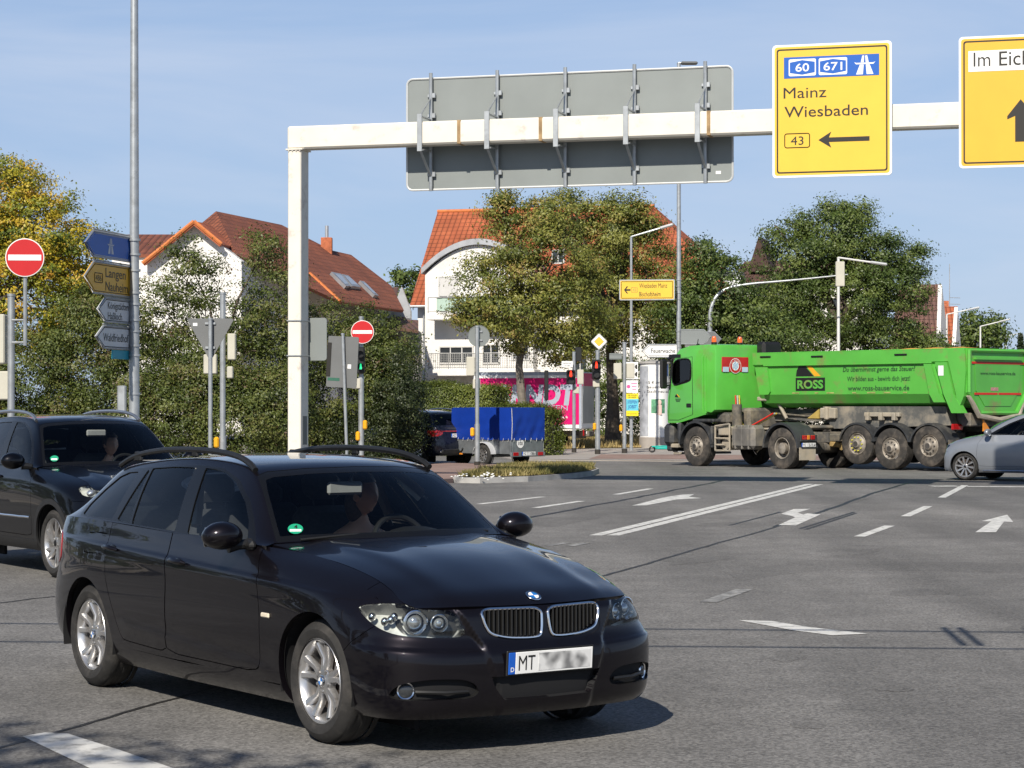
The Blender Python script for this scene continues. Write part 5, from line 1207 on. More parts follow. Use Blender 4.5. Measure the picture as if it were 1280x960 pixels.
car = thing('estate_car', 'near black estate car turning in the foreground with roof rails and woman at the wheel', 'car', (-.2893, 11.567, 0), BM_RZ)
res = build_car(car, (relief(Ae), Be, Ce), bmw); LA = res['look']; SA_ = res['SA']; SC1 = res['SC']; SB1 = res['SB']
HLs = res['parts']['headlight']; KD = res['parts']['kidney']
for s in (1, -1):
    # headlight: lens, housing, projectors
    hl = surf_obj('headlight', thicken(offset(mir(HLs, s), -.002), .012), M_LENS, car)
    bowl = offset(mir(HLs, s), -.085); surf_obj('lamp_housing', bowl, M_CHB, hl); surf_obj('lamp_wall', thicken(offset(mir(HLs, s), -.006), .08, True), M_LAMPD, hl)
    bz, _ = clip(HLs, line_d(HLs.V[:, 1:], [(.690, .662), (.505, .640)])-.064); surf_obj('lamp_bezel', offset(mir(bz, s), -.082), M_BEZ, hl)
    for (y, z, r) in ((.672, .660, .062), (.560, .650, .047)):
        p, n = LA.xat(y, z, .3); d = Vector((.93, .30*(1 if True else 1), .02)).normalized(); p = Vector(p)-Vector(n)*.030
        mb = side_mb(s); q = d.to_track_quat('Z', 'Y').to_matrix().to_4x4(); q.translation = p; mb.lathe([(r*.72, -.012), (r*.92, .004), (r, .002), (r*1.02, -.02), (r*1.0, -.05)], axis='z', seg=28, M=q); mb.build('projector_ring', M_CHROME, hl)
        mb = side_mb(s); mb.lathe([(0, .004), (r*.30, .0), (r*.55, -.012), (r*.70, -.03)], axis='z', seg=24, M=q); mb.build('projector_lens', mat('projector_glass', (.55, .57, .60), .04, metal=.75, var=.25, scale=26), hl)
    for (y, z) in ((.755, .683), (.778, .672), (.738, .700), (.80, .694)):
        p, n = LA.xat(y, z, .25); p = Vector(p)-Vector(n)*.04; mb = side_mb(s); mb.ball(p, (.02, .02, .022), 10, 8); mb.build('lamp_reflector', M_CHROME, hl)
    p0, n0 = LA.xat(.47, .64, .3); p1, _ = LA.xat(.455, .60, .3)
    # kidney grille
    kd = surf_obj('kidney_grille', offset(mir(KD, s), -.030), M_VOID, car); L = resample(loops_of(KD)[0], 120); L[:, 0] += .004
    mb = side_mb(s); mb.tube(L, .0075, 8, True); mb.build('chrome_surround', M_CHROME, kd)
    mb = side_mb(s); L2 = L.copy(); c = L2.mean(0); L2[:, 1:] = c[1:]+(L2[:, 1:]-c[1:])*1.055; L2[:, 0] -= .006; 
    for k in range(13):
        y = .034+k*.0255; p, _ = LA.xat(y, .635, .5); zt, zb = .706, (.569 if y < .24 else .569+(y-.24)*.42); mb.box((p[0]-.022, y, (zt+zb)/2), (.032, .0085, zt-zb), .002)
    mb.build('slats', M_BPLAST, kd)
    # intake backing, fog lamp
    it = surf_obj('side_intake', offset(mir(res['parts']['intake'], s), -.045), M_VOID, car); surf_obj('intake_edge', thicken(mir(res['parts']['intake'], s), .05, True), M_BPLAST, it)
    p, n = LA.xat(.752, .326, .3); d = Vector((.80, .55, 0)).normalized(); q = d.to_track_quat('Z', 'Y').to_matrix().to_4x4(); q.translation = Vector(p)-Vector(n)*.034
    mb = side_mb(s); mb.lathe([(0, .012), (.022, .010), (.036, .002), (.037, -.01)], axis='z', seg=24, M=q); fg = mb.build('fog_lamp', M_FOG, car)
    mb = side_mb(s); mb.lathe([(.036, .006), (.042, .010), (.046, .004), (.046, -.03)], axis='z', seg=24, M=q); mb.build('fog_lamp_ring', M_CHROME, fg)
    mb = side_mb(s); a, _ = LA.xat(.70, .322, .3); b, _ = LA.xat(.45, .318, .3); mb.tube([Vector(a)-Vector((.025, 0, .0)), Vector(((a[0]+b[0])/2+.012, (a[1]+b[1])/2, .318)), Vector(b)-Vector((.02, 0, 0))], .010, 6); mb.build('intake_bar', M_BPLAST, it)
    # mirror
    mb = side_mb(s); mb.ball((0, 0, 0), (.090, .116, .070), 24, 16)
    for i, v in enumerate(mb.v):
        if v.x < -.045: v.x = -.045-(v.x+.045)*-.12
        v.z += .012*(1-(v.y*s/.128)**2) if v.z > 0 else 0
        v.x += -.22*(v.y*s)**2*2; mb.v[i] = v+Vector((-.825, s*.958, 1.012))
    mo = mb.build('wing_mirror', M_BLACKP, car, ang=60)
    mb = side_mb(s); mb.tube([(-.80, .80, .972), (-.805, .87, .965), (-.815, .93, .962)], [.030, .026, .040], 10); mb.box((-.775, .825, .965), (.13, .05, .05), .02); mb.build('mirror_foot', M_BPLAST, mo)
    mb = side_mb(s); mb.prism([(-.085, -.05), (.085, -.055), (.10, 0), (.08, .05), (-.07, .055), (-.10, .0)], 'x', -.004, 0, Matrix.Translation((-.874, .955, 1.012))); mb.build('mirror_glass', M_CHROME, mo)
    # handles, side repeater
    for k, (x0, x1, z0, z1) in enumerate(((-1.575, -1.385, .836, .829), (-2.475, -2.285, .866, .858))):
        mb = side_mb(s); pts = []
        for t in np.linspace(0, 1, 9):
            p, n = LA.yat(x0+(x1-x0)*t, z0+(z1-z0)*t); pts.append(Vector(p)+Vector(n)*(.006+.030*sin(pi*t)**.5))
        mb.tube(pts, [.008, .013, .014, .014, .014, .014, .014, .013, .008], 10); dobj = bmw['door_objs'][(k, s)]; mb.build('handle', M_BLACKP, dobj)
        mb = side_mb(s); p, n = LA.yat((x0+x1)/2, (z0+z1)/2); mb.ball(Vector(p)-Vector(n)*.004, (.055, .008, .026), 16, 8); mb.build('handle_cup', M_TRIM, dobj)
    mb = side_mb(s); p, n = LA.yat(-.445, .619); mb.box(Vector(p)+Vector(n)*.004, (.085, .014, .026), .006); mb.build('side_repeater', mat('clear_repeater', (.75, .66, .50), .2, var=.2, scale=40, coat=1), car)
    # roof rail
    mb = side_mb(s); mb.tube(chaikin([(-1.16, .578, 1.352), (-1.22, .572, 1.384), (-1.36, .562, 1.422), (-1.6, .552, 1.446), (-1.95, .546, 1.455), (-2.35, .545, 1.447), (-2.68, .542, 1.418), (-2.86, .540, 1.382), (-2.98, .54, 1.340)], 2, False), .018, 8)
    mb.box((-2.72, .545, 1.40), (.09, .022, .06), .008); mb.box((-1.95, .548, 1.44), (.07, .022, .06), .008); mb.build('roof_rail', M_BPLAST, car)
# lower grille backing
gl_ = join(res['parts']['grille_low'], mirror(res['parts']['grille_low'])); go = surf_obj('lower_grille', offset(gl_, -.05), M_VOID, car); surf_obj('grille_edge', drop_mid(thicken(gl_, .05, True)), M_VOID, go)
mb = MB()
for z in (.292, .306, .320, .334): mb.tube([(.755, -.24-(z-.292)*.6, z), (.785, 0, z), (.755, .24+(z-.292)*.6, z)], .004, 5)
for k in range(23): y = -.24+k*.0218; mb.tube([(.785-.5*y*y, y, .286), (.785-.5*y*y, y, .338)], .0035, 5)
mb.box((.77, 0, .352), (.02, .58, .014), .004); mb.build('mesh_bars', M_BPLAST, go)
# chrome blades beside the centre section
p, n = LA.xat(.0, .755, .5)
ep, en = SB1.V, SB1.N; i = np.argmin((ep[:, 0]-.688)**2+(ep[:, 1])**2); M_ = frame_from(Vector(ep[i])+Vector(en[i])*.004, en[i], (1, 0, .2)); M_B = mat('badge_blue', (.01, .16, .50), .25, var=.02, coat=1)
mb = MB(); roundel(mb, M_, .041, (0, 1, 2)); bd = mb.build('badge', [M_B, M_WHITE, M_CHROME], car)
pm = Matrix.Translation((.838, 0, .445)) @ Matrix.Rotation(R(90), 4, 'Z') @ Matrix.Rotation(R(4), 4, 'X')
number_plate(car, pm, 'MT')
for fl in [o for o in COL.objects if o.parent == car and o.name.startswith('wheel') and not o.name.startswith('wheel_')]:
    s = 1 if fl.data.vertices[0].co.y > 0 else -1; cx_ = 0 if fl.data.vertices[0].co.x > -1.4 else -2.76
    for c in fl.children:
        if c.name.startswith('hub_cap'):
            mb = MB(); roundel(mb, frame_from((cx_, s*(.752+.1025-.012-.0085), .316), (0, s, 0)), .029, (0, 1, 2)); mb.build('hub_badge', [M_B, M_WHITE, M_CHROME], fl)
# interior
mb = MB(); mb.box((-.86, 0, .915), (.52, 1.40, .10), .05); mb.box((-.99, 0, .78), (.30, 1.38, .26), .08); mb.ball((-1.0, .37, .95), (.14, .20, .07), 16, 8); mb.build('dashboard', M_BPLAST, car)
for y in (.37, -.37): seat(car, -1.62, y, .46)
mb = MB(); mb.box((-2.42, 0, .50), (.5, 1.25, .16), .05); q = Matrix.Rotation(R(-20), 3, 'Y'); mb.box((-2.72, 0, .80), (.14, 1.25, .60), .05, rot=q)
for y in (-.42, .42): mb.box((-2.86, y, 1.14), (.09, .24, .14), .04)
mb.build('rear_bench', M_SEAT, car); steering(car, -1.13, .37, .90)
mb = MB(); mb.box((-1.06, -.06, 1.245), (.03, .23, .075), .02); mb.tube([(-1.07, 0, 1.34), (-1.06, -.02, 1.28)], .010, 6); mb.box((-1.11, 0, 1.345), (.10, .09, .03), .01); mb.build('rear_view_mirror', mat('mirror_back', (.25, .25, .25), .5), car)
mb = MB(); mb.poly([(-2.9, -.5, 1.372), (-1.25, -.52, 1.372), (-1.25, .52, 1.372), (-2.9, .5, 1.372)]); mb.build('headliner', M_BEIGE, car)
for s in (1, -1):
    mb = side_mb(s); mb.tube([(-1.72, .66, 1.02), (-1.83, .575, 1.34)], .035, 6); mb.build('pillar_liner', M_BEIGE, car)
    mb = side_mb(s); mb.tube([(-1.70, .655, .98), (-1.80, .60, 1.24)], .012, 5); mb.build('seat_belt', M_BPLAST, car)
# wipers, environmental sticker
mb = MB()
for a, b in (((-.58, -.62, .995), (-.50, -.05, 1.022)), ((-.56, .02, 1.018), (-.62, .62, 1.0))): mb.tube([Vector(a), (Vector(a)+Vector(b))/2+Vector((.015, 0, .008)), Vector(b)], .008, 6)
mb.build('wiper', M_BPLAST, car)
k = SC1.V[:, 1] > 0; vv, nn = SC1.V[k], SC1.N[k]; i = np.argmin((vv[:, 1]-.600)**2+(vv[:, 2]-1.035)**2+(vv[:, 0]+.70)**2*.2); n_ = nn[i]*[1, -1, 1]; M_ = frame_from(Vector(vv[i]*[1, -1, 1])-Vector(n_)*.004+Vector(n_)*.008, n_)
mb = MB(M_); mb.add([(.041*cos(2*pi*i/24), 0, .041*sin(2*pi*i/24)) for i in range(24)], [list(range(24))]); st = mb.build('emission_sticker', M_GREEN, car)
mb = MB(M_); mb.box((0, -.001, -.014), (.062, .001, .018)); mb.build('sticker_field', M_WHITE, st); mb = MB(M_); text_into(mb, '4', None, -.008, .002, .026, y=-.0015, bold=.03); mb.build('sticker_number', M_BLK, st)
driver('woman in a sleeveless dark green top driving the near black estate car', car.matrix_world @ Vector((0, 0, 0)) if False else Matrix.Translation((-.2893, 11.567, 0)) @ Matrix.Rotation(BM_RZ, 4, 'Z') @ Vector((-1.50, .37, .42)), BM_RZ, R(18), True, M_TOP, (.40, 0, .46))
# ---------------------------------------------------------------- the other cars: the same kind of shell with other proportions
def hermite_map(keys):
    k = np.array(sorted(keys), float); x, y = k[:, 0], k[:, 1]; h = np.diff(x); d = np.diff(y)/h; m = np.r_[d[0], (d[:-1]*d[1:] > 0)*2*d[:-1]*d[1:]/(d[:-1]+d[1:]+1e-12), d[-1]]
    def f(v):
        v = np.asarray(v, float); i = np.clip(np.searchsorted(x, v)-1, 0, len(h)-1); t = (v-x[i])/h[i]
        c = (2*t**3-3*t**2+1)*y[i]+(t**3-2*t**2+t)*h[i]*m[i]+(-2*t**3+3*t**2)*y[i+1]+(t**3-t**2)*h[i]*m[i+1]
        return np.where(v < x[0], y[0]+(v-x[0])*d[0], np.where(v > x[-1], y[-1]+(v-x[-1])*d[-1], c))
    return f
def warp_spec(kx, kz, ky, over):
    fx, fz = hermite_map(kx), hermite_map(kz); out = []
    for S in estate_surfaces():
        S = S.copy(); S[..., 0] = fx(S[..., 0]); S[..., 2] = fz(S[..., 2]); S[..., 1] *= ky; out.append(S)
    w2 = lambda P: [(float(fx(a)), float(fz(b))) for a, b in P]
    sp = dict(bmw); 
    for k in ('headlight', 'kidney', 'intake', 'grille_low', 'bumper_x', 'bumper_top', 'door_objs', 'bumper_obj'): sp.pop(k, None)
    sp['rail'] = np.array(out[2][:, 36, :2])[::-1]; sp['dlo'] = w2(DLO); sp['panes'] = [w2(q) for q in (FW, RWN, FIX, QRT)]; sp['doors'] = [rc(w2(DF)), rc(w2(DR))]; sp['seams'] = []
    yz2 = lambda P: [(a*ky, float(fz(b))) for a, b in P]
    sp['ws'] = yz2(bmw['ws']); sp['ws_x'] = float(fx(-1.24)); sp['backlight'] = yz2(bmw['backlight']); sp['bl_x'] = float(fx(-3.02)); sp['tail'] = [(float(fx(a-.8)+.8*ky), float(fz(b))) for a, b in bmw['tail']]
    sp['half'] = .9*ky; sp['track'] = .752*ky; sp['rear_axle'] = float(fx(-2.76)); sp.update(over); return out, sp, fx, fz
def common_bits(root, res, sp, fx, fz, ky, rails=True, pm=None, mirror_y=.97):
    L = res['look']
    for s in (1, -1):
        for k, (x0, x1, z) in enumerate(((-1.575, -1.385, .835), (-2.475, -2.285, .862))):
            mb = side_mb(s); pts = []
            for t in np.linspace(0, 1, 7): p, n = L.yat(float(fx(x0+(x1-x0)*t)), float(fz(z))); pts.append(Vector(p)+Vector(n)*(.004+.028*sin(pi*t)**.5))
            mb.tube(pts, .013, 8); mb.build('handle', sp['paint'], sp['door_objs'][(k, s)])
        mb = side_mb(s); c = Vector((float(fx(-.80)), mirror_y*ky, float(fz(1.03)))); mb.ball(c, (.085, .125, .085), 20, 14)
        for i, v in enumerate(mb.v):
            if v.x < c.x-.04: v.x = c.x-.04
        mo = mb.build('wing_mirror', sp.get('mirror_mat', sp['paint']), root, ang=60); mb = side_mb(s); mb.tube([(c.x+.02, .80*ky, c.z-.06), (c.x, .90*ky, c.z-.05)], [.03, .04], 8); mb.build('mirror_foot', M_BPLAST, mo)
        if rails: mb = side_mb(s); mb.tube(chaikin([(float(fx(a)), b*ky, float(fz(c_))) for a, b, c_ in ((-1.25, .572, 1.372), (-1.36, .562, 1.418), (-1.6, .552, 1.446), (-1.95, .546, 1.456), (-2.35, .545, 1.448), (-2.72, .54, 1.418), (-2.92, .54, 1.345))], 2, False), .018, 8); mb.build('roof_rail', sp.get('rail_mat', M_SATIN), root)
    zc = float(fz(.92)); mb = MB(); x = float(fx(-.86)); mb.box((x, 0, zc-.03), (.5, 1.38*ky, .10), .05); mb.build('dashboard', M_BPLAST, root)
    for y in (.38, -.38): seat(root, float(fx(-1.62)), y*ky, float(fz(.46)))
    mb = MB(); x = float(fx(-2.45)); z = float(fz(.5)); mb.box((x, 0, z), (.5, 1.25, .16), .05); mb.box((x-.3, 0, z+.32), (.14, 1.25, .62), .05, rot=Matrix.Rotation(R(-18), 3, 'Y')); mb.build('rear_bench', M_SEAT, root)
    steering(root, float(fx(-1.10)), .38*ky, float(fz(.90)))
    mb = MB(); mb.box((float(fx(-1.04)), 0, float(fz(1.255))), (.03, .22, .07), .02); mb.build('rear_view_mirror', mat('mirror_back', (.25, .25, .25), .5), root)
M_CLAD = mat('cladding_plastic', (.020, .020, .021), .55, var=.15, scale=10)
# --- black sport utility car behind on the left
kx = [(-3.73, -3.60), (-2.76, -2.68), (-1.8, -1.72), (-1.165, -1.09), (-.62, -.56), (0, 0), (.45, .46), (.82, .86)]; kz = [(.165, .25), (.52, .62), (.72, .88), (.97, 1.085), (1.2, 1.36), (1.43, 1.625)]
sf, sp, fx, fz = warp_spec(kx, kz, 1.02, dict(paint=M_SUVP, tyre_r=.345, tyre_w=.225, rim_r=.245, rim='swirl', axle_z=.35, arch_r=.385, floor=.28, clad=.36, clad_mat=M_CLAD, glass=[M_GLS, M_GLD, M_GLD, M_GLD],
    headlight=chaikin([(.37, .915), (.22, .935), (-.12, .895), (-.20, .84), (-.05, .815), (.22, .825), (.33, .87)], 2), bumper_x=.42, bumper_top=lambda V: np.where(V[:, 1] < .78, 2., .78)))
h_ = R(34); hv = Vector((sin(h_), -cos(h_), 0)); lv = Vector((cos(h_), sin(h_), 0)); pc = G(67, 722.5)
suv = thing('sport_utility_car', 'black high roofed car with silver roof rails behind the estate car tail', 'car', (pc+lv*.865), atan2(hv.y, hv.x)); rs = build_car(suv, sf, sp); common_bits(suv, rs, sp, fx, fz, 1.02, mirror_y=.99)
for s in (1, -1):
    H = rs['parts']['headlight']; hl = surf_obj('headlight', thicken(offset(mir(H, s), -.002), .012), M_LENS, suv); surf_obj('lamp_housing', offset(mir(H, s), -.05), M_CHB, hl); surf_obj('lamp_wall', thicken(offset(mir(H, s), -.005), .05, True), M_CHROME, hl)
    p, n = rs['look'].xat(.72, .875, .2); mb = side_mb(s); mb.ball(Vector(p)-Vector(n)*.03, (.045, .05, .038), 14, 10); mb.build('projector_lens', MATS['projector_glass'], hl)
    p, n = rs['look'].xat(.62, .872, .2); mb = side_mb(s); mb.ball(Vector(p)-Vector(n)*.03, (.035, .045, .030), 14, 10); mb.build('projector_lens', MATS['projector_glass'], hl)
    a = [Vector(rs['look'].yat(x, .585)[0])+Vector(rs['look'].yat(x, .585)[1])*.008 for x in np.linspace(-2.2, -.5, 14)]; mb = side_mb(s); mb.tube(a, .012, 6); mb.build('door_strip', M_CHROME, suv)
    e = [(q[0], q[1]) for q in sp['dlo']]
mb = MB(); yk = Matrix.Translation((.885, 0, .55)) @ Matrix.Rotation(R(90), 4, 'Z'); number_plate(suv, yk, 'GG', True)
mb = MB()
for z in (.78, .84): mb.tube([(.80, -.5, z), (.86, 0, z), (.80, .5, z)], .012, 6)
mb.build('grille_bar', M_CHROME, suv)
k = rs['SC'].V; i = np.argmin((k[:, 1]-.60)**2+(k[:, 2]-1.16)**2+(k[:, 0]-float(fx(-.72)))**2*.2); n_ = rs['SC'].N[i]*[1, -1, 1]; M_ = frame_from(Vector(k[i]*[1, -1, 1])+Vector(n_)*.004, n_)
mb = MB(M_); mb.add([(.042*cos(2*pi*i/24), 0, .042*sin(2*pi*i/24)) for i in range(24)], [list(range(24))]); st = mb.build('emission_sticker', M_GREEN, suv); mb = MB(M_); mb.box((0, -.001, -.012), (.06, .001, .022)); mb.build('sticker_field', M_WHITE, st)
TM = Matrix.Translation(suv.location) @ Matrix.Rotation(suv.rotation_euler.z, 4, 'Z')
driver('man in a dark shirt driving the black high roofed car', TM @ Vector((float(fx(-1.48)), .38, float(fz(.44)))), suv.rotation_euler.z, 0, False, M_SHIRT, (.40, 0, .47))
# --- grey blue compact van at the right edge
kx = [(-3.73, -3.50), (-2.76, -2.70), (-1.8, -1.95), (-1.165, -1.22), (-.62, -.40), (-.2, -.10), (.3, .30), (.55, .48), (.82, .62)]; kz = [(.165, .19), (.52, .55), (.72, .79), (.97, 1.03), (1.2, 1.32), (1.43, 1.575)]
sf, sp, fx, fz = warp_spec(kx, kz, .985, dict(paint=M_GREYP, tyre_r=.318, tyre_w=.205, rim_r=.235, rim='multi', axle_z=.32, arch_r=.352, floor=.22, glass=[M_GLS, M_GLD, M_GLD, M_GLD], mirror_mat=M_GREYP, seams=[],
    headlight=chaikin([(.40, .80), (.25, .82), (-.15, .77), (-.22, .69), (-.05, .66), (.22, .70), (.34, .75)], 2), bumper_x=.40, bumper_top=lambda V: np.where(V[:, 1] < .76, 2., .66)))
pc = G(1205.6, 600.5); a_ = R(54); hv = Vector((-sin(a_), cos(a_), 0)); lv = Vector((-cos(a_), -sin(a_), 0))
cv = thing('compact_van', 'grey blue compact car entering at the right edge behind the tipper tail', 'car', pc-lv*.84, atan2(hv.y, hv.x)); rs = build_car(cv, sf, sp); common_bits(cv, rs, sp, fx, fz, .985, rails=False, mirror_y=.985)
for s in (1, -1):
    H = rs['parts']['headlight']; hl = surf_obj('headlight', thicken(offset(mir(H, s), -.002), .012), M_LENS, cv); surf_obj('lamp_housing', offset(mir(H, s), -.05), M_CHB, hl); surf_obj('lamp_wall', thicken(offset(mir(H, s), -.005), .05, True), M_LAMPD, hl)
    a = [Vector(rs['look'].yat(x, .24)[0])+Vector(rs['look'].yat(x, .24)[1])*.006 for x in np.linspace(-2.25, -.45, 14)]; mb = side_mb(s); mb.tube(a, .012, 6); mb.build('sill_strip', M_CHROME, cv)
TM = Matrix.Translation(cv.location) @ Matrix.Rotation(cv.rotation_euler.z, 4, 'Z')
driver('dim figure in a dark shirt at the wheel of the grey blue car', TM @ Vector((float(fx(-1.50)), .37, float(fz(.46)))), cv.rotation_euler.z, 0, False, M_SHIRT, (.40, 0, .46))
# --- dark car seen from behind, towing the blue trailer
kx = [(-3.73, -3.60), (-2.76, -2.75), (-1.165, -1.12), (-.62, -.60), (0, 0), (.82, .84)]; kz = [(.165, .24), (.52, .60), (.72, .86), (.97, 1.06), (1.2, 1.34), (1.43, 1.60)]
sf, sp, fx, fz = warp_spec(kx, kz, 1.03, dict(paint=M_DKP, tyre_r=.345, tyre_w=.225, rim_r=.24, rim='multi', axle_z=.35, arch_r=.38, floor=.28, glass=[M_GLD]*4, rear_glass=M_GLD))
a_ = R(38); hv = Vector((-sin(a_), cos(a_), 0)); rv = Vector((hv.y, -hv.x, 0)); pr = G(582, 580.6); tow = thing('tow_car', 'dark parked car seen from behind and hitched to the blue trailer', 'car', pr-rv*.88+hv*2.75, atan2(hv.y, hv.x)); rs = build_car(tow, sf, sp); common_bits(tow, rs, sp, fx, fz, 1.03, rails=True)
SAv = rs['SA'].V
def tailx(y, z): k = SAv[:, 0] < -3.0; d = (SAv[k, 1]-y)**2+(SAv[k, 2]-z)**2; return SAv[k][np.argmin(d), 0]
number_plate(tow, Matrix.Translation((tailx(0, .86)-.012, -.02, .86)) @ Matrix.Rotation(R(-90), 4, 'Z'), 'MZ', True)
mb = MB(); xs = tailx(0, .98)-.004; mb.tube([(tailx(.6, .98)-.004, .6, .98), (xs, .25, .98), (xs, -.25, .98), (tailx(.6, .98)-.004, -.6, .98)], .018, 6); mb.build('tail_light_band', M_REDL, tow)
mb = MB(); mb.box((tailx(0, .42)-.01, 0, .40), (.06, 1.2, .16), .03); mb.build('rear_diffuser', M_BPLAST, tow)
for s in (1, -1): mb = side_mb(s); mb.box((tailx(.55, .45)-.02, .55, .40), (.05, .16, .06), .02); mb.build('exhaust_trim', M_CHROME, tow)
mb = MB(); mb.tube([(-3.4, 0, .42), (-3.72, 0, .40), (-3.78, 0, .46)], .025, 8); mb.ball((-3.78, 0, .49), .03, 10, 8); mb.build('tow_bar', M_BPLAST, tow)
# --- blue covered trailer
wl, wr = G(604.5, 583.2), G(652, 582); ax_ = (wr-wl).normalized(); hv = Vector((-ax_.y, ax_.x, 0)); ce = (wl+wr)/2; TW = 1.30
tr = thing('box_trailer', 'small grey box trailer under a bright blue tarpaulin cover', 'trailer', ce, atan2(hv.y, hv.x))
M_GALV = mat('galvanised_steel', (.23, .25, .265), .45, metal=.55, var=.2, scale=5, stain=(.26, .27, .28), stain_amt=.3, stain_scale=4); M_TARP = mat('blue_tarpaulin', (.006, .036, .28), .42, var=.10, scale=2.5, bump=.25, bscale=5); M_TYG = M_TYRE
s_ = F_PX/62; hb, ht = (583-548)/s_+.02, (583-511)/s_+.02; xb, xf = -1.02, 1.45; yw = .60
mb = MB()
for y in (yw, -yw): mb.box(((xb+xf)/2, y, .36+(hb-.36)/2), (xf-xb, .03, hb-.36), .006)
for x in (xb, xf): mb.box((x, 0, .36+(hb-.36)/2), (.03, 2*yw-.034, hb-.36), .006)
mb.box(((xb+xf)/2, 0, .37), (xf-xb-.04, 2*yw-.04, .03))
bx = mb.build('box', M_GALV, tr)
for x in (xb+.02, xf-.02, .2):
    for y in (yw+.018, -yw-.018): mb = MB(); mb.box((x, y, (.34+hb)/2), (.06, .02, hb-.34), .006); mb.build('side_post', M_GALV, tr)
# tarpaulin: a grid box with soft wrinkles
mb = MB(); nx, nz = 26, 16
def tq(f):
    vs = []; 
    for i in range(nx+1):
        for j in range(nz+1): vs.append(f(i/nx, j/nz))
    mb.add(vs, [(i*(nz+1)+j, (i+1)*(nz+1)+j, (i+1)*(nz+1)+j+1, i*(nz+1)+j+1) for i in range(nx) for j in range(nz)], True)
wr_ = lambda a, b: .012*sin(a*23+b*3)+.009*sin(a*41+1+b*9)+.006*sin(b*17+a*6)
Y2 = yw+.035; X0, X1 = xb-.035, xf+.03; zt, zb_ = ht, hb-.06
for sg in (1, -1): tq(lambda u, v, sg=sg: (X0+(X1-X0)*u, sg*(Y2+wr_(u, v)*(1-v)*(u > .02)*(u < .98)), zb_+(zt-zb_)*v+.01*sin(u*30)*(1-v)))
for xx, sg in ((X0, -1), (X1, 1)): tq(lambda u, v, xx=xx, sg=sg: (xx+sg*wr_(u*.6, v)*(1-v)*(u > .02)*(u < .98), -Y2+2*Y2*u, zb_+(zt-zb_)*v+.008*sin(u*22)*(1-v)))
tq(lambda u, v: (X0+(X1-X0)*u, -Y2+2*Y2*v, zt+.015*sin(u*pi)*sin(v*pi)+.004*sin(u*19)))
mb.build('tarpaulin', M_TARP, tr, ang=60)
M_CORD = mat('white_cord', (.6, .6, .58), .8)
for k in range(12): x = X0+.1+(X1-X0-.2)*k/11; mb = MB(); mb.tube([(x, Y2+.012, zb_+.05), (x+.02, Y2+.014, zb_-.04)], .006, 4); mb.build('lacing', M_CORD, tr)
for k in range(6): y = -Y2+.1+(2*Y2-.2)*k/5; mb = MB(); mb.tube([(X0-.014, y, zb_+.05), (X0-.014, y+.02, zb_-.04)], .006, 4); mb.build('lacing', M_CORD, tr)
mb = MB(); mb.tube([(X0-.014, Y2, zt-.02), (X0-.016, Y2-.02, (zt+zb_)/2), (X0-.014, Y2, zb_)], .008, 4); mb.build('corner_cord', M_CORD, tr)
for s in (1, -1):
    wheel(tr, (0, s*.70, .31), s, .31, .17, .19, 'multi'); mb = MB(); n = 12; vs = []
    for i in range(n+1): a = pi*.02+pi*.96*i/n; vs += [(.39*cos(a), s*.60, .33+.37*sin(a)), (.39*cos(a), s*.80, .33+.37*sin(a)), (.39*cos(a), s*.80, .30+.37*sin(a))]
    mb.add(vs, [(3*i, 3*i+1, 3*i+4, 3*i+3) for i in range(n)]+[(3*i+1, 3*i+2, 3*i+5, 3*i+4) for i in range(n)], True); mb.build('mudguard', mat('white_mudguard', (.5, .51, .52), .4, var=.1), tr)
    mb = MB(); mb.box((xb-.03, s*.47, .36), (.05, .20, .10), .01); mb.build('tail_light', M_REDL, tr)
mb = MB(); mb.box((xb-.02, 0, .35), (.05, 2*yw+.1, .13), .01); mb.build('light_bar', M_GALV, tr)
number_plate(tr, Matrix.Translation((xb-.06, .0, .37)) @ Matrix.Rotation(R(-90), 4, 'Z'), 'MZ', True)
mb = MB(); mb.tube([(1.4, 0, .36), (2.75, 0, .42)], .045, 8); mb.build('drawbar', M_GALV, tr); mb = MB(); mb.box((0, 0, .30), (.09, 1.3, .08), .02); mb.build('axle', M_GALV, tr)
mb = MB(); mb.cyl((xb-.018, .28, .66), (xb-.022, .28, .66), .13, seg=24); lb = mb.build('speed_sign', M_WHITE, tr); mb = MB(Matrix.Translation((xb-.025, .28, .61)) @ Matrix.Rotation(R(-90), 4, 'Z')); text_into(mb, '100', None, 0, 0, .10, .17, align='c', bold=.01); mb.build('lettering', M_BLK, lb)
mb = MB(); mb.box((xf-.4, yw+.05, .34), (.12, .04, .05), .01); mb.build('side_reflector', M_AMBER, tr)
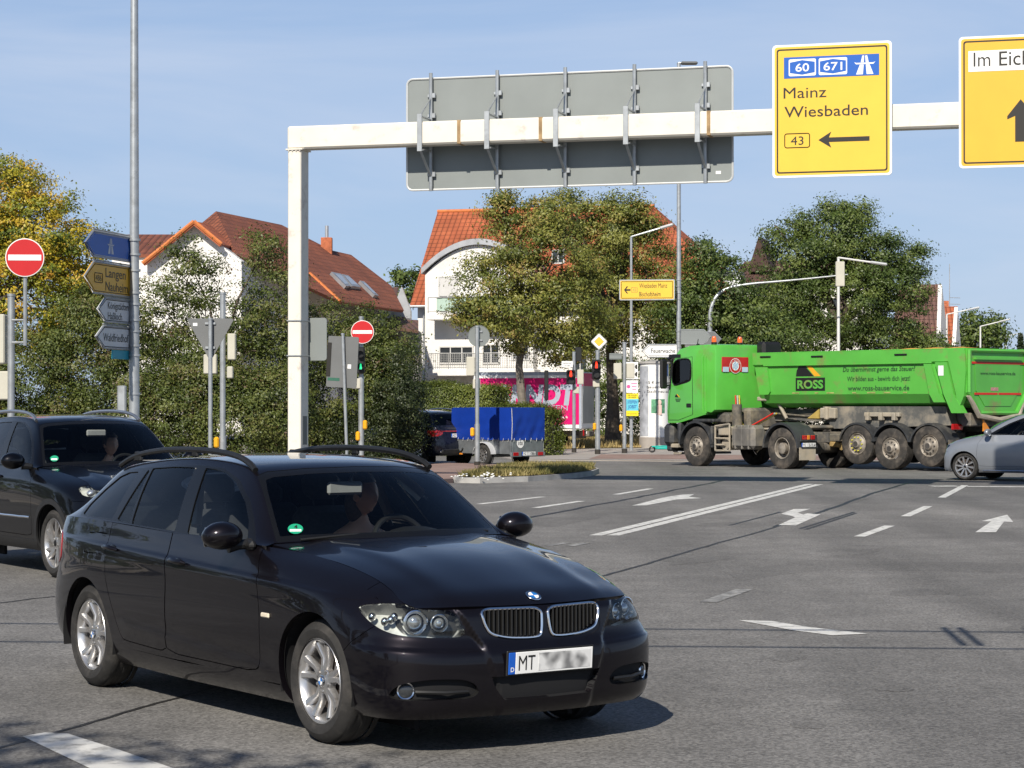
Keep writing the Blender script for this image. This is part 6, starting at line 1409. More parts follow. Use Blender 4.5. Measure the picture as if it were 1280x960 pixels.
# ================================================================ trucks
M_GRN = mat('truck_green', (.095, .42, .055), .32, var=.08, scale=1.5, coat=.6, stain=(.16, .26, .07), stain_amt=.18, stain_scale=1.3); M_GRNB = mat('tipper_green', (.095, .40, .055), .42, var=.10, scale=1.2, coat=.25, stain=(.22, .20, .08), stain_amt=.22, stain_scale=1.8)
M_CHAS = mat('dusty_chassis', (.085, .080, .072), .8, var=.35, scale=3, stain=(.26, .22, .16), stain_amt=.5, stain_scale=2.5); M_DUST = mat('dusty_metal', (.30, .27, .22), .8, var=.25, scale=4, stain=(.40, .34, .25), stain_amt=.5, stain_scale=3); M_DGREY = mat('dark_grey_plastic', (.035, .037, .040), .55, var=.25, scale=3, stain=(.14, .13, .11), stain_amt=.3, stain_scale=2)
M_TTY = mat('dusty_truck_tyre', (.036, .033, .030), .9, var=.3, scale=8, stain=(.13, .11, .09), stain_amt=.4, stain_scale=3); M_TRIMS = mat('dusty_steel_wheel', (.30, .27, .23), .6, metal=.3, var=.25, scale=8, stain=(.16, .13, .10), stain_amt=.5, stain_scale=6); M_HUBD = mat('dark_hub', (.06, .055, .05), .6, var=.3); M_YEL = mat('wheel_nut_yellow', (.65, .60, .05), .5, var=.1); M_ORNG = mat('orange_cover', (.70, .33, .05), .8, var=.12, scale=3); M_BEAC = mat('beacon_orange', (.75, .13, .01), .15, var=.1, coat=1); M_RED = mat('red_tape', (.55, .025, .015), .5, var=.1); M_GLT = glass_mat('cab_glass', (.30, .34, .33)); M_TYEL = mat('logo_yellow', (.72, .36, .02), .5, var=.03)
M_LBLUE = mat('emblem_blue', (.10, .32, .62), .5); M_LRED = mat('emblem_red', (.45, .02, .025), .5)
def truck_wheel(root, c, side, r=.545, w=.36, kind='drive', dual=0., nuts=None):
    T = Matrix.Translation(Vector(c)) @ (Matrix.Identity(4) if side > 0 else Matrix.Rotation(pi, 4, 'Z')); h = w/2; mb = MB(T); rr = .295
    pr = [(rr, h-.05), (rr+.02, h-.01), ((rr+r)/2, h), (r-.05, h-.01), (r-.01, h-.03), (r, h-.06), (r, -h+.06), (r-.01, -h+.03), ((rr+r)/2, -h), (rr, -h+.04)]
    mb.lathe(pr, axis='y', seg=44)
    for g in (-.25, -.08, .08, .25): mb.lathe([(r+.001, g*w+.006), (r+.004, g*w+.002), (r+.004, g*w-.035), (r+.001, g*w-.04)], axis='y', seg=44)
    ty = mb.build('wheel', M_TTY, root); mb = MB(T)
    if kind == 'drive': prof = [(rr, h-.03), (rr-.012, h-.02), (rr-.03, h-.03), (rr-.05, h-.16), (.17, h-.18), (.15, h-.17), (.15, h-.02), (.11, h+.005), (0, h+.005)]
    else: prof = [(rr, h-.03), (rr-.012, h-.02), (rr-.03, h-.04), (rr-.055, h-.07), (.20, h-.03), (.17, h-.01), (.12, h-.01), (.105, h+.03), (.085, h+.05), (0, h+.05)]
    mb.lathe(prof, axis='y', seg=36); ri = mb.build('rim', M_TRIMS, ty); mb = MB(T)
    for k in range(10): a = 2*pi*k/10; q = Vector((.185*cos(a), h-(.17 if kind == 'drive' else .02), .185*sin(a))); mb.cyl(q, q+Vector((0, .035, 0)), .018, seg=6)
    mb.build('wheel_nuts', nuts or M_HUBD, ty)
    mb = MB(T); mb.lathe([(0, h-(.0 if kind == 'drive' else -.052)), (.075, h-(.0 if kind == 'drive' else -.052)), (.08, h-.02)], axis='y', seg=20); mb.build('hub_cap', M_HUBD, ty)
    if dual: mb = MB(T @ Matrix.Translation((0, -dual, 0))); mb.lathe(pr, axis='y', seg=32); mb.build('inner_tyre', M_TTY, ty)
    return ty
def arch_fender(mb, x, y0, y1, z, r, a0=-.1, a1=pi+.1, th=.03, n=16):
    vs = []
    for i in range(n+1):
        a = a0+(a1-a0)*i/n
        for rr, y in ((r, y0), (r, y1), (r-th*2, y1), (r-th, y0)): vs.append((x+rr*cos(a), y, z+rr*sin(a)))
    mb.add(vs, [(i*4+k, i*4+(k+1) % 4, i*4+4+(k+1) % 4, i*4+4+k) for i in range(n) for k in range(4)], True)
# ---- the green tractor unit; local x forward, y left, origin on the ground under the front axle
a_ = R(36); TL = Vector((-cos(a_), -sin(a_), 0)); p_ = G(869, 582.7)
tk = thing('truck_tractor', 'bright green lorry tractor unit with dusty wheels and orange beacons', 'truck', p_-TL*1.25, atan2(cos(a_), -sin(a_)))
# cab shell lofted from side profile sections
hw = 1.22
prof = [(1.30, 1.22), (1.33, 1.55), (1.30, 1.95), (1.21, 2.30), (1.05, 2.95), (.95, 3.16), (.74, 3.34), (.30, 3.43), (-.55, 3.45), (-.80, 3.42), (-.86, 3.30), (-.86, 1.60), (-.70, 1.52), (-.42, 1.56), (-.42, 1.46), (.80, 1.22)]
def cab_loft():
    mb = MB(); n = len(prof); rings = []
    for y, k in ((-hw, .90), (-hw+.02, .955), (-hw+.10, .985), (-hw+.28, 1.), (0, 1.012), (hw-.28, 1.), (hw-.10, .985), (hw-.02, .955), (hw, .90)):
        c = (.25, 2.3); rings.append([(c[0]+(x-c[0])*(1-(1-k)*(1.0 if x > 0 else .55)), y, c[1]+(z-c[1])*(1-(1-k)*.45) if z > 2 else z) for x, z in prof])
    vs = [p for r in rings for p in r]; m = len(rings)
    mb.add(vs, [(r*n+i, r*n+(i+1) % n, (r+1)*n+(i+1) % n, (r+1)*n+i) for r in range(m-1) for i in range(n)]+[list(range(n)), list(range((m-1)*n, m*n))[::-1]], True); return mb
cab = cab_loft().build('cab', M_GRN, tk, ang=40)
def sidepoly(mb, P, y0, y1): mb.prism(P, 'y', y0, y1)
for s in (1, -1):
    mb = side_mb(s); P = chaikin([(1.04, 2.27), (1.0, 3.0), (.24, 3.05), (.22, 2.48), (.40, 2.42)], 2, True, .18); mb.prism([tuple(q) for q in P], 'y', hw+.002, hw+.008); sw = mb.build('side_window', M_GLT, tk)
    mb = side_mb(s); L = [(q[0], hw+.008, q[1]) for q in P]; mb.tube(L, .018, 6, True); mb.build('window_seal', M_TRIM, sw)
    mb = side_mb(s); P2 = [(1.06, 2.24), (1.02, 3.03), (.20, 3.08), (.18, 2.44), (.38, 2.36)]; mb.prism([tuple(q) for q in chaikin(P2, 2, True, .18)], 'y', hw-.01, hw+.0015); mb.build('window_panel', M_VOID, sw)
    mb = side_mb(s); D = [(1.20, 1.30), (1.17, 1.9), (1.10, 2.25), (1.04, 3.04), (.16, 3.10), (.14, 1.46), (.75, 1.30)]; D.append(D[0]); mb.tube([(a, hw+.002, b) for a, b in D], .008, 5); mb.build('door_seam', M_BLK, tk)
    mb = side_mb(s); mb.box((.30, hw+.012, 1.72), (.20, .03, .11), .012); mb.build('door_handle', M_BPLAST, tk)
    for x in (-.30, -.42): mb = side_mb(s); mb.tube([(x, hw-.02, 1.5), (x, hw+.012, 1.7), (x, hw+.012, 3.05), (x-.1, hw-.05, 3.3)], .03, 6); mb.build('cab_rib', M_GRN, tk)
    mb = side_mb(s); mb.box((1.13, hw+.25, 2.62), (.12, .26, .85), .05); mi_ = mb.build('wing_mirror', M_BPLAST, tk); mb = side_mb(s); mb.tube([(1.12, hw, 3.0), (1.13, hw+.2, 2.98)], .025, 6); mb.tube([(1.12, hw, 2.3), (1.13, hw+.2, 2.28)], .025, 6); mb.build('mirror_arm', M_BPLAST, mi_)
mb = MB(); mb.box((.92, hw+.006, 3.13), (.52, .02, .10), .008); mb.build('roof_trim', M_TRIM, tk)
for s in (1, -1): mb = side_mb(s); mb.prism([(1.19, 2.15), (1.075, 3.02), (1.02, 3.06), (1.10, 2.2)], 'y', hw-.02, hw+.004); mb.build('pillar_trim', M_TRIM, tk)
# windscreen and sun visor
mb = MB(); vs = []
for y in np.linspace(-1.08, 1.08, 9): b = -.10*(y/1.08)**4; vs += [(1.250+b, y, 2.22), (1.085+b, y, 2.98)]
mb.add(vs, [(2*i, 2*i+2, 2*i+3, 2*i+1) for i in range(8)], True); mb.build('windscreen', M_GLT, tk)
mb = MB(); mb.box((1.20, 0, 3.10), (.30, 2.34, .10), .03, rot=Matrix.Rotation(R(22), 3, 'Y')); mb.build('sun_visor', M_TRIM, tk)
mb = MB(); mb.box((1.30, 0, 1.72), (.10, 1.7, .75), .04)
for k in range(5): mb.box((1.37, 0, 1.45+k*.14), (.06, 1.6, .05), .015)
mb.build('front_grille', M_DGREY, tk)
mb = MB(); mb.box((1.28, 0, .88), (.42, 2.44, .62), .10); mb.box((1.34, 0, .50), (.25, 2.2, .20), .05); bp = mb.build('bumper', M_DGREY, tk)
for s in (1, -1): mb = side_mb(s); mb.box((1.47, .92, .93), (.06, .38, .20), .03); mb.build('headlight', M_LENS if False else M_CHB, tk)
mb = MB(); mb.box((1.05, .9, .56), (.3, .5, .12), .02); mb.box((1.12, 0, .34), (.3, 2.0, .06), .02); mb.build('step', M_DUST, bp)
for s in (1, -1):
    mb = side_mb(s); arch_fender(mb, 0, .86, 1.27, .56, .72, .10, pi*.97, .03); mb.box((-.66, 1.05, .83), (.10, .40, .62), .03); mb.box((.72, 1.10, .98), (.14, .32, .50), .04); mb.box((-.30, 1.06, 1.29), (.9, .36, .10), .03); mb.build('front_mudguard', M_DGREY, tk)
    truck_wheel(tk, (0, s*1.07, .56), s, .56, .34, 'front'); truck_wheel(tk, (-3.52, s*1.08, .56), s, .56, .30, 'drive', dual=.34)
    mb = side_mb(s); arch_fender(mb, -3.52, .55, 1.28, .56, .70, .02, pi-.02, .03); mb.build('rear_mudguard', M_DGREY, tk)
    mb = side_mb(s); mb.box((-4.28, .95, .84), (.05, .62, .18), .01); mb.build('lamp_board', M_DGREY, tk)
    mb = side_mb(s); mb.box((-4.31, 1.12, .86), (.03, .17, .12), .01); tl = mb.build('tail_light', M_REDL, tk); mb = side_mb(s); mb.box((-4.312, .98, .86), (.03, .09, .12), .01); mb.build('indicator', M_AMBER, tl); mb = side_mb(s); mb.box((-4.312, .82, .86), (.03, .15, .12), .01); mb.build('tail_light', M_REDL, tk)
    mb = side_mb(s); mb.box((-4.27, .98, .42), (.015, .60, .34), .004); mb.build('mud_flap', M_DUST, tk)
number_plate(tk, Matrix.Translation((-4.32, .98, .66)) @ Matrix.Rotation(R(-90), 4, 'Z'), 'MZ', True)
# chassis, tank, battery frame, air kettles, exhaust
mb = MB()
for y in (.40, -.40): mb.box((-1.75, y, .86), (5.5, .09, .28), .01)
for x in (-.9, -2.0, -3.0, -4.2): mb.box((x, 0, .84), (.14, .78, .2), .02)
mb.cyl((-3.52, -.95, .56), (-3.52, .95, .56), .14); mb.box((-3.52, 0, .60), (.45, .5, .42), .12); mb.cyl((0, -.95, .56), (0, .95, .56), .09); mb.build('chassis', M_CHAS, tk)
mb = MB(); mb.box((-1.95, 1.0, .84), (.95, .52, .66), .10)
for x in (-1.68, -1.95, -2.22): mb.box((x, 1.0, .84), (.05, .535, .675), .10)
mb.build('fuel_tank', mat('dusty_tank', (.17, .16, .145), .65, metal=.3, var=.3, scale=3, stain=(.30, .26, .20), stain_amt=.5, stain_scale=2), tk)
mb = MB(); 
for a, b in (((-.80, 1.2, .46), (-.80, 1.2, 1.14)), ((-.80, 1.2, 1.14), (-1.40, 1.2, 1.20)), ((-1.40, 1.2, 1.20), (-1.40, 1.2, .46)), ((-1.40, 1.2, .46), (-.80, 1.2, .46)), ((-.80, 1.2, .80), (-1.40, 1.2, .80)), ((-.80, 1.2, .62), (-1.2, 1.2, .62))): mb.tube([a, b], .028, 6)
mb.cyl((-1.15, .6, .62), (-1.15, 1.14, .62), .15); mb.box((-1.1, 1.0, 1.0), (.5, .3, .26), .03); mb.build('step_frame', M_DUST, tk)
mb = MB(); mb.box((-.78, .6, 1.35), (.5, .7, .34), .08); mb.cyl((-1.15, .70, 1.15), (-1.15, .70, 1.75), .14); mb.box((-1.05, -.3, 1.35), (.4, 1.3, .6), .08); mb.build('air_intake', M_CHAS, tk)
mb = MB(); mb.box((-1.05, -.60, 3.05), (.36, .72, .95), .08); mb.build('exhaust_stack', M_BPLAST, tk)
for k, (c, m) in enumerate(((.0, M_RED), (.07, mat('air_hose_pale', (.35, .42, .38), .6)), (.14, mat('air_hose_yellow', (.55, .42, .05), .6)))): mb = MB(); mb.tube(chaikin([(-.92, .55-c, 2.0), (-1.05, .62-c, 1.2), (-1.35, .60-c, 1.05), (-1.75, .45-c, 1.25), (-2.2, .3-c, 1.5)], 3, False), .022, 6); mb.build('air_hose', m, tk)
mb = MB(); mb.box((-3.35, 0, 1.12), (1.0, .9, .12), .05); mb.box((-3.0, 0, 1.03), (.5, .8, .10), .02); mb.build('fifth_wheel', M_CHAS, tk)
mb = MB()
for s in (1, -1): mb.tube([(-.95, s*1.0, 1.05), (-2.6, s*.55, 1.08)], .03, 6)
mb.box((-1.75, .0, 1.05), (1.5, .75, .02)); mb.build('catwalk', M_DUST, tk)
# rear wall of the cab with its emblem window
mb = MB(); mb.box((-.872, .52, 2.87), (.02, 1.0, .42), .01); rwn = mb.build('rear_window', M_LRED, tk); ME = Matrix.Translation((-.885, .52, 2.86)) @ Matrix.Rotation(R(-90), 4, 'Z')
mb = MB(ME); n = 28
def disc(mb, r, y, c=(0, 0), n=28, clipz=None): mb.add([(c[0]+r*cos(2*pi*i/n), y, c[1]+r*sin(2*pi*i/n)) for i in range(n)], [list(range(n))])
disc(mb, .215, -.001, (0, -.03)); mb.build('emblem_ring', M_WHITE, rwn); mb = MB(ME); disc(mb, .20, -.003, (0, -.03)); mb.build('emblem_red_ring', M_LRED, rwn); mb = MB(ME); disc(mb, .13, -.005, (0, -.03)); mb.build('emblem_field', M_WHITE, rwn)
mb = MB(ME)
for r in range(-4, 5):
    for c in range(-5, 6):
        if (r+c) % 2 == 0:
            x, z = c*.028+r*.006, r*.034-.03
            if hypot(x, z+.03) < .105: mb.poly([(x-.014, -.007, z-.017), (x+.014, -.007, z-.017), (x+.014, -.007, z+.017), (x-.014, -.007, z+.017)])
mb.build('emblem_lozenges', M_LBLUE, rwn); mb = MB(ME)
for k, ch in enumerate('FC BAYERN'):
    a = R(150-k*15); T_ = Matrix.Translation((.165*cos(a), -.006, .165*sin(a)-.03)) @ Matrix.Rotation(-(a-pi/2), 4, 'Y'); 
    if ch != ' ': text_into(mb, ch, T_, 0, -.018, .038, align='c', bold=.01)
mb.build('emblem_letters', M_WHITE, rwn)
for x in (-.36, .36): mb = MB(ME); mb.box((x, -.003, -.13), (.22, .004, .14)); mb.build('lower_band', mat('emblem_pale_blue', (.42, .55, .68), .5), rwn)
for y in (1.38-.36, .05): mb = MB(); mb.cyl((-.55, y, 3.43), (-.55, y, 3.50), .08); mb.build('beacon_base', M_BPLAST, tk); mb = MB(); mb.lathe([(.075, 3.50), (.075, 3.60), (.05, 3.66), (0, 3.68)], (-.55, y, 0), 'z', 16); mb.build('beacon', M_BEAC, tk)
mb = MB(); mb.tube([(.55, .7, 3.40), (.50, .7, 3.62)], .012, 6); mb.box((.60, .62, 3.44), (.1, .08, .10), .02); mb.build('roof_horn', M_BPLAST, tk)
# company mark on the door
MD = Matrix.Translation((.78, hw+.006, 1.95)) @ Matrix.Rotation(pi, 4, 'Z')
def house_logo(mb, M, x, z, w): 
    mb.cur = 0; mb.add([(x, 0, z), (x+w*.62, 0, z), (x+w*.40, 0, z+w*.19), (x+w*.26, 0, z+w*.34), (x+w*.10, 0, z+w*.27), (x+w*.02, 0, z+w*.14)], [list(range(6))], False, M)
    mb.cur = 1; mb.add([(x+w*.64, 0, z), (x+w*.86, 0, z), (x+w*.42, 0, z+w*.35), (x+w*.28, 0, z+w*.35)], [list(range(4))], False, M)
mb = MB(); house_logo(mb, MD, -.13, 0, .26); mb.cur = 0
for k in range(3): mb.box((0, -.001, -.05-.035*k), (.24-.04*k, .001, .016), M=MD)
mb.build('door_mark', [M_BLK, M_TYEL], tk)
# seat and wheel inside
mb = MB(); mb.box((.30, .62, 2.25), (.16, .5, .75), .06); mb.box((.32, .62, 2.72), (.12, .28, .2), .05); mb.build('driver_seat', mat('pale_seat', (.30, .33, .34), .9), tk)

# ---- the tipper semitrailer
a_ = R(41); HF = Vector((-sin(a_), cos(a_), 0)); TL = Vector((-cos(a_), -sin(a_), 0)); p_ = G(1113, 587.8)
tp = thing('tipper_trailer', 'green tipper semitrailer with three dusty axles behind the tractor unit', 'trailer', p_-TL*1.28, atan2(HF.y, HF.x))
XF, XB = 4.95, -2.42
def sec(yk=1., zk=0.): return [(1.27, 3.19), (1.27, 2.86), (1.20, 2.80), (1.20, 2.02), (1.04, 1.78), (.72, 1.66), (-.72, 1.66), (-1.04, 1.78), (-1.20, 2.02), (-1.20, 2.80), (-1.27, 2.86), (-1.27, 3.19)]
S_ = sec(); n = len(S_); mb = MB(); ri = [(1.20, 3.19), (1.13, 2.8), (1.13, 2.05), (.98, 1.85), (.70, 1.74), (-.70, 1.74), (-.98, 1.85), (-1.13, 2.05), (-1.13, 2.8), (-1.20, 3.19)]
fx_ = lambda x, z: x-.0 if z > 2.9 else x-(2.9-z)*.22
def loft(mb, s, xs, sm=False):
    n = len(s); vs = [(fx_(x, z) if x > 0 else x, y, z) for x in xs for y, z in s]; mb.add(vs, [(r*n+i, r*n+i+1, (r+1)*n+i+1, (r+1)*n+i) for r in range(len(xs)-1) for i in range(n-1)], sm)
loft(mb, S_, [XF, XB]); loft(mb, ri, [XF-.07, XB+.05]); 
for y in (1, -1): mb.box(((XF+XB)/2, y*1.235, 3.185), (XF-XB, .075, .03), .008)
mb.add([(fx_(XF, z), y, z) for y, z in S_], [list(range(n))]); body = mb.build('tipper_body', M_GRNB, tp)
for s in (1, -1):
    mb = side_mb(s); mb.prism([(4.55, 2.79), (4.40, 2.79), (4.30, 2.10), (4.36, 2.02), (4.52, 2.02)], 'y', 1.195, 1.265)       # front frame post
    mb.box((1.6, 1.235, 2.835), (5.9, .08, .05), .01)
    mb.prism([(-1.12, 2.80), (-1.35, 2.80), (-1.62, 2.02), (-1.80, 1.80), (-1.45, 1.80), (-1.30, 2.02)], 'y', 1.19, 1.30)
    mb.build('side_frame', M_GRNB, tp)
    mb = side_mb(s); mb.prism([(-1.02, 2.84), (-1.40, 2.84), (-1.62, 2.0), (-1.95, 1.52), (-1.55, 1.52), (-1.30, 2.0)], 'y', 1.19, 1.34); mb.build('rear_rib', M_GRNB, tp)
    mb = side_mb(s); mb.prism([(-1.40, 3.19), (-1.95, 3.19), (-1.99, 2.6), (-1.93, 1.95), (-1.75, 1.60), (-1.68, 2.0), (-1.44, 2.84)], 'y', 1.18, 1.32); mb.build('rear_corner_post', M_GRNB, tp)
    mb = side_mb(s); mb.box((2.55, 1.285, 3.06), (.42, .03, .045), .01); mb.box((-.35, 1.285, 3.06), (.42, .03, .045), .01); mb.box((4.45, 1.285, 3.08), (.40, .03, .045), .01); mb.build('cover_hook', M_BPLAST, tp)
# tailgate facing back: a sloping hexagon with a recessed middle
mb = MB(); hexo = [(1.25, 3.19), (1.25, 2.05), (.80, 1.50), (-.80, 1.50), (-1.25, 2.05), (-1.25, 3.19)]; tx = lambda z: -1.99-(3.19-z)*.0
mb.prism(hexo, 'x', -2.00, -1.93)
fr = [((1.22, 3.15), (1.22, 2.05)), ((1.22, 2.05), (.78, 1.52)), ((.78, 1.52), (-.78, 1.52)), ((-.78, 1.52), (-1.22, 2.05)), ((-1.22, 2.05), (-1.22, 3.15)), ((1.22, 3.13), (-1.22, 3.13))]
for a, b in fr: mb.tube([(-2.03, *a), (-2.03, *b)], .055, 6)
mb.prism([(1.0, 2.95), (1.0, 2.90), (-1.0, 2.90), (-1.0, 2.95)], 'x', -2.09, -2.0); tg = mb.build('tailgate', M_GRNB, tp)
mb = MB(); mb.prism([(.98, 2.90), (.92, 2.10), (.55, 1.70), (-.55, 1.70), (-.92, 2.10), (-.98, 2.90)], 'x', -2.016, -2.004); mb.build('tailgate_panel', M_GRNB, tg)
for z, w0 in ((2.82, 1.16), (2.02, 1.0)):
    for y0, y1 in (((-w0, -.02), (.02, w0)) if z < 2.5 else ((-w0, w0),)): mb = MB(); mb.box((-2.022-.06*(z > 2.5)*0, (y0+y1)/2, z), (.004, y1-y0, .055)); mb.build('red_tape', M_RED, tg)
mb = MB(); mb.tube([(-1.99, 1.2, 1.98), (-2.05, .85, 1.45), (-2.06, 0, 1.34), (-2.05, -.85, 1.45), (-1.99, -1.2, 1.98)], .07, 8); mb.build('tailgate_lip', M_DUST, tg)
MT = Matrix.Translation((-2.022, .0, 2.56)) @ Matrix.Rotation(R(-90), 4, 'Z'); M_LET = mat('dark_green_lettering', (.025, .07, .03), .5, var=.05)
mb = MB(MT); text_into(mb, 'www.ross-bauservice.de', None, 0, -.05, .085, 1.5, align='c', bold=.012); mb.build('lettering', M_LET, tg)
mb = MB(MT); mb.box((-.15, 0, -.42), (.32, .003, .09)); mb.build('faded_patch', mat('faded_pink', (.42, .22, .20), .7, var=.3, scale=30), tg)
# lettering on the left flank
MS = Matrix.Translation((0, 1.206, 0)) @ Matrix.Rotation(pi, 4, 'Z')      # local x runs to the rear
mb = MB(MS)
house_logo(mb, None, -3.38, 2.52, 1.05); lg = mb.build('house_logo', [M_BLK, M_TYEL], tp)
mb = MB(MS); mb.box((-2.86, 0, 2.30), (1.06, .003, .36)); bx2 = mb.build('logo_box', M_BLK, tp); mb = MB(MS); text_into(mb, 'ROSS', None, -2.86, 2.19, .22, .94, align='c', y=-.004, bold=.035); mb.build('logo_letters', M_GRNB, bx2)
for t, z, h_, w_, sh in (('Du übernimmst gerne das Steuer?', 2.63, .125, 2.45, .22), ('Wir bilden aus - bewirb dich jetzt!', 2.375, .125, 2.15, .0), ('www.ross-bauservice.de', 2.12, .135, 2.1, 0)):
    mb = MB(MS); text_into(mb, t, None, -.47, z, h_, w_, align='c', y=-.004, shear=sh, bold=.010); mb.build('lettering', M_BLK if False else M_LET, tp)
for k in range(9): mb = MB(MS); mb.box((-3.2+k*.63+random.uniform(-.2, .2), -.001, 2.06), (random.uniform(.1, .3), .003, .035)); mb.build('flank_reflector', mat('dull_reflector', (.30, .32, .10), .6, var=.3, scale=9), tp)
mb = MB(); mb.box((-1.72, 1.345, 2.62), (.17, .004, .26)); mb.build('hazard_plate', M_WHITE, tp)
# load cover
mb = MB(); vs = []; nx_ = 24
for i in range(nx_+1):
    x = -1.9+(4.0)*i/nx_
    for j in range(9): y = -1.2+2.4*j/8; vs.append((x, y, 3.19+.055*sin(pi*j/8)*(1 if i < 11 else max(0, (nx_-i)/13))+.02*sin(i*1.3+j)*sin(pi*j/8)))
mb.add(vs, [(i*9+j, (i+1)*9+j, (i+1)*9+j+1, i*9+j+1) for i in range(nx_) for j in range(8)], True); mb.build('load_cover', M_ORNG, tp)
# front platform, ladder, ram
mb = MB()
for y in (.62, 1.0): mb.tube([(4.88, y, 1.95), (4.90, y, 3.05)], .022, 6)
for z in np.linspace(2.0, 3.0, 5): mb.tube([(4.89, .62, z), (4.89, 1.0, z)], .018, 6)
mb.build('ladder', M_DUST, tp); mb = MB(); mb.box((4.75, .75, 1.90), (.35, .75, .12), .02); mb.build('front_platform', M_DUST, tp)
mb = MB(); mb.cyl((4.55, 0, 1.15), (4.75, 0, 2.6), .13); mb.build('tipping_ram', M_CHAS, tp)
mb = MB(); mb.tube([(4.35, .9, 1.85), (4.0, .9, 1.35)], .05, 6); mb.build('brace', M_DUST, tp)
# chassis
mb = MB()
for y in (.55, -.55): mb.prism([(5.1, 1.28), (5.1, 1.60), (-1.9, 1.68), (-2.0, 1.30), (-1.6, 1.02), (2.2, 1.02), (2.9, 1.28)], 'y', y-.05, y+.05)
mb.prism([(2.6, 1.69), (-1.6, 1.69), (-1.75, 1.2), (2.3, 1.08)], 'y', .66, .98); mb.prism([(2.6, 1.69), (-1.6, 1.69), (-1.75, 1.2), (2.3, 1.08)], 'y', -.98, -.66)
for x in (1.15, 0, -1.27): mb.cyl((x, -1.0, .62), (x, 1.0, .62), .08); mb.box((x+.3, 0, .85), (.12, 1.2, .3), .02)
mb.build('chassis', M_DUST if False else mat('grey_chassis', (.105, .105, .10), .8, var=.25, scale=2, stain=(.30, .26, .20), stain_amt=.45, stain_scale=2), tp)
mb = MB(); mb.tube([(4.6, .62, 1.52), (3.3, .7, 1.47), (2.4, .75, 1.50)], .035, 6); mb.tube([(4.6, .75, 1.50), (3.3, .8, 1.42), (2.4, .8, 1.44)], .025, 6); mb.build('pipe', M_CHAS, tp)
mb = MB(); mb.box((2.35, .95, 1.50), (.55, .30, .30), .03); mb.box((2.35, 1.0, 1.50), (.12, .34, .36), .03); mb.build('valve_box', M_DUST, tp); mb = MB(); mb.prism([(2.72, 1.36), (3.15, 1.36), (2.72, 1.62)], 'y', .9, 1.0); mb.build('yellow_bracket', mat('dusty_yellow', (.42, .30, .08), .7, var=.2), tp)
mb = MB(); mb.box((.45, 1.05, 1.47), (1.2, .12, .12), .02)
for x in (.9, .45, 0): mb.box((x, 1.1, 1.42), (.12, .16, .22), .02)
mb.build('bumper_rail', M_DUST, tp)
for s in (1, -1):
    for x, zc, xr_ in ((1.15, .68, 0), (0, .57, 0), (-1.27, .66, 0)):
        truck_wheel(tp, (x, s*1.10, zc), s, .545, .38, 'trailer', nuts=M_YEL if x == 1.15 and s > 0 else None); mb = side_mb(s); arch_fender(mb, x, .78, 1.30, .60, .66, .25, pi-.25, .025); mb.build('mudguard', M_DGREY, tp)
    mb = side_mb(s); mb.box((-1.98, 1.02, 1.16), (.08, .42, .16), .02); mb.build('tail_light', M_REDL, tp); mb = side_mb(s); mb.prism([(.62, 1.36), (.30, 1.05), (.62, 1.05)], 'x', -2.02, -1.99); mb.build('warning_triangle_plate', M_AMBER, tp)
    mb = side_mb(s); mb.box((-1.90, 1.0, .55), (.02, .55, .55), .004); mb.build('mud_flap', M_CHAS, tp)
mb = MB(); mb.box((2.1, 1.05, .66), (.32, .16, .16), .03); mb.cyl((1.85, .6, .70), (1.85, 1.1, .60), .10); mb.build('supply_box', mat('dusty_ochre', (.36, .25, .10), .8, var=.25, scale=6), tp)
mb = MB(); mb.box((-1.95, 0, .62), (.1, 2.3, .14), .02); mb.build('underrun_bar', M_DGREY, tp); mb = MB(); mb.box((-1.70, 0, 1.35), (.3, 1.9, .35), .03); mb.build('hinge_beam', M_CHAS, tp)

for o_ in list(tp.children):
    if o_.name.split('.')[0] in ('rear_rib', 'rear_corner_post', 'tailgate', 'warning_triangle_plate', 'hinge_beam'): o_.location.x = -.5

# ---- the magenta box van behind the hedge
M_MAG = mat('magenta_panel', (.58, .004, .13), .35, var=.05, scale=1, coat=.3); M_VGREY = mat('pale_blue_grey', (.34, .38, .45), .4, var=.06); M_SILV = mat('silver_panel', (.42, .43, .44), .35, metal=.4, var=.12, scale=1.5)
D_ = 85; s_ = F_PX/D_; fwd = Vector((-cos(R(15)), sin(R(15)), 0)); lft = Vector((-fwd.y, fwd.x, 0))
pv = W(727, 507, D_-.8); bv = thing('box_van', 'magenta hire box van parked behind the clipped hedge', 'van', Vector((pv.x, pv.y, 0))-lft*0, atan2(fwd.y, fwd.x))
LB, zb0, zt0 = 4.35, .80, 3.02; Wd = 2.15            # left flank lies on local y=0; box runs to the right of it
mb = MB(); mb.box((LB/2, -Wd/2, (zb0+zt0)/2), (LB, Wd, zt0-zb0), .05); bxv = mb.build('box_body', M_WHITE, bv)
mb = MB(); mb.box((LB/2-.03, .006, (zb0+zt0)/2-.03), (LB-.24, .012, zt0-zb0-.42), .004); pnl = mb.build('side_panel', M_MAG, bv)
mb = MB(); mb.box((LB/2, .004, zt0-.07), (LB, .012, .13), .004); mb.build('top_rail', M_VGREY, bv); mb = MB(); mb.box((.055, .008, (zb0+zt0)/2), (.09, .02, zt0-zb0-.02), .006); mb.build('corner_rail', M_VGREY, bv)
mb = MB(); mb.box((-.012, -Wd/2, (zb0+zt0)/2+.05), (.02, Wd-.2, zt0-zb0-.35), .006)
mb.build('rear_door', M_SILV, bv); mb = MB(); mb.box((-.014, -Wd/2, zt0-.30), (.024, Wd-.15, .50), .006); mb.build('rear_sign_band', M_MAG, bv)
MV = Matrix.Translation((0, .014, 0)) @ Matrix.Rotation(pi, 4, 'Z')
x_at = lambda u: -(727-u)/s_/cos(R(15))
zv = lambda v: 1.7127+(507-v)/s_
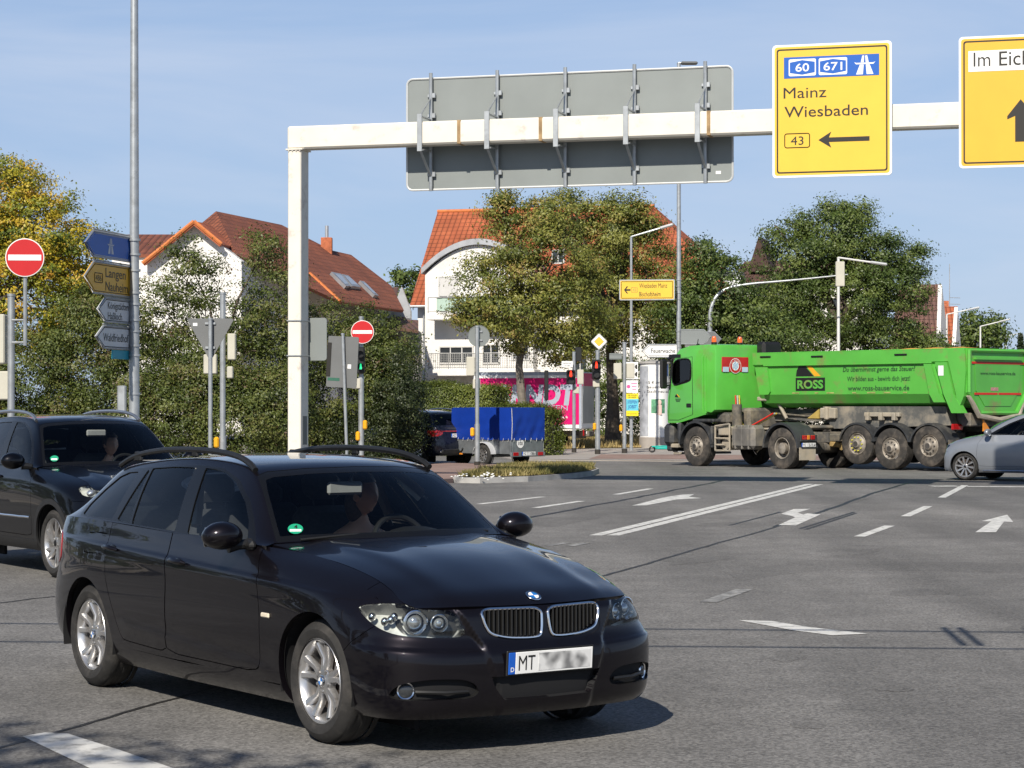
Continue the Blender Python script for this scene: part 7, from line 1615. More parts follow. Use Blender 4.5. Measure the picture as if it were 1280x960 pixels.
mb = MB(MV); text_into(mb, 'ARNDT', None, x_at(617), zv(505), zv(482)-zv(505), x_at(718)-x_at(617), bold=.055, shear=.12); mb.build('lettering', M_VGREY, pnl)
mb = MB(MV); text_into(mb, 'MIETEN', None, x_at(668), zv(513), zv(506.5)-zv(513), x_at(710)-x_at(668), bold=.02); mb.build('lettering', M_VGREY, pnl)
mb = MB(MV); text_into(mb, 'www.arndt-mieten.de', None, x_at(684), zv(522.5), .09, x_at(710)-x_at(684), bold=.02); mb.build('lettering', M_WHITE, pnl)
mb = MB(); mb.box((LB/2+.6, -Wd/2, .62), (LB+1.5, .8, .22), .03); mb.box((.35, -Wd/2, .50), (.12, Wd-.1, .14), .02); mb.box((1.9, -.12, .62), (1.2, .2, .30), .03); mb.build('chassis', M_CHAS, bv)
for x in (1.35, 5.0):
    for y, s in ((-.22, 1), (-Wd+.22, -1)): wheel(bv, (x, y, .35), s, .35, .22, .2, 'multi')
mb = MB(); mb.prism([(LB+.08, .65), (LB+.08, 2.35), (LB+.9, 2.3), (LB+1.35, 1.55), (LB+2.1, 1.25), (LB+2.15, .6)], 'y', -Wd+.12, -.12); cb = mb.build('cab', M_WHITE, bv)
mb = MB(); mb.prism([(LB+.25, 1.5), (LB+.3, 2.2), (LB+.85, 2.15), (LB+1.25, 1.5)], 'y', -.12, -.108); mb.build('side_window', M_GLD, cb)
for y in (-.25, -Wd+.25): mb = MB(); mb.box((-.03, y, .66), (.05, .14, .24), .01); mb.build('tail_light', M_REDL, bv)
mb = MB(); mb.box((-.04, -.9, .66), (.03, .52, .11), .004); mb.build('number_plate', M_WHITE, bv)
for y in (-.15, -Wd+.15): mb = MB(); mb.box((-.035, y, 2.35), (.03, .03, .5), .01); mb.build('door_bar', M_SATIN, bv)
# ================================================================ gantry, masts, signs, signals
M_GPOLE = mat('galvanised_pole', (.40, .42, .43), .42, metal=.55, var=.14, scale=5, stain=(.30, .31, .31), stain_amt=.25, stain_scale=6); M_GANT = mat('gantry_paint', (.70, .665, .585), .55, var=.05, scale=2, stain=(.46, .39, .34), stain_amt=.16, stain_scale=3.5)
M_RUST = mat('rusty_band', (.33, .22, .11), .8, var=.3, scale=8); M_SBACK = mat('sign_back_grey', (.225, .245, .238), .5, metal=.25, var=.06, scale=1.2); M_SBACK2 = mat('dull_sign_back', (.15, .155, .155), .55, metal=.2, var=.06, scale=2); M_SRIM = mat('sign_rim', (.62, .63, .62), .45, metal=.3, var=.05)
M_YELS = mat('traffic_yellow', (.76, .485, .055), .45, var=.03, scale=2, spec=.4); M_YELD = mat('orange_yellow_sheet', (.73, .41, .035), .45, var=.03, scale=2); M_WHS = mat('sign_white', (.80, .80, .78), .45, var=.02); M_BLUS = mat('traffic_blue', (.008, .10, .44), .45, var=.04); M_REDS = mat('traffic_red', (.50, .012, .015), .42, var=.04); M_SBLK = mat('sign_black', (.018, .016, .013), .5, var=0)
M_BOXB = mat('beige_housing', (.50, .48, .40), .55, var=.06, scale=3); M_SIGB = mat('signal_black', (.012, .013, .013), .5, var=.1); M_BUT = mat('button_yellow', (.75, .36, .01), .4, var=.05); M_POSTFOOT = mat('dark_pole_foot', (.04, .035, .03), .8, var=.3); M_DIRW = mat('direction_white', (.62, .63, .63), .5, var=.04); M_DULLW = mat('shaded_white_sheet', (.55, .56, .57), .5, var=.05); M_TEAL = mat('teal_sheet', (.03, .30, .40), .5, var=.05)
M_LRED_ON = mat('red_signal_on', (.8, .02, .01), .4, var=0, emit=(1, .05, .015, 1.6)); M_LGRN_ON = mat('green_signal_on', (.02, .6, .25), .4, var=0, emit=(.03, .9, .35, .9)); M_LOFF = mat('signal_lens_off', (.03, .03, .03), .2, var=0)
class Post:
    """a vertical pole standing at pixel column u, distance D; lc() puts photograph pixels into its frame"""
    def __init__(s, name, label, cat, u, D, v_top, dia, group=None, lean=None, foot=False, top_dia=None, m=None, sleeve=None):
        s.D = D; s.root = thing(name, label, cat, at(u, D), 0, group); s.sc = F_PX/D
        mb = MB(); t = s.lc(u if lean is None else lean, v_top); mb.cyl((0, 0, 0), t, dia/2, (top_dia or dia)/2, 14); mb.lathe([(0, .012), ((top_dia or dia)/2+.008, .01), ((top_dia or dia)/2+.008, -.03)], t, 'z', 14)
        if sleeve: mb.cyl((0, 0, 0), (0, 0, s.lc(u, sleeve).z), dia/2*1.28, seg=14)
        s.pole = mb.build('pole', m or M_GPOLE, s.root)
        if foot: mb = MB(); mb.cyl((0, 0, 0), (0, 0, .20), dia/2*1.45, seg=14); mb.build('pole_foot', M_POSTFOOT, s.root)
    def lc(s, u, v, dy=0.): return W(u, v, s.D+dy)-s.root.location
    def boxpx(s, name, u0, v0, u1, v1, dep, m, dy=0., r=.02):
        a, b = s.lc(u0, v1, dy), s.lc(u1, v0, dy); mb = MB(); mb.box(((a.x+b.x)/2, dy, (a.z+b.z)/2), (b.x-a.x, dep, b.z-a.z), r); return mb.build(name, m, s.root)
    def button(s, u, v, side=1): 
        c = s.lc(u, v); mb = MB(); mb.box((c.x, -.05, c.z), (.11, .12, .24), .03); return mb.build('push_button', M_BUT, s.root)
    def ped_light(s, u0, v0, u1, v1, on='red', dy=-.12):
        a, b = s.lc(u0, v1, dy), s.lc(u1, v0, dy); cx_, w_, h_ = (a.x+b.x)/2, b.x-a.x, b.z-a.z; mb = MB(); mb.box((cx_, dy, (a.z+b.z)/2), (w_, .20, h_), .03)
        for k in range(2): zc = a.z+h_*(.27+.46*k); mb.lathe([(w_*.40, 0), (w_*.44, -.12), (w_*.46, -.12), (w_*.42, 0)], (cx_, dy-.10, zc), 'y', 16)
        hd = mb.build('signal_head', M_SIGB, s.root)
        for k in range(2):
            zc = a.z+h_*(.27+.46*k); mb = MB(); r = w_*.38; lit = (k == 1 and on == 'red') or (k == 0 and on == 'green')
            if lit: # standing / walking figure
                q = (cx_, dy-.106, zc); mb.box((q[0], q[1], q[2]), (r*.62, .008, r*1.0), .005); mb.ball((q[0], q[1], q[2]+r*.72), (r*.26, .006, r*.26), 10, 6); mb.box((q[0]-r*.2, q[1], q[2]-r*.65), (r*.28, .008, r*.7), .004); mb.box((q[0]+r*.2, q[1], q[2]-r*.65), (r*.28, .008, r*.7), .004)
            else: mb.lathe([(0, 0), (r, 0)], (cx_, dy-.103, zc), 'y', 16)
            mb.build('signal_lens', (M_LRED_ON if on == 'red' else M_LGRN_ON) if lit else M_LOFF, hd)
        return hd
def sign_frame(D, u, v, ang=0.): return W(u, v, D), ang
def disc_sign(name, label, u, v, D, r, ang, back=False, kind='noentry', group=None):
    o = thing(name, label, 'sign', W(u, v, D), ang, group); n = 40
    if back: mb = MB(); mb.lathe([(0, -.004), (r-.012, -.004), (r-.012, -.012), (r, -.012), (r, .012), (0, .012)], axis='y', seg=n); mb.build('sign_back', M_SBACK, o); mb = MB(); mb.box((0, -.02, .12), (.20, .03, .05), .005); mb.box((0, -.02, -.12), (.20, .03, .05), .005); mb.build('clamp', M_GPOLE, o); return o
    mb = MB(); mb.lathe([(0, .006), (r, .006), (r, -.004), (r*.955, -.006)], axis='y', seg=n); mb.build('sign_back', M_WHS, o); mb = MB(); mb.lathe([(0, -.008), (r*.955, -.008), (r*.955, -.004)], axis='y', seg=n); mb.build('red_disc', M_REDS, o)
    mb = MB(); mb.box((0, -.0105, 0), (r*1.70, .004, r*.30), .001); mb.build('white_bar', M_WHS, o); mb = MB(); mb.box((0, .03, 0), (.08, .05, .06), .01); mb.build('clamp', M_GPOLE, o); return o
def rrect(w_, h_, r, n=5):
    P = []
    for cx_, cz, a0 in ((w_/2-r, h_/2-r, 0), (-w_/2+r, h_/2-r, 90), (-w_/2+r, -h_/2+r, 180), (w_/2-r, -h_/2+r, 270)):
        for k in range(n+1): a = R(a0+90*k/n); P.append((cx_+r*cos(a), cz+r*sin(a)))
    return P
def panel(mb, P, y0, y1): mb.prism(P, 'y', y0, y1)
def arrow_poly(L, wd, hl, hw): return [(-L/2, 0), (-L/2+hl, hw), (-L/2+hl*.82, wd/2), (L/2, wd/2), (L/2, -wd/2), (-L/2+hl*.82, -wd/2), (-L/2+hl, -hw)]
def autobahn(mb, cx_, cz, s, y):
    """the motorway symbol: two carriageways narrowing under a bridge"""
    for k in (-1, 1):
        mb.poly([(cx_+k*s*.10, y, cz-.5*s), (cx_+k*s*.46, y, cz-.5*s), (cx_+k*s*.26, y, cz+.02*s), (cx_+k*s*.055, y, cz+.02*s)]); mb.poly([(cx_+k*s*.05, y, cz+.14*s), (cx_+k*s*.21, y, cz+.14*s), (cx_+k*s*.13, y, cz+.5*s), (cx_+k*s*.025, y, cz+.5*s)])
    mb.poly([(cx_-.46*s, y, cz+.04*s), (cx_+.46*s, y, cz+.04*s), (cx_+.56*s, y, cz+.16*s), (cx_+.44*s, y, cz+.12*s), (cx_-.44*s, y, cz+.12*s), (cx_-.56*s, y, cz+.16*s)])
# --- gantry
gf = Face_(at(369, 43.7), RD); ga = thing('sign_gantry', 'white painted steel gantry spanning the junction with one post in view', 'gantry', gf.o, gf.rz)
zt_ = gf.px(760, 143)[1]; zb2 = gf.px(760, 172)[1]-.02; zt_ = zb2+.46
mb = MB(); mb.box((0, .16, zb2/2), (.28, .44, zb2), .02); mb.box((0, .16, .03), (.7, .8, .06), .01); mb.build('post', M_GANT, ga)
mb = MB(); mb.box((9.83, .16, (zt_+zb2)/2), (20, .38, zt_-zb2), .035); mb.build('beam', M_GANT, ga)
mb = MB(); mb.box((0, .16, zb2-.01), (.36, .50, .03), .005)
for dx in (-.12, -.04, .04, .12): mb.cyl((dx, -.07, zb2-.05), (dx, -.07, zb2), .014, seg=6)
mb.build('flange', M_GANT, ga)
for u in (574, 676, 886): x, _ = gf.px(u, 160); mb = MB(); mb.box((x, .16, (zt_+zb2)/2), (.075, .384, zt_-zb2+.006), .004); mb.build('joint_band', M_RUST, ga)
z0, z1 = gf.px(381, 556)[1], gf.px(381, 520)[1]; mb = MB(); mb.box((.142, .16, (z0+z1)/2), (.012, .24, z1-z0), .004); mb.build('cable_hatch', M_SBACK2, ga)
x19 = 19.4; mb = MB(); mb.box((x19, .16, zb2/2), (.28, .44, zb2), .02); mb.build('post', M_GANT, ga)
# --- the big sign seen from behind
xl, zl = gf.px(509, 238, .62); xr2, zr2 = gf.px(916, 226, .62); zu = gf.px(712, 91, .62)[1]; zlo = gf.px(712, 232.5, .62)[1]; zm = gf.px(712, 157, .62)[1]
bs = thing('direction_sign', 'large grey direction sign seen from behind on the gantry beam', 'sign', gf.w((xl+xr2)/2, .62, (zu+zlo)/2), gf.rz); Wd_, Hd_ = xr2-xl, zu-zlo; zc_ = (zu+zlo)/2
mb = MB(); panel(mb, rrect(Wd_, Hd_, .12), 0, .03); mb.build('panel', M_SBACK, bs)
mb = MB(); P = rrect(Wd_, Hd_, .12); mb.tube([(p[0], -.005, p[1]) for p in P], .022, 6, True); mb.build('rim', M_SRIM, bs)
mb = MB(); mb.box((0, -.012, zm-zc_), (Wd_-.05, .03, .035), .004); mb.build('panel_joint', M_SRIM, bs)
for u in (538.5, 621.5, 706.5, 793, 881.5):
    x = gf.px(u, 160, .55)[0]-(xl+xr2)/2; mb = MB(); mb.tube([(x, -.07, Hd_/2+.10), (x, -.07, -Hd_/2-.03)], .038, 8)
    for z in (Hd_/2-.35, -Hd_/2+.30, Hd_/2-.75): mb.box((x+.05, -.06, z), (.09, .05, .10), .008); mb.box((x, -.03, z), (.16, .04, .06), .006)
    br = mb.build('bracket', M_GPOLE, bs); zt2, zb3 = zt_-zc_, zb2-zc_; xs = x-.04
    mb = MB(); mb.box((xs, -.67, (zt2+zb3)/2+.01), (.10, .03, zt2-zb3+.28), .005); mb.build('beam_clamp', M_GPOLE, br)
    for p_, q_, r_ in (((xs, -.64, zb3-.10), (x, -.10, -Hd_/2+.28), .028), ((xs+.05, -.64, zb3-.10), (xs+.05, -.12, zb3-.06), .02), ((xs, -.64, zt2+.11), (x, -.10, Hd_/2-.42), .016), ((xs, -.64, zt2+.11), (x, -.10, zt2+.10), .022)): mb = MB(); mb.tube([p_, q_], r_, 6); mb.build('strut', M_GPOLE, br)
mb = MB(); mb.box((Wd_/2-.28, -.004, -Hd_/2+.18), (.10, .004, .06)); mb.build('maker_sticker', M_WHITE, bs)
# --- yellow direction sign with motorway field
def corner_sign(name, label, uTL, vTL, uBR, vBR, y, m):
    x0, z1 = gf.px(uTL, vTL, y); x1, z0 = gf.px(uBR, vBR, y); o = thing(name, label, 'sign', gf.w((x0+x1)/2, y, (z0+z1)/2), gf.rz); w_, h_ = x1-x0, z1-z0
    mb = MB(); panel(mb, rrect(w_, h_, .07), 0, .035); mb.build('panel', M_WHS, o); mb = MB(); panel(mb, rrect(w_-.08, h_-.08, .055), -.003, .0); mb.build('yellow_field', m, o)
    mb = MB(); P, Q = rrect(w_-.16, h_-.16, .05), rrect(w_-.215, h_-.215, .035); n = len(P); mb.add([(p[0], -.006, p[1]) for p in P]+[(p[0], -.006, p[1]) for p in Q], [(k, (k+1) % n, n+(k+1) % n, n+k) for k in range(n)]); mb.build('border_line', M_SBLK, o)
    for x in (-w_*.3, w_*.3): mb = MB(); mb.box((x, .09, 0), (.08, .10, h_*.8), .01); mb.build('mount', M_GPOLE, o)
    return o, w_, h_, (lambda u, v: (gf.px(u, v, y)[0]-(x0+x1)/2, gf.px(u, v, y)[1]-(z0+z1)/2))
ys, w_, h_, q = corner_sign('direction_sign', 'yellow direction sign to Mainz and Wiesbaden with a blue motorway field', 965.5, 57, 1115, 218.5, -.17, M_YELS)
xa, za = q(980, 98.5); xb_, zb_2 = q(1099, 67); 
mb = MB(); mb.box(((xa+xb_)/2, -.006, (za+zb_2)/2), (xb_-xa, .004, zb_2-za)); bf = mb.build('motorway_field', M_BLUS, ys)
def shield(u0, u1, txt, rt):
    x0, x1 = q(u0, 82)[0], q(u1, 82)[0]; zc = (za+zb_2)/2; hh = (zb_2-za)*.40
    mb = MB(); panel(mb, [(p[0]+(x0+x1)/2, p[1]+zc) for p in rrect(x1-x0, 2*hh, .03)], -.011, -.009); a = mb.build('shield', M_WHS, rt)
    xi0, xi1 = x0+.022, x1-.022; xm = (xi0+xi1)/2; mb = MB(); panel(mb, [(xi0, zc+hh*.62), (xm, zc+hh*.86), (xi1, zc+hh*.62), (xi1, zc-hh*.62), (xm, zc-hh*.86), (xi0, zc-hh*.62)], -.014, -.0115); mb.build('shield_field', M_BLUS, a)
    mb = MB(); text_into(mb, txt, None, xm, zc-.075, .15, (x1-x0)*(.50 if len(txt) < 3 else .66), align='c', y=-.0155, bold=.01); mb.build('route_number', M_WHS, a)
shield(986, 1020, '60', bf); shield(1023.5, 1059, '671', bf)
cx_, _ = q(1081, 80); mb = MB(); autobahn(mb, cx_, (za+zb_2)/2, (zb_2-za)*.88, -.0105); mb.build('motorway_symbol', M_WHS, bf)
for t, u0, u1, v in (('Mainz', 979.5, 1033, 123.3), ('Wiesbaden', 980.5, 1085, 147)):
    x0, z0 = q(u0, v); x1, _ = q(u1, v); mb = MB(); text_into(mb, t, None, x0, z0-.0, .205, x1-x0, y=-.0075, bold=.004); mb.build('lettering', M_SBLK, ys)
x0, z0 = q(981, 185); x1, z1 = q(1012, 166.5); mb = MB(); P = [(p[0]+(x0+x1)/2, p[1]+(z0+z1)/2) for p in rrect(x1-x0, z1-z0, .04)]; mb.tube([(p[0], -.006, p[1]) for p in P], .009, 4, True); rn = mb.build('route_box', M_SBLK, ys); mb = MB(); text_into(mb, '43', None, (x0+x1)/2, (z0+z1)/2-.08, .16, .24, align='c', y=-.0075); mb.build('route_number', M_SBLK, rn)
x0, _ = q(1023, 174); x1, z1 = q(1087, 173); mb = MB(); mb.prism([(p[0]+(x0+x1)/2, p[1]+z1) for p in arrow_poly(x1-x0, .085, .24, .15)], 'y', -.007, -.004); mb.build('arrow', M_SBLK, ys)
# --- second yellow sign at the right edge
ys2, w_, h_, q = corner_sign('direction_sign', 'orange yellow sign with Im Eich field and upward arrow cut by the right edge', 1198.5, 46.5, 1357, 206, -.17, M_YELD)
x0, z0 = q(1210.5, 90); x1, z1 = q(1350, 54); mb = MB(); mb.box(((x0+x1)/2, -.006, (z0+z1)/2-.03), (x1-x0, .004, (z1-z0)-.06)); wf = mb.build('white_field', M_WHS, ys2)
x0, z0 = q(1217, 83.5); mb = MB(); text_into(mb, 'Im', None, x0, z0, .265, q(1238, 83)[0]-x0, y=-.0095, bold=.0); mb.build('lettering', M_SBLK, wf); mb = MB(); text_into(mb, 'Eich', None, q(1249, 83)[0], z0, .265, q(1288, 83)[0]-q(1249, 83)[0], y=-.0095, bold=.004); mb.build('lettering', M_SBLK, wf)
xc, z0 = q(1276, 177); _, z1 = q(1276, 124); mb = MB(); mb.prism([(xc-.10, z0), (xc+.10, z0), (xc+.10, z1-.30), (xc+.24, z1-.36), (xc+.24, z1-.30), (xc, z1), (xc-.24, z1-.30), (xc-.24, z1-.36), (xc-.10, z1-.30)], 'y', -.007, -.004); mb.build('arrow', M_SBLK, ys2)
# --- small sign strapped behind the gantry post
sb = thing('road_sign', 'small pale sign back strapped behind the gantry post', 'sign', gf.w(.10, .45, gf.px(396, 424, .45)[1]), gf.rz); mb = MB(); panel(mb, rrect(.80, .86, .06), 0, .02); mb.build('panel', M_SBACK, sb)
for z in (.36, -.34): mb = MB(); mb.box((-.10, -.29, z), (.31, .49, .025), .004); mb.build('strap', M_GPOLE, sb)
# --- tall mast with direction signs on the left
ms = Post('lamp_mast', 'tall tapering lamp mast carrying four direction signs on the left', 'lamp mast', 168, 34, -230, .175, top_dia=.10)
for v in (300, 318, 338, 366, 380, 400, 414, 432, 444, 492): z = ms.lc(168, v).z; mb = MB(); mb.lathe([(.088, -.018), (.094, -.018), (.094, .018), (.088, .018)], (0, 0, z), 'z', 16); mb.build('strap', M_GPOLE, ms.root)
mb = MB(); t = ms.lc(168, -230); mb.tube([t, t+Vector((.5, .5, .25)), t+Vector((1.2, 1.2, .3))], .04, 8); mb.box(t+Vector((1.5, 1.5, .3)), (.6, .3, .12), .04); mb.build('lamp_arm', M_GPOLE, ms.root)
def arm_sign(label, u0, u1, vt, vb, vtr, vbr, tip, m, mi, ang, content):
    """a pointed direction sign leaving the mast towards the left and the camera"""
    a = R(ang); d = Vector((-cos(a), -sin(a), 0)); base = W(161.5, (vtr+vbr)/2, 34); b0 = Vector((base.x, 34-.02, base.z))
    lo, hi = 0, 9
    for _ in range(40):
        m_ = (lo+hi)/2; p = b0+d*m_; u = 640+F_PX*p.x/p.y
        if u > u0: lo = m_
        else: hi = m_
    L = lo; h_ = (vbr-vtr)/F_PX*34; o = thing('direction_sign', label, 'sign', b0+d*L, atan2(-d.y, -d.x))      # local x runs from the tip to the mast
    P = [(0, 0), (tip, h_/2), (L, h_/2), (L, -h_/2), (tip, -h_/2)]; mb = MB(); panel(mb, P, -.015, .015); mb.build('panel', m, o)
    mb = MB(); mb.tube([(p[0], -.012, p[1]) for p in P], .016, 6, True); mb.tube([(tip, -.0, h_/2+.03), (L, 0, h_/2+.03)], .012, 6); mb.build('frame', M_GPOLE, o)
    if mi: c = (sum(p[0] for p in P)/5, 0); mb = MB(); mb.tube([(c[0]+(p[0]-c[0])*.93, -.017, p[1]*.86) for p in P], .006, 4, True); mb.build('border_line', mi, o)
    content(o, L, h_, tip); return o
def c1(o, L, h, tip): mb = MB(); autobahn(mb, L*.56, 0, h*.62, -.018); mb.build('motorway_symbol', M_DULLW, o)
def ctext(lines, m, x0f, rt=None):
    def f(o, L, h, tip):
        hh = h*.30 if len(lines) == 2 else h*.36
        for k, t in enumerate(lines):
            z = (h*.06 if k == 0 else -h*.38) if len(lines) == 2 else -hh/2; mb = MB(); text_into(mb, t, None, L*x0f, z, hh, (L*(.95-x0f))*(len(t)/max(len(q) for q in lines))**.7, y=-.018, bold=.006); mb.build('lettering', m, o)
        if rt: mb = MB(); P = [(L*.30+p[0], p[1]) for p in rrect(L*.17, h*.30, .02)]; mb.tube([(p[0], -.018, p[1]) for p in P], .006, 4, True); b = mb.build('route_box', m, o); mb = MB(); text_into(mb, rt, None, L*.30, -h*.10, h*.20, L*.13, align='c', y=-.018); mb.build('route_number', m, b)
    return f
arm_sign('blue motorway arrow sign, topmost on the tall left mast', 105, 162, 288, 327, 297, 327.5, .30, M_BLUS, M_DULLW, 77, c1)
arm_sign('amber arrow sign to Langen and Nauheim on the tall left mast', 104, 160, 333, 373, 334, 371.5, .34, M_YELD, M_SBLK, 77, ctext(['Langen', 'Nauheim'], M_SBLK, .45, '486'))
arm_sign('grey white arrow sign to Königstädten and Haßloch on the left mast', 121, 160, 375, 406, 376, 405, .28, M_DIRW, M_SBLK, 77, ctext(['Königstädten', 'Haßloch'], M_SBLK, .30))
arm_sign('grey white arrow sign to Waldfriedhof on the left mast', 119, 160, 409, 437, 410, 437, .28, M_DIRW, M_SBLK, 77, ctext(['Waldfriedhof'], M_SBLK, .20))
a = R(77); d = Vector((-cos(a), -sin(a), 0)); p = W(161.5, 444, 34); o = thing('direction_sign', 'small teal board lowest on the tall left mast', 'sign', p, atan2(-d.y, -d.x)); mb = MB(); mb.box((-.33, 0, 0), (.66, .02, .14), .004); mb.build('panel', M_TEAL, o)
ms.boxpx('switch_box', 147, 482, 158, 516, .12, M_GPOLE)
# --- no entry sign and signal at the left edge
p1 = Post('traffic_light', 'traffic light post at the left edge seen from behind', 'traffic light', 14, 34, 368, .11)
p1.boxpx('signal_head', -6, 393, 8, 455, .25, M_BOXB, .12); p1.boxpx('signal_head', -12, 464, 13, 500, .22, M_BOXB, .10)
ne = disc_sign('no_entry_sign', 'red no entry sign at the left edge before the yellowing tree', 31, 322, 33.8, .298, R(4)); mb = MB(); z = -ne.location.z
lcz = lambda v: W(31, v, 33.85).z-ne.location.z
mb.tube([(0, .05, .1), (0, .05, lcz(432))], .03, 8)
for v in (400, 428): mb.tube([(0, .05, lcz(v)), (-.21, .12, lcz(v))], .018, 6)
mb.build('post', M_GPOLE, ne)
# --- triangular sign from behind
p2 = Post('sign_post', 'slim post holding the triangular sign seen from behind', 'post', 263, 44, 398, .085)
tg_ = thing('yield_sign', 'triangular sign seen from behind among the bushes', 'sign', W(263, 421, 44.08), R(-3)); s_ = F_PX/44; P = [(-28.5/s_, 22/s_), (28.5/s_, 22/s_), (3/s_, -57/s_+.03), (-3/s_, -57/s_+.03)]
P = [(-.47, .34), (-.43, .37), (.43, .37), (.47, .34), (.05, -.42*.98), (0, -.45), (-.05, -.42*.98)]; mb = MB(); panel(mb, P, 0, .02); mb.build('sign_back', M_SBACK2, tg_)
mb = MB(); mb.box((0, -.02, .27), (.22, .03, .05), .005); mb.box((0, -.02, -.22), (.20, .03, .05), .005); mb.build('clamp', M_GPOLE, tg_); mb = MB(); mb.box((-.31, -.003, .25), (.09, .004, .06)); mb.build('maker_sticker', M_WHITE, tg_)
p3 = Post('traffic_light', 'signal post with beige boxes behind the triangular sign', 'traffic light', 278.5, 48, 366, .125, sleeve=545)
p3.boxpx('signal_head', 285, 417, 295, 450, .2, M_BOXB); p3.boxpx('housing', 284, 458, 291.5, 473, .16, M_BOXB); p3.boxpx('signal_head', 255, 443, 271.5, 467.5, .2, M_BOXB, .1); p3.button(271, 553)
# --- leaning sign back, no entry sign with green pedestrian light
p4 = Post('sign_post', 'slightly leaning thin post of the rectangular sign beside the gantry post', 'post', 434.5, 52, 417, .075, lean=428.5)
tl_ = thing('road_sign', 'leaning dark grey rectangular sign seen from behind beside the gantry post', 'sign', W(428, 452.5, 52.07), R(-14)); tl_.rotation_euler = (0, R(3), R(-14)); mb = MB(); panel(mb, rrect(.76, 1.22, .04), 0, .02); mb.build('panel', M_SBACK2, tl_)
mb = MB(); mb.box((-.34, -.012, .05), (.10, .02, .8), .003); mb.build('shadow_strip', M_SBLK, tl_); mb = MB(); mb.box((.18, -.003, -.10), (.09, .004, .10)); mb.build('sticker', M_WHITE, tl_); mb = MB(); mb.box((-.20, -.003, -.42), (.30, .004, .07)); mb.build('green_sticker', mat('dark_green_sticker', (.03, .12, .08), .5), tl_)  # shadow down the sign's left edge is painted on as a black strip
p5 = Post('traffic_light', 'pedestrian signal post showing green beside the leafy shrub', 'traffic light', 451.5, 57, 396, .115, sleeve=470)
p5.ped_light(446.5, 434, 456, 467, 'green'); p5.boxpx('housing', 440, 473, 451, 486, .14, M_BOXB, -.02); p5.button(447.5, 545); p5.button(456.5, 531)
disc_sign('no_entry_sign', 'red no entry sign on the post with the green light', 453, 415, 56.8, .302, R(-4))
# --- round sign back and its pole on the island
p6 = Post('sign_post', 'grey post with dark foot on the red island paving', 'post', 596.5, 59.2, 408, .115, foot=True, sleeve=530); p6.boxpx('housing', 583, 446, 593.5, 470, .16, M_BOXB); p6.boxpx('housing', 591, 474, 600.5, 486, .14, M_BOXB, .1); p6.button(590.5, 540)
rs_ = disc_sign('round_sign', 'round sign seen from behind on the island post', 598.5, 420, 59.27, .295, R(6), back=True)
# --- pedestrian lights on the far side
G3 = 'pedestrian light posts on the far pavement'
p7 = Post('traffic_light', 'pedestrian light post showing red with the small street name board', 'traffic light', 717.5, 78, 440, .12, G3, foot=True); p7.ped_light(708, 462.5, 719, 480.5); p7.boxpx('housing', 721.5, 462, 729.5, 480.5, .16, M_BOXB, .06); p7.boxpx('housing', 716.5, 483.5, 724, 492, .12, M_BOXB, -.02); p7.boxpx('signal_head', 719, 434, 727, 452, .2, M_SIGB, .15)
o = thing('street_sign', 'small white street name board on the left pedestrian light post', 'sign', W(709, 455.3, 77.8)); mb = MB(); mb.box((0, 0, 0), (.40, .015, .22), .004); b_ = mb.build('board', M_WHS, o); mb = MB(); text_into(mb, 'Haßlocher', None, 0, .01, .055, .30, align='c', y=-.010); mb.build('lettering', M_SBLK, b_); mb = MB(); text_into(mb, 'Straße', None, 0, -.075, .055, .2, align='c', y=-.010); mb.build('lettering', M_SBLK, b_)
p8 = Post('traffic_light', 'pedestrian light post showing red below the yellow priority diamond', 'traffic light', 747, 75.5, 438, .135, G3, foot=True, sleeve=486); p8.ped_light(740, 449.5, 750.8, 474); p8.boxpx('housing', 741, 474.5, 749.5, 484, .12, M_BOXB, -.05); p8.button(743, 533)
o = thing('priority_sign', 'yellow and white priority road diamond above the red pedestrian light', 'sign', W(748.8, 427, 75.4), R(-3)); r_ = .29
for k, (f_, m_, y_) in enumerate(((1., M_WHS, 0), (.93, M_SBLK, -.006), (.90, M_WHS, -.009), (.60, M_SBLK, -.012), (.57, M_YELS, -.015))): mb = MB(); q = r_*f_; c = q*.08; mb.prism([(q-c, c), (c, q-c), (-c, q-c), (-q+c, c), (-q+c, -c), (-c, -q+c), (c, -q+c), (q-c, -c)], 'y', y_-.002, y_+(.02 if k == 0 else 0)); mb.build(('sign_back', 'black_edge', 'white_border', 'inner_edge', 'yellow_field')[k], m_, o)
p9 = Post('traffic_light', 'signal post with two beige boxes before the advertising column', 'traffic light', 780.5, 77, 428, .135, G3, foot=True); p9.boxpx('signal_head', 767, 454, 777, 474, .2, M_BOXB); p9.boxpx('signal_head', 783, 454, 793, 473, .2, M_BOXB, -.05); p9.boxpx('housing', 775.5, 478, 779, 490, .12, M_BOXB); p9.button(776, 535)
o = thing('road_sign', 'narrow grey sign back on the right pedestrian light post', 'sign', W(769.5, 445.5, 77)); mb = MB(); mb.box((0, 0, 0), (.44, .02, .22), .004); mb.box((0, -.015, .07), (.44, .02, .02)); mb.box((0, -.015, -.07), (.44, .02, .02)); mb.build('panel', M_SBACK, o)
p10 = Post('traffic_light', 'thin dark signal seen edge on before the magenta panel', 'traffic light', 683, 79, 464, .07); p10.boxpx('signal_head', 680.5, 463, 685.5, 500, .22, M_SIGB)
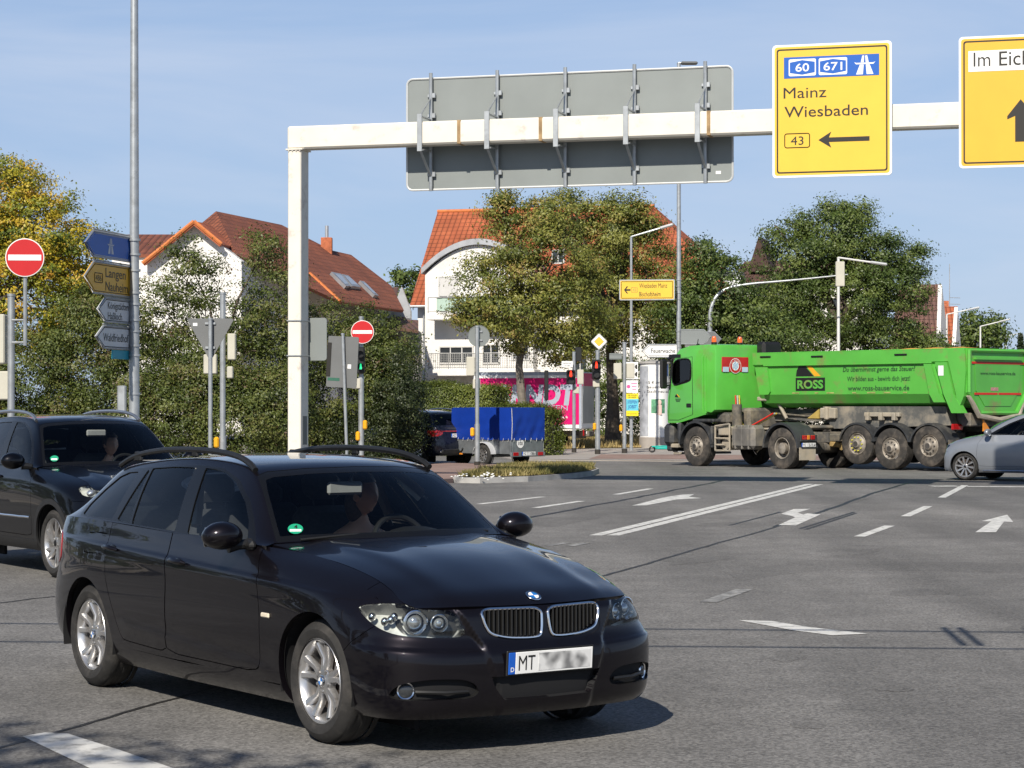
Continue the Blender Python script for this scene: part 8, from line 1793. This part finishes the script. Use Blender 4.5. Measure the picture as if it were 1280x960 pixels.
# --- street lamps
def lamp(label, u, D, v_top, dia, arm_to, head=.75, headw=.2, m=None, group=None, mh=None):
    P = Post('street_lamp', label, 'street lamp', u, D, v_top, dia, group, top_dia=dia*.7, m=m); t = P.lc(u, v_top); e = P.lc(*arm_to); mb = MB(); mb.tube([t-Vector((0, 0, .1)), t, e], dia*.25, 8); mb.build('lamp_arm', m or M_GPOLE, P.root)
    d = (e-t).normalized(); mb = MB(); q = d.to_track_quat('X', 'Z').to_matrix(); mb.box(e+d*head*.4, (head, headw, .11), .045, rot=q); hd = mb.build('lamp_head', mh or M_SRIM, P.root); return P
pl = lamp('tall lamp post carrying the Wiesbaden Mainz sign, its dark head above the gantry sign', 848.5, 80, 79, .19, (853, 79), .62, .3, mh=M_SBACK2)
for v in (350, 358, 366, 374, 414, 426, 434, 444): z = pl.lc(848, v).z; mb = MB(); mb.lathe([(.098, -.02), (.105, -.02), (.105, .02), (.098, .02)], (0, 0, z), 'z', 12); mb.build('strap', M_GPOLE, pl.root)
fz_ = Face_(at(808, 79.6), Vector((1, -.16, 0))); x0, z1 = fz_.px(774, 351); x1, z0 = fz_.px(843.5, 373.5)
o = thing('direction_sign', 'yellow arrow board to Wiesbaden Mainz and Bischofsheim on the lamp post', 'sign', fz_.w((x0+x1)/2, 0, (z0+z1)/2), fz_.rz); w_, h_ = x1-x0, z1-z0+.08
mb = MB(); panel(mb, rrect(w_, h_, .05), 0, .04); mb.build('panel', M_GPOLE, o); mb = MB(); panel(mb, rrect(w_-.08, h_-.08, .03), -.004, 0); mb.build('yellow_field', M_YELS, o); mb = MB(); mb.tube([(p[0], -.006, p[1]) for p in rrect(w_-.16, h_-.15, .03)], .010, 4, True); mb.build('border_line', M_SBLK, o)
mb = MB(); mb.prism([(-.84+p[0]*1., p[1]) for p in [(0, 0), (.10, .13), (.15, .13), (.08, .03), (.24, .03), (.24, -.03), (.08, -.03), (.15, -.13), (.10, -.13)]], 'y', -.008, -.004); mb.build('arrow', M_SBLK, o)
mb = MB(); mb.tube([(-.46+p[0], -.006, p[1]) for p in rrect(.22, .17, .02)], .007, 4, True); rb_ = mb.build('route_box', M_RUST, o); mb = MB(); text_into(mb, '43', None, -.46, -.05, .10, .12, align='c', y=-.007); mb.build('route_number', M_RUST, rb_)
for t, z, wq in (('Wiesbaden Mainz', .07, 1.02), ('Bischofsheim', -.24, .78)): mb = MB(); text_into(mb, t, None, -.28, z, .17, wq, y=-.007, bold=.006); mb.build('lettering', M_SBLK, o)
def fsign(name, label, u0, u1, v0, v1, D, left, m, mi=None, text=None):
    f = Face_(at((u0+u1)/2, D), (1, 0, 0)); x0, z1 = f.px(u0, v0); x1, z0 = f.px(u1, v1); o = thing(name, label, 'sign', f.w((x0+x1)/2, 0, (z0+z1)/2)); w_, h_ = x1-x0, z1-z0; t = h_*.5
    P = [(-w_/2, 0), (-w_/2+t, h_/2), (w_/2, h_/2), (w_/2, -h_/2), (-w_/2+t, -h_/2)]
    if not left: P = [(-a, b) for a, b in P]
    mb = MB(); panel(mb, P, 0, .03); mb.build('panel', m, o); mb = MB(); mb.tube([(p[0], 0, p[1]) for p in P], .018, 5, True); mb.build('frame', M_GPOLE, o)
    if mi: mb = MB(); mb.tube([(p[0]*.93+.01, -.005, p[1]*.78) for p in P], .008, 4, True); mb.build('border_line', mi, o)
    if text: mb = MB(); text_into(mb, text, None, -w_/2+t+.10, -h_*.17, h_*.36, w_-t-.16, y=-.006, bold=.004); mb.build('lettering', mi, o)
    return o
fsign('direction_sign', 'white arrow sign to the Feuerwache beside the green cab', 802.5, 846, 430.5, 446.5, 79.5, True, M_WHS, M_SBLK, 'Feuerwache'); fsign('road_sign', 'grey arrow sign seen from behind above the green cab', 851, 889, 412, 430, 79.7, False, M_SBACK); fsign('road_sign', 'second grey arrow sign half hidden behind the first above the cab', 856, 902, 415, 433, 80.6, False, M_SBACK2)
lamp('slim lamp post with posters below its short arm behind the right pedestrian light', 789, 82, 296, .13, (826, 285), .55, .16)
# posters tied to that lamp post
def poster(label, u0, v0, u1, v1, m, D=81.8):
    a, b = W(u0, v1, D), W(u1, v0, D); o = thing('poster', label, 'poster', (a+b)/2); mb = MB(); mb.box((0, 0, 0), (b.x-a.x, .02, b.z-a.z), .003); mb.build('board', m, o); return o, b.x-a.x, b.z-a.z
M_CYAN = mat('poster_cyan', (.12, .50, .62), .5, var=.04); M_PYEL = mat('poster_yellow', (.85, .68, .02), .5, var=.04); M_PINK = mat('poster_pink', (.62, .10, .30), .5); M_DBLU = mat('poster_blue', (.015, .08, .30), .5)
o, w_, h_ = poster('white election style board, upper one on the slim lamp post', 782.5, 452.5, 797.5, 474, M_WHS)
for z in (.14, -.14): mb = MB(); mb.add([(w_/2-.03-.09*sin(pi*k/12), -.013, z+.09*cos(pi*k/12)) for k in range(13)], [list(range(13))]); mb.build('black_half_disc', M_SBLK, o)
o, w_, h_ = poster('white poster with pink writing, middle one on the slim lamp post', 782.5, 475.5, 797.5, 491, M_WHS)
for k in range(3): mb = MB(); mb.box((.08, -.012, .12-.11*k), (.22-.04*k, .004, .03)); mb.build('pink_line', M_PINK, o)
mb = MB(); mb.add([(-.13+.07*cos(pi*k/8), -.012, .07*sin(pi*k/8)) for k in range(16)], [list(range(16))]); mb.build('pink_mark', M_PINK, o)
o, w_, h_ = poster('yellow and light blue poster, lowest on the slim lamp post', 782.5, 492, 798, 520, M_PYEL); mb = MB(); mb.box((0, -.012, 0), (w_, .004, h_*.52)); b_ = mb.build('blue_field', M_CYAN, o)
for t, z, hh, wq in (('STEFFEN', .05, .11, .36), ('JOBST', -.13, .12, .32)): mb = MB(); text_into(mb, t, None, 0, z, hh, wq, align='c', y=-.016, bold=.02, shear=.1); mb.build('lettering', M_DBLU, b_)
for t, z, wq in (('WIR WOLLEN', .33, .34), ('DEN WANDEL', .25, .30), ('SPD JETZT' if False else 'AM SONNTAG', -.36, .36)): mb = MB(); text_into(mb, t, None, 0, z, .055, wq, align='c', y=-.012, bold=.02); mb.build('lettering', M_SBLK, o)
# --- mast arm with signal, lamps further back
pm_ = Post('signal_mast', 'curved mast arm holding a signal over the road behind the truck', 'traffic light', 887.5, 88, 402, .20)
mb = MB(); mb.tube(chaikin([pm_.lc(887.5, 404), pm_.lc(888, 385), pm_.lc(897, 366), pm_.lc(920, 356), pm_.lc(990, 350.5), pm_.lc(1060, 343)], 3, False), [.10-.0017*k for k in range(len(chaikin([0, 1, 2, 3, 4, 5] and [(0, 0)]*6, 3, False)))], 10); mb.build('arm', M_GPOLE, pm_.root); pm_.boxpx('signal_head', 1044.5, 327, 1055.5, 358, .2, M_BOXB)
lamp('white lamp post rising behind the tipper body by the maple', 1048, 90, 322, .16, (1090, 328), .7, .2, m=mat('white_lamp_post', (.62, .62, .60), .5, var=.04))
lamp('lamp post before the narrow orange house', 1183.5, 125, 393, .14, (1211, 387), .7, .2, m=MATS['white_lamp_post']); lamp('lamp post before the round far tree', 1225.5, 150, 408, .15, (1250, 402), .8, .22, m=MATS['white_lamp_post']); lamp('smallest lamp post in the far distance', 1257.5, 230, 420, .17, (1268, 418), .6, .22, m=MATS['white_lamp_post'])
# --- advertising column
lc_ = at(818, 87); co = thing('advertising_column', 'round white advertising column plastered with posters behind the truck', 'advertising column', lc_); s_ = F_PX/87; rad = 18.3/s_; zt3 = 1.7127+(507-453)/s_
mb = MB(); mb.cyl((0, 0, .45), (0, 0, zt3), rad, seg=48); mb.build('drum', mat('poster_paper', (.74, .74, .73), .6, var=.06, scale=2), co); mb = MB(); mb.cyl((0, 0, 0), (0, 0, .46), rad+.03, seg=48); mb.build('plinth', M_PAVE, co); mb = MB(); mb.lathe([(0, .10), (rad+.05, .02), (rad+.06, -.05), (rad, -.05)], (0, 0, zt3), 'z', 48); mb.build('cap', M_GREYW, co)
def wrap(name, a0, a1, z0, z1, m, dr=.006):
    mb = MB(); n = 14; vs = []
    for k in range(n+1): a = R(a0+(a1-a0)*k/n); vs += [((rad+dr)*sin(a), -(rad+dr)*cos(a), z0), ((rad+dr)*sin(a), -(rad+dr)*cos(a), z1)]
    mb.add(vs, [(2*k, 2*k+2, 2*k+3, 2*k+1) for k in range(n)], True); return mb.build(name, m, co)
zc2 = lambda v: 1.7127+(507-v)/s_
def wtext(t, a_mid, z, h_, wd, m, par):
    v, f = text_geo(t, .0); k = h_/.7; wd0 = v[:, 0].max(); mb = MB(); mb.add([((rad+.012)*sin(R(a_mid)+(p[0]/wd0-.5)*wd/rad), -(rad+.012)*cos(R(a_mid)+(p[0]/wd0-.5)*wd/rad), z+p[1]*k) for p in v], f); mb.build('lettering', m, par)
ps = wrap('poster', -22, 75, zc2(545), zc2(472), M_WHS); 
for t, v in (('15 € im Monat', 480), ('bauen keine', 485.5), ('Stadt neu auf.', 491)): wtext(t, 18, zc2(v), .11, 1.05, M_SBLK, ps)
pp = wrap('poster_picture', -16, 40, zc2(516.5), zc2(499), mat('poster_photo', (.10, .28, .16), .6, var=.5, scale=9), .010); mb = MB()
a = R(15); c = Vector(((rad+.016)*sin(a), -(rad+.016)*cos(a), zc2(503))); mb.ball(c, (.09, .012, .11), 12, 8); mb.box(c-Vector((0, 0, .30)), (.20, .02, .40), .03); mb.build('printed_figure', mat('print_pale', (.62, .45, .40), .6), pp)
wrap('poster', -80, -28, zc2(545), zc2(458), mat('grey_poster', (.36, .38, .42), .7, var=.25, scale=4)); wrap('poster_corner', 22, 60, zc2(470), zc2(455), M_DBLU, .012)  # greyer poster sheet round the column's left side
# --- hire scooter lying by the truck nose
sc_ = G(829, 570.5); o = thing('electric_scooter', 'turquoise hire scooter lying on the pavement by the truck nose', 'scooter', (sc_.x, sc_.y, .11), R(8)); M_TURQ = mat('turquoise', (.03, .50, .42), .4, var=.05)
mb = MB(); mb.box((.05, 0, .16), (.62, .16, .07), .03); mb.build('deck', M_TURQ, o); mb = MB(); mb.tube([(-.25, 0, .16), (-.38, -.02, .22), (-.12, -.55, .24), (.35, -.95, .22)], .028, 8); mb.tube([(.15, -1.1, .22), (.55, -.82, .22)], .018, 6); mb.build('handlebar', M_TURQ, o)
for x in (-.38, .42): mb = MB(); mb.lathe([(.07, -.03), (.11, -.03), (.115, 0), (.11, .03), (.07, .03)], (x, 0, .13), 'y', 20, closed=True); mb.build('wheel', M_TYRE, o)
